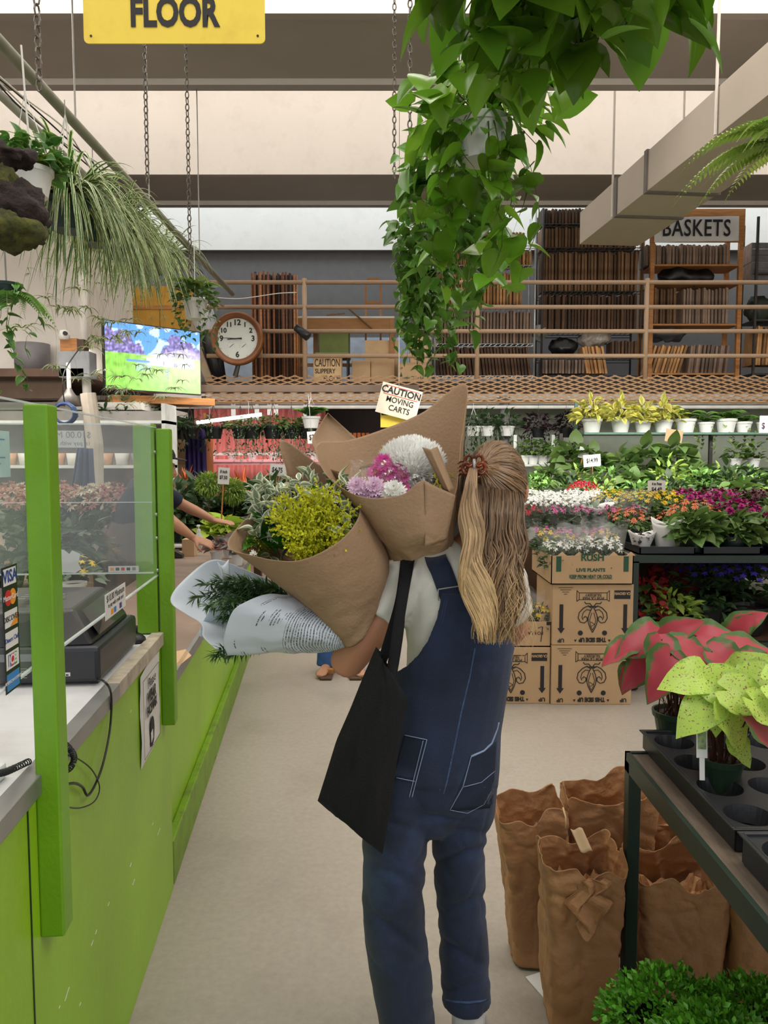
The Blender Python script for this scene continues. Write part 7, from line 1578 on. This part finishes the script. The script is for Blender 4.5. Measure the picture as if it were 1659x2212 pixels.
wn2=N.new('ShaderNodeTexNoise'); wn2.inputs['Scale'].default_value=1; cb2=N.new('ShaderNodeCombineXYZ'); Lk.new(mth('MULTIPLY',sp_.outputs[0],7.0),cb2.inputs[0]); Lk.new(mth('MULTIPLY',sp_.outputs[1],9.0),cb2.inputs[1]); Lk.new(cb2.outputs[0],wn2.inputs['Vector'])
blk=mth('MAXIMUM',mth('MULTIPLY',m1,m2),mth('GREATER_THAN',wn2.outputs[0],.57)); blk=mth('MULTIPLY',blk,mth('GREATER_THAN',sp_.outputs[1],.1)); mask=mth('MULTIPLY',mth('MULTIPLY',line,word),blk); mask=mth('MULTIPLY',mask,mth('LESS_THAN',sp_.outputs[0],.5)); mask=mth('MULTIPLY',mask,.9)
mxn=N.new('ShaderNodeMixRGB'); Lk.new(mask,mxn.inputs[0]); mxn.inputs[1].default_value=rgb('#c9d0d8'); mxn.inputs[2].default_value=rgb('#2d3038'); Lk.new(mxn.outputs[0],bN.inputs['Base Color']); bN.inputs['Roughness'].default_value=.7
b3=empty('wrapped_bouquet',(0,0,0),0,'white printed paper bouquet of green sprigs under the kraft ones, lowest of the three','bouquet')
rim=[(489,1415,1.84),(482,1385,1.81),(500,1325,1.79),(531,1300,1.79),(582,1283,1.82),(640,1288,1.90),(612,1270,1.98),(545,1238,2.01),(470,1209,2.02),(420,1232,2.02),(368,1297,1.98),(432,1345,1.94),(440,1378,1.90)]
mid=[(640,1409,1.87),(622,1395,1.83),(625,1365,1.80),(635,1338,1.80),(655,1316,1.83),(682,1302,1.90),(677,1300,1.96),(667,1303,2.0),(655,1318,2.02),(645,1345,2.02),(638,1372,2.0),(636,1392,1.95),(638,1404,1.91)]
apx=[(744,1395,1.88),(744,1390,1.865),(746,1382,1.86),(750,1372,1.86),(754,1362,1.865),(757,1356,1.88),(757,1356,1.90),(755,1360,1.92),(753,1368,1.93),(750,1376,1.93),(747,1384,1.92),(745,1390,1.91),(744,1394,1.895)]
link('paper_wrap',rings_surface([rim,mid,apx],120,42,.007,8),NEWS,b3,True).modifiers.new('s','SOLIDIFY').thickness=.001
mb=MB(); mb.grid(lambda u,v:P(470+24*u+18*math.sin(v*5)*(1-u)-22*v*(1-u)+14*u*v,1214+160*v+8*math.sin(u*4),1.93+.04*u-.02*math.sin(v*6)),14,22); mb.build('inner_sheet',mat('bluish_white_paper','#c6d2dc',.7,var=.03),b3,smooth=True,solid=.001)
HERB=leafmat('herb_leaf','#3f6036',edge='#8ba06a',edge_at=.9,rough=.45); L=Leaves(); S=Leaves(); root=P(700,1345,1.93)
for (x,y) in [(425,1290),(440,1262),(470,1255),(500,1250),(530,1255),(560,1258),(590,1268),(450,1310),(480,1335),(500,1345),(470,1300),(540,1275),(520,1290),(500,1300),(460,1280),(575,1280),(487,1270),(510,1275),(550,1285),(485,1318),(465,1415),(478,1405)]:
    Yt=1.86 if y>1290 else 1.93; tip=P(x,y,Yt-.02); mid_=P((x+640)/2,(y+1300)/2+(40 if y>1400 else 0),1.92); st=spline([root,mid_,tip],10)[6:]; S.ribbon(st,.0014,.001,(.7,.8,.5))
    for q in range(2,len(st)-1):
        for s in range(5):
            t=(st[q+1]-st[q]).normalized(); L.leaf(NARROW,st[q].lerp(st[q+1],s/5),(t*.8+Vector(rdir())*.8).normalized(),rng.uniform(.02,.036),roll=rng.uniform(-1,1),tint=tint(.3),sx=.75)
    for s in range(8): L.leaf(NARROW,tip,((st[-1]-st[-2]).normalized()*.9+Vector(rdir())*.7).normalized(),rng.uniform(.018,.03),tint=tint(.3),sx=.8)
L.build('sprig_leaves',HERB,b3); S.build('stems',G_mid,b3)
# ---- worker behind the counter
P=P_room
def worker():
    hc=P(350,1003,5.25); fd=Vector((.9,-.1,-.35)); N_=hc+Vector((-.06,0,-.13)); sh=P(318,1050,5.3)
    shA=P(345,1062,5.42); elA=P(398,1092,5.55); wrA=P(463,1124,5.55); shB=P(325,1075,5.05); elB=P(372,1128,5.0); wrB=P(418,1162,5.05)
    hip=P(250,1215,5.25); parts=[loft([hip,hip.lerp(sh,.3),hip.lerp(sh,.65),hip.lerp(sh,.95),N_,hc],[(.13,.17),(.12,.16),(.13,.19),(.09,.17),(.055,.055),(.05,.05)],side=(.5,0,-.5),n=20)]
    parts+=head_parts(hc,fd,1.0)+[arm(shA,elA,wrA),arm(shB,elB,wrB)]+hand_parts(wrA,Vector((1,-.1,-.15)),(0,-.2,1),1,.35,False)+hand_parts(wrB,Vector((1,.1,-.4)),(.2,-.6,1),1,.5,True)
    for k,dy in ((0,-.12),(1,.12)):
        h=hip+Vector((0,dy,-.05)); a=Vector((hip.x-.05+.15*k,5.25+dy,.085)); parts+=[leg(h,h.lerp(a,.5)+Vector((.03,0,0)),a),foot(a,(1,0,0))]
    w=link('worker',fuse(parts,.006,3,'worker_body'),SKIN2,None,True); tag(w,'person in dark cap and navy tee leaning over the worktop, reaching for potted plants','person'); eyes(hc,fd,1,w)
    NAVY=mat('navy_tee','#1a2233',.85); AP=mat('grey_brown_apron','#5f544c',.85,var=.2)
    s1=loft([hip+Vector((0,0,.0)),hip.lerp(sh,.3),hip.lerp(sh,.65),hip.lerp(sh,1.0),N_],[(.145,.185),(.135,.175),(.145,.205),(.11,.19),(.065,.06)],side=(.5,0,-.5),n=20)
    sl=[loft([shA,shA.lerp(elA,.75)],[.072,.062],side=(0,1,.2)),loft([shB,shB.lerp(elB,.7)],[.072,.062],side=(0,1,.2))]
    link('tee_shirt',warp(fuse([s1]+sl,.008,4,'t'),lambda c,n:.006*noise.noise(c*12)),NAVY,w,True)
    ap=fuse([loft([hip+Vector((.03,-.03,-.25)),hip+Vector((.04,-.03,0)),hip.lerp(sh,.45)+Vector((.02,-.035,0)),hip.lerp(sh,.85)+Vector((.0,-.03,0))],[(.15,.2),(.155,.19),(.14,.17),(.11,.1)],side=(.6,0,-.4))],.01,3,'a'); link('apron',warp(ap,lambda c,n:.008*noise.noise(c*9)),AP,w,True)
    tr_=[]
    for k,dy in ((0,-.12),(1,.12)):
        h=hip+Vector((0,dy,-.03)); a=Vector((hip.x-.05+.15*k,5.25+dy,.1)); tr_.append(loft([h,h.lerp(a,.5),a],[.11,.085,.07]))
    tr_.append(ball(hip,(.15,.2,.14))); link('trousers',fuse(tr_,.01,3,'t'),mat('dark_trousers','#20222a',.9),w,True)
    cp=empty('cap',hc+Vector((0,0,.045)),0); cp.parent=w; KIDS.setdefault(w.name,[]).append(cp); CM=mat('black_cap','#1c1d20',.8)
    MB().lathe([(.094,-.01),(.094,.02),(.08,.055),(.045,.078),(0,.084)],22).build('crown',CM,cp,smooth=True)
    MB().prism([(.05,-.075,0),(.11,-.065,-.01),(.165,-.03,-.022),(.17,.03,-.022),(.11,.065,-.01),(.05,.075,0)],(0,0,.008)).build('brim',CM,cp,bevel=.003)
    hr=MB().add(*ball(hc+Vector((-.02,0,.01)),(.085,.088,.085),14)).build('hair',mat('dark_hair','#2a2420',.7),w,smooth=True)
worker()
# ---- person farther down the aisle, mostly hidden behind the bouquets
def walker():
    cx=P(742,1300,5.45).x; Y=5.5; hc=Vector((cx,Y,1.50)); fd=Vector((.1,-1,0)); parts=[loft([Vector((cx,Y,z)) for z in (.85,.95,1.1,1.25,1.34,1.38,1.44)],[(.13,.1),(.16,.11),(.125,.09),(.155,.1),(.17,.08),(.07,.06),(.05,.05)],n=20)]+head_parts(hc,fd)
    for s in (-1,1):
        sh=Vector((cx+s*.165,Y,1.32)); el=Vector((cx+s*.2,Y+.02,1.05)); wr=Vector((cx+s*.14,Y-.16,.95)); h=Vector((cx+s*.09,Y,.9)); a=Vector((P(708 if s<0 else 770,1440,5.45).x,Y-.05,.085)); parts+=[arm(sh,el,wr),leg(h,h.lerp(a,.5)+Vector((0,-.03,0)),a),foot(a,(s*.25,-1,0),1.05)]+hand_parts(wr,Vector((-s*.3,-1,.1)),(0,0,1),1,.4,s<0)
    w=link('walker',fuse(parts,.006,3,'walker_body'),SKIN2,None,True); tag(w,'person in blue jeans and sandals down the aisle, only feet showing beneath the bouquets','person'); eyes(hc,fd,1,w)
    tl_=[ball(Vector((cx,Y,.92)),(.17,.12,.12))]
    for s in (-1,1): h=Vector((cx+s*.09,Y,.9)); a=Vector((P(708 if s<0 else 770,1440,5.45).x,Y-.02,.05)); tl_.append(loft([h,h.lerp(a,.55),a],[.095,.075,.085]))
    link('jeans',warp(fuse(tl_,.008,4,'j'),lambda c,n:.006*noise.noise(c*11)),mat('bright_denim','#31538a',.85,var=.25,scale=14),w,True)
    link('blouse',fuse([loft([Vector((cx,Y,z)) for z in (.92,1.1,1.25,1.34,1.39)],[(.175,.125),(.14,.105),(.17,.115),(.175,.09),(.07,.06)]),loft([Vector((cx-.17,Y,1.32)),Vector((cx-.2,Y,1.15))],[.06,.055]),loft([Vector((cx+.17,Y,1.32)),Vector((cx+.2,Y,1.15))],[.06,.055])],.008,3,'b'),mat('grey_blouse','#6c6f74',.9),w,True)
    MB().add(*ball(hc+Vector((0,.02,.03)),(.088,.092,.1),14)).build('hair',mat('brown_hair','#3a2a20',.7),w,smooth=True)
    for s in (-1,1): ax=P(708 if s<0 else 770,1440,5.45).x; MB().box((ax-.045,Y-.26,0),(ax+.045,Y+.02,.022)).build('sandal_sole',M_darkwood,w,bevel=.01); bx('sandal_strap',(ax-.05,Y-.16,.02),(ax+.05,Y-.13,.055),M_wood,w)
walker()
# ------------------------------------------------------------------ front right table
FZ=.80; cT=G(1350,1622,FZ); ft_=empty('front_table',(cT.x,cT.y,0),0,'dark green metal table with a brown board top in the right foreground','table'); tl_=1.35
for y in (0,-tl_): 
    for x in (0,.9): bx('leg',(x,y-.038,0),(x+.034,y,FZ-.02),M_dgreenmetal,ft_,.002)
bx('side_rail',(0,-tl_-.02,FZ-.05),(.012,0,FZ),M_dgreenmetal,ft_); bx('end_rail',(0,-.012,FZ-.05),(.93,0,FZ),M_dgreenmetal,ft_); bx('side_rail',(.92,-tl_-.02,FZ-.05),(.934,0,FZ),M_dgreenmetal,ft_)
for k in range(4): bx('board',(.012+k*.228,-tl_,FZ-.02),(.012+k*.228+.222,-.013,FZ-.004),mat('weathered_board','#5e5144',.7,var=.25,scale=6,stretch=(8,1,8),dirt='#85776a',dscale=10) ,ft_)
X0=cT.x
def celltray(nm,x,y,w,d,h,nx,ny,lab,m):
    e=empty(nm,(x,y,FZ),0,lab,'tray'); mb=MB(); t=.004
    mb.box((0,0,0),(w,t,h)); mb.box((0,d-t,0),(w,d,h)); mb.box((0,0,0),(t,d,h)); mb.box((w-t,0,0),(w,d,h)); mb.box((-.008,-.008,h-.004),(w+.008,0,h)); mb.box((-.008,d,h-.004),(w+.008,d+.008,h)); mb.box((-.008,0,h-.004),(0,d,h)); mb.box((w,0,h-.004),(w+.008,d,h))
    mb.build('tray_wall',m,e,bevel=.0015)
    cw=w/nx; cdp=d/ny
    for i in range(nx):
        for j in range(ny):
            c=(cw*(i+.5),cdp*(j+.5)); r=min(cw,cdp)*.42; q=MB(); n=24; vs=[]; 
            # flat web with a round hole, and the cup below it
            sq=[]
            for k in range(n):
                a=2*math.pi*k/n; mx=max(abs(math.cos(a)),abs(math.sin(a))); sq.append((c[0]+cw/2*math.cos(a)/mx,c[1]+cdp/2*math.sin(a)/mx,h-.006))
            ci=[(c[0]+r*math.cos(2*math.pi*k/n),c[1]+r*math.sin(2*math.pi*k/n),h-.006) for k in range(n)]; lo=[(c[0]+r*.8*math.cos(2*math.pi*k/n),c[1]+r*.8*math.sin(2*math.pi*k/n),.006) for k in range(n)]
            q.add(sq+ci+lo,[(k,(k+1)%n,n+(k+1)%n,n+k) for k in range(n)]+[(n+k,n+(k+1)%n,2*n+(k+1)%n,2*n+k) for k in range(n)]); q.build('cell_cup',m,e)
    return e
TR2=mat('grey_black_tray','#26292d',.32,var=.1)
celltray('cell_tray',X0+.055,cT.y-.52,.36,.54,.05,3,4,'long black tray of round cells at the far end of the front table',M_tray)
celltray('cell_tray',X0+.46,cT.y-.52,.36,.54,.05,3,4,'second black cell tray on the front table beside the frame edge',M_tray)
celltray('cell_tray',X0+.05,cT.y-1.1,.36,.54,.06,3,4,'greyish cell tray nearest the camera on the front table, at the frame edge',TR2)
def cmat(nm,c,edge,vein=None,speck=None,at=.62): return leafmat(nm,c,edge=edge,edge_at=at,rough=.4,trans=.3,veins=vein,speck=speck)
CALR=cmat('caladium_red','#b84550','#4f6f38',at=.64); CALG=cmat('caladium_lime','#b7d45c','#93b84a',speck='#8a5a4a',at=.9); BIG=T_heart(bend=.18,wave=.045,w=.85,fold=.12)
def bigheart():
    V,Fc,UV=T_heart(bend=.0,w=.95,fold=.1); 
    # refine into a smooth wavy blade
    n1,n2=13,9; prof_t=np.array([-.16,-.1,.1,.3,.5,.7,.87,1]); prof_h=np.array([.35,.78,1,.97,.8,.55,.25,.01]); vs=[];uv=[];fs=[]
    for i in range(n1):
        t=-.16+1.16*i/(n1-1); h=float(np.interp(t,prof_t,prof_h))
        for j in range(n2):
            u=-1+2*j/(n2-1); notch=.2*math.exp(-(u*3)**2) if t<.05 else 0; y=t+notch*(1-(t+.16)/.21) if t<.05 else t
            vs.append((u*h*.42,y,abs(u)*h*.06-.28*max(0,t)**2+.05*math.sin(t*11+u*2)*abs(u)**1.5*h)); uv.append((.5+u*.5*(.55+.45*h) if True else 0,t))
    for i in range(n1-1):
        for j in range(n2-1): fs.append((i*n2+j,i*n2+j+1,(i+1)*n2+j+1,(i+1)*n2+j))
    V=np.array(vs); UV=np.array(uv); tt=np.clip((V[:,1]-.75)/.25,0,1); bb=np.clip((-V[:,1]-.0)/.16,0,1); k=np.maximum(tt*.9,bb*.7); s=np.sign(UV[:,0]-.5+1e-6); UV[:,0]=np.clip(UV[:,0]+s*k*.35*(1-np.abs(UV[:,0]-.5)*2),0,1); return V,fs,UV
CAL=bigheart()
def caladium(px,py,r,h,lab,leaves,mm,extra=None):
    p=G(px,py,FZ+.008); e=empty('caladium_plant',p,0,lab,'plant'); pot(e,r,h,mat('nursery_green_pot','#1d3325',.4,var=.1)); L=Leaves(); S=Leaves(); L2=Leaves()
    for (x,y,Y,dx,dz,sz,k) in leaves:
        q=P(x,y,Y)-p; d=(dx,-.35,dz); (L2 if k else L).leaf(CAL,q-Vector(d).normalized()*sz*.25,d,sz,up=(rng.uniform(-.3,.3),-.75+rng.uniform(-.2,.2),.85),roll=rng.uniform(-.25,.25),tint=tint(.1,.05))
        b0=Vector((rng.uniform(-.6,.6)*r,rng.uniform(-.6,.6)*r,h*.85)); S.ribbon(spline([b0,b0.lerp(q,.5)+Vector((0,0,.02)),q-Vector(d).normalized()*sz*.25],4),.0028,.002,(.9,.7,.6))
    for k in range(26): b0=Vector((rng.uniform(-.7,.7)*r,rng.uniform(-.7,.7)*r,h*.85)); S.ribbon([b0,b0*1.1+Vector((rng.uniform(-.01,.01),0,.06)),b0*1.25+Vector((0,0,.12+rng.uniform(0,.05)))],.0035,.002,(.8,.6,.5))
    S.build('stems',leafmat('dark_stem','#4a3026'),e); L.build('leaves',mm,e)
    if L2.n: L2.build('red_leaves',CALR,e)
    return e
lv=[(1345,1400,2.0,-.9,-.35,.10,0),(1400,1378,2.0,-.7,-.2,.14,0),(1450,1368,2.02,.4,.4,.12,0),(1480,1400,1.95,.8,-.2,.14,0),(1530,1375,2.0,.9,.05,.13,0),(1385,1440,1.98,-.6,-.7,.11,0),(1440,1440,1.9,-.4,-.7,.14,0),(1505,1440,1.95,.5,-.6,.13,0),(1565,1420,1.9,.9,-.4,.13,0),(1600,1400,1.95,.9,0,.14,0),(1630,1440,1.9,.8,-.5,.13,0),(1430,1405,1.93,-.1,-.6,.12,0),(1550,1455,1.95,.1,-.8,.12,0),(1520,1490,1.95,-.3,-.8,.09,0),(1585,1372,2.05,.2,.6,.11,0),(1475,1475,2.0,.2,-.9,.08,0),(1360,1455,2.0,-.4,-.9,.08,0),(1600,1350,2.05,.5,.5,.1,0)]
caladium(1455,1598,.058,.085,'red and pink caladium with green leaf edges in a dark green pot, farther one',lv,CALR)
lg=[(1500,1462,1.72,-.9,-.05,.12,0),(1560,1480,1.70,.5,-.1,.13,0),(1600,1500,1.66,.9,-.2,.13,0),(1520,1530,1.68,-.8,-.5,.12,0),(1580,1545,1.66,.3,-.8,.12,0),(1640,1470,1.7,.8,.15,.13,0),(1650,1530,1.62,.7,-.5,.12,0),(1600,1445,1.78,.3,.4,.11,0),(1550,1510,1.7,-.2,-.6,.11,0),(1595,1610,1.66,.5,-.7,.075,0),(1640,1575,1.62,.6,-.6,.13,1),(1700,1480,1.62,.8,0,.13,0)]
ee=caladium(1555,1702,.054,.08,'lime green speckled caladium in a dark green pot, nearer one beside the frame edge',lg,CALG)
tg=P(1516,1590,1.70); t_=empty('plant_label',(0,0,0),0); t_.parent=ee; KIDS[ee.name].append(t_); t_.location=tg-ee.location; t_.rotation_euler=(R(-12),R(3),0)
MB().box((-.013,-.001,-.05),(.013,.001,.045)).build('label_card',M_paper,t_,bevel=.0008); bx('label_picture',(-.010,-.0016,-.03),(.010,-.001,.01),mat('label_picture_green','#8a9a6a',.5,var=.5,scale=90),t_); MB().box((-.006,-.001,-.1),(.006,.001,-.05)).build('label_stake',M_paper,t_)
gd=P(1640,1640,1.6)
# ------------------------------------------------------------------ kraft paper bags under the table
BAG=mat('brown_bag_paper','#a87a50',.6,var=.14,scale=5,bump=.5,bscale=45)
def bag(px0,px1,Y,py_top,lab,seed,depth=.2,cr=.017,fold=0,lean=(0,0)):
    a=P(px0,2000,Y); b=P(px1,2000,Y); x0=a.x; x1=b.x; z1=P((px0+px1)/2,py_top,Y).z; rg_=random.Random(seed); e=empty('paper_bag',((x0+x1)/2,Y+depth/2,0),0,lab,'paper bag'); w=(x1-x0)/2; d=depth/2
    def ringz(z,k,jag=0,ox=0,oy=0):
        out=[]
        for q in range(16):
            t=2*math.pi*q/16; c=math.cos(t); s=math.sin(t); mm=max(abs(c),abs(s))**.75; out.append(Vector((c/mm*w*k+ox,s/mm*d*k+oy,z+jag*rg_.uniform(-1,1))))
        return out
    rings=[ringz(z1,1.06,.035,lean[0],lean[1]),ringz(z1*.8,1.0,.01,lean[0]*.7,lean[1]*.7),ringz(z1*.45,.93,0,lean[0]*.3),ringz(.01,.82)]
    me=rings_surface(rings,96,48,cr,seed,0)
    me2=me
    for v in me.vertices: v.co.z=max(.004,v.co.z)
    o=link('bag_wall',me,BAG,e,True); q=o.modifiers.new('s','SOLIDIFY'); q.thickness=.0015
    MB().add([Vector((v.x*.8/.82,v.y*.8/.82,.006)) for v in rings[-1]],[tuple(range(16))]).build('bag_base',BAG,e)
    if fold:
        MB().grid(lambda u,v:(-w*.5+w*.9*u+.02*math.sin(v*9),-d*1.02-.008-.02*v+.008*math.sin(u*14),z1-.02-.11*v*(1+.4*math.sin(u*5))),18,10).build('folded_lip',BAG,e,smooth=False,solid=.001)
    # crumpled paper filling below the mouth
    MB().grid(lambda u,v:((u-.5)*1.7*w+lean[0]*.8,(v-.5)*1.7*d,z1*.74+.05*noise.noise(Vector((u*5,v*5,seed)))+.04*abs(noise.noise(Vector((u*11,v*11,seed))))),18,14).build('crumpled_filling',BAG,e,smooth=False)
    return e
bag(1105,1245,2.20,1760,'leftmost tall crumpled brown paper bag beside the aisle',11,.16,.013,lean=(-.04,0))
bag(1190,1352,1.90,1880,'front crumpled brown paper bag with torn open top, left of the table leg',12,.2,.014,fold=1)
bag(1230,1420,2.26,1725,'tall brown paper bag behind the front one, at the table leg',13,.18,.014)
bag(1392,1580,1.98,1905,'torn brown paper bag right of the table leg under the table',14,.2,.014)
bag(1400,1590,2.30,1770,'brown paper bag standing behind the torn one, right of the table leg',15,.18,.014)
bag(1595,1780,1.95,1880,'brown paper bag under the table at the right frame edge',16,.2,.013)
o=MB().tube([P(1216,1745,2.16),P(1222,1765,2.13),P(1222,1790,2.12)],.003,6).build('twine',M_card2,smooth=True); tag(o,'short pale twine hanging from the mouth of the tall bag','twine')
o=MB().grid(lambda u,v:P(1232+26*u+22*v,1790+50*v+3*math.sin(u*6),1.87-.02*v),8,8).build('folded_paper_strip',M_card2,smooth=True,solid=.002); tag(o,'pale folded paper strip lying over the front bag','paper')
o=MB().box((-.05,-.05,0),(.05,.05,.003)).build('white_paper_scrap',M_paper); o.location=G(1185,2125,.002); o.rotation_euler=(0,0,.4); tag(o,'white paper corner showing under the leftmost bag','paper scrap')
# foreground fine leaved plants on a low crate
cr_=empty('low_crate',(P(1530,2212,1.42).x+.02,1.42,0),0,'low dark crate under the foreground green plants','crate'); bx('crate_body',(-.3,-.25,0),(.3,.2,.18),M_darkwood,cr_); bx('crate_rim',(-.31,-.26,.18),(.31,.21,.2),M_tray,cr_)
PARS=leafmat('parsley_leaf','#4f8a22',rough=.4,trans=.25)
for i,(px,py,Y,r) in enumerate(((1450,2215,1.45,.15),(1640,2230,1.42,.14),(1550,2290,1.3,.13))):
    p=P(px,py,Y); L=Leaves()
    for k in range(2600):
        d=rdir(-.1,1); kk=rng.uniform(.7,1); bmp=1+.12*noise.noise(Vector(d)*5); q=np.array([d[0]*r,d[1]*r*.8,d[2]*r*.75])*kk*bmp; L.leaf(TINY,q,d+rng.normal(0,.5,3),rng.uniform(.010,.018),roll=rng.uniform(-2,2),tint=tint(.35,.1),sx=1.2)
    z0=p.z-.01; e=empty('fine_leaved_plant',(p.x,p.y,.202),0,'dense green fine leaved plant in the bottom right foreground, %s'%['left one','right one at the frame edge','nearest one'][i],'plant','foreground fine leaved plants'); pot(e,.075,max(.09,z0-.19),M_potblack); o=L.build('foliage',PARS,e); o.location=(0,0,z0-.202)
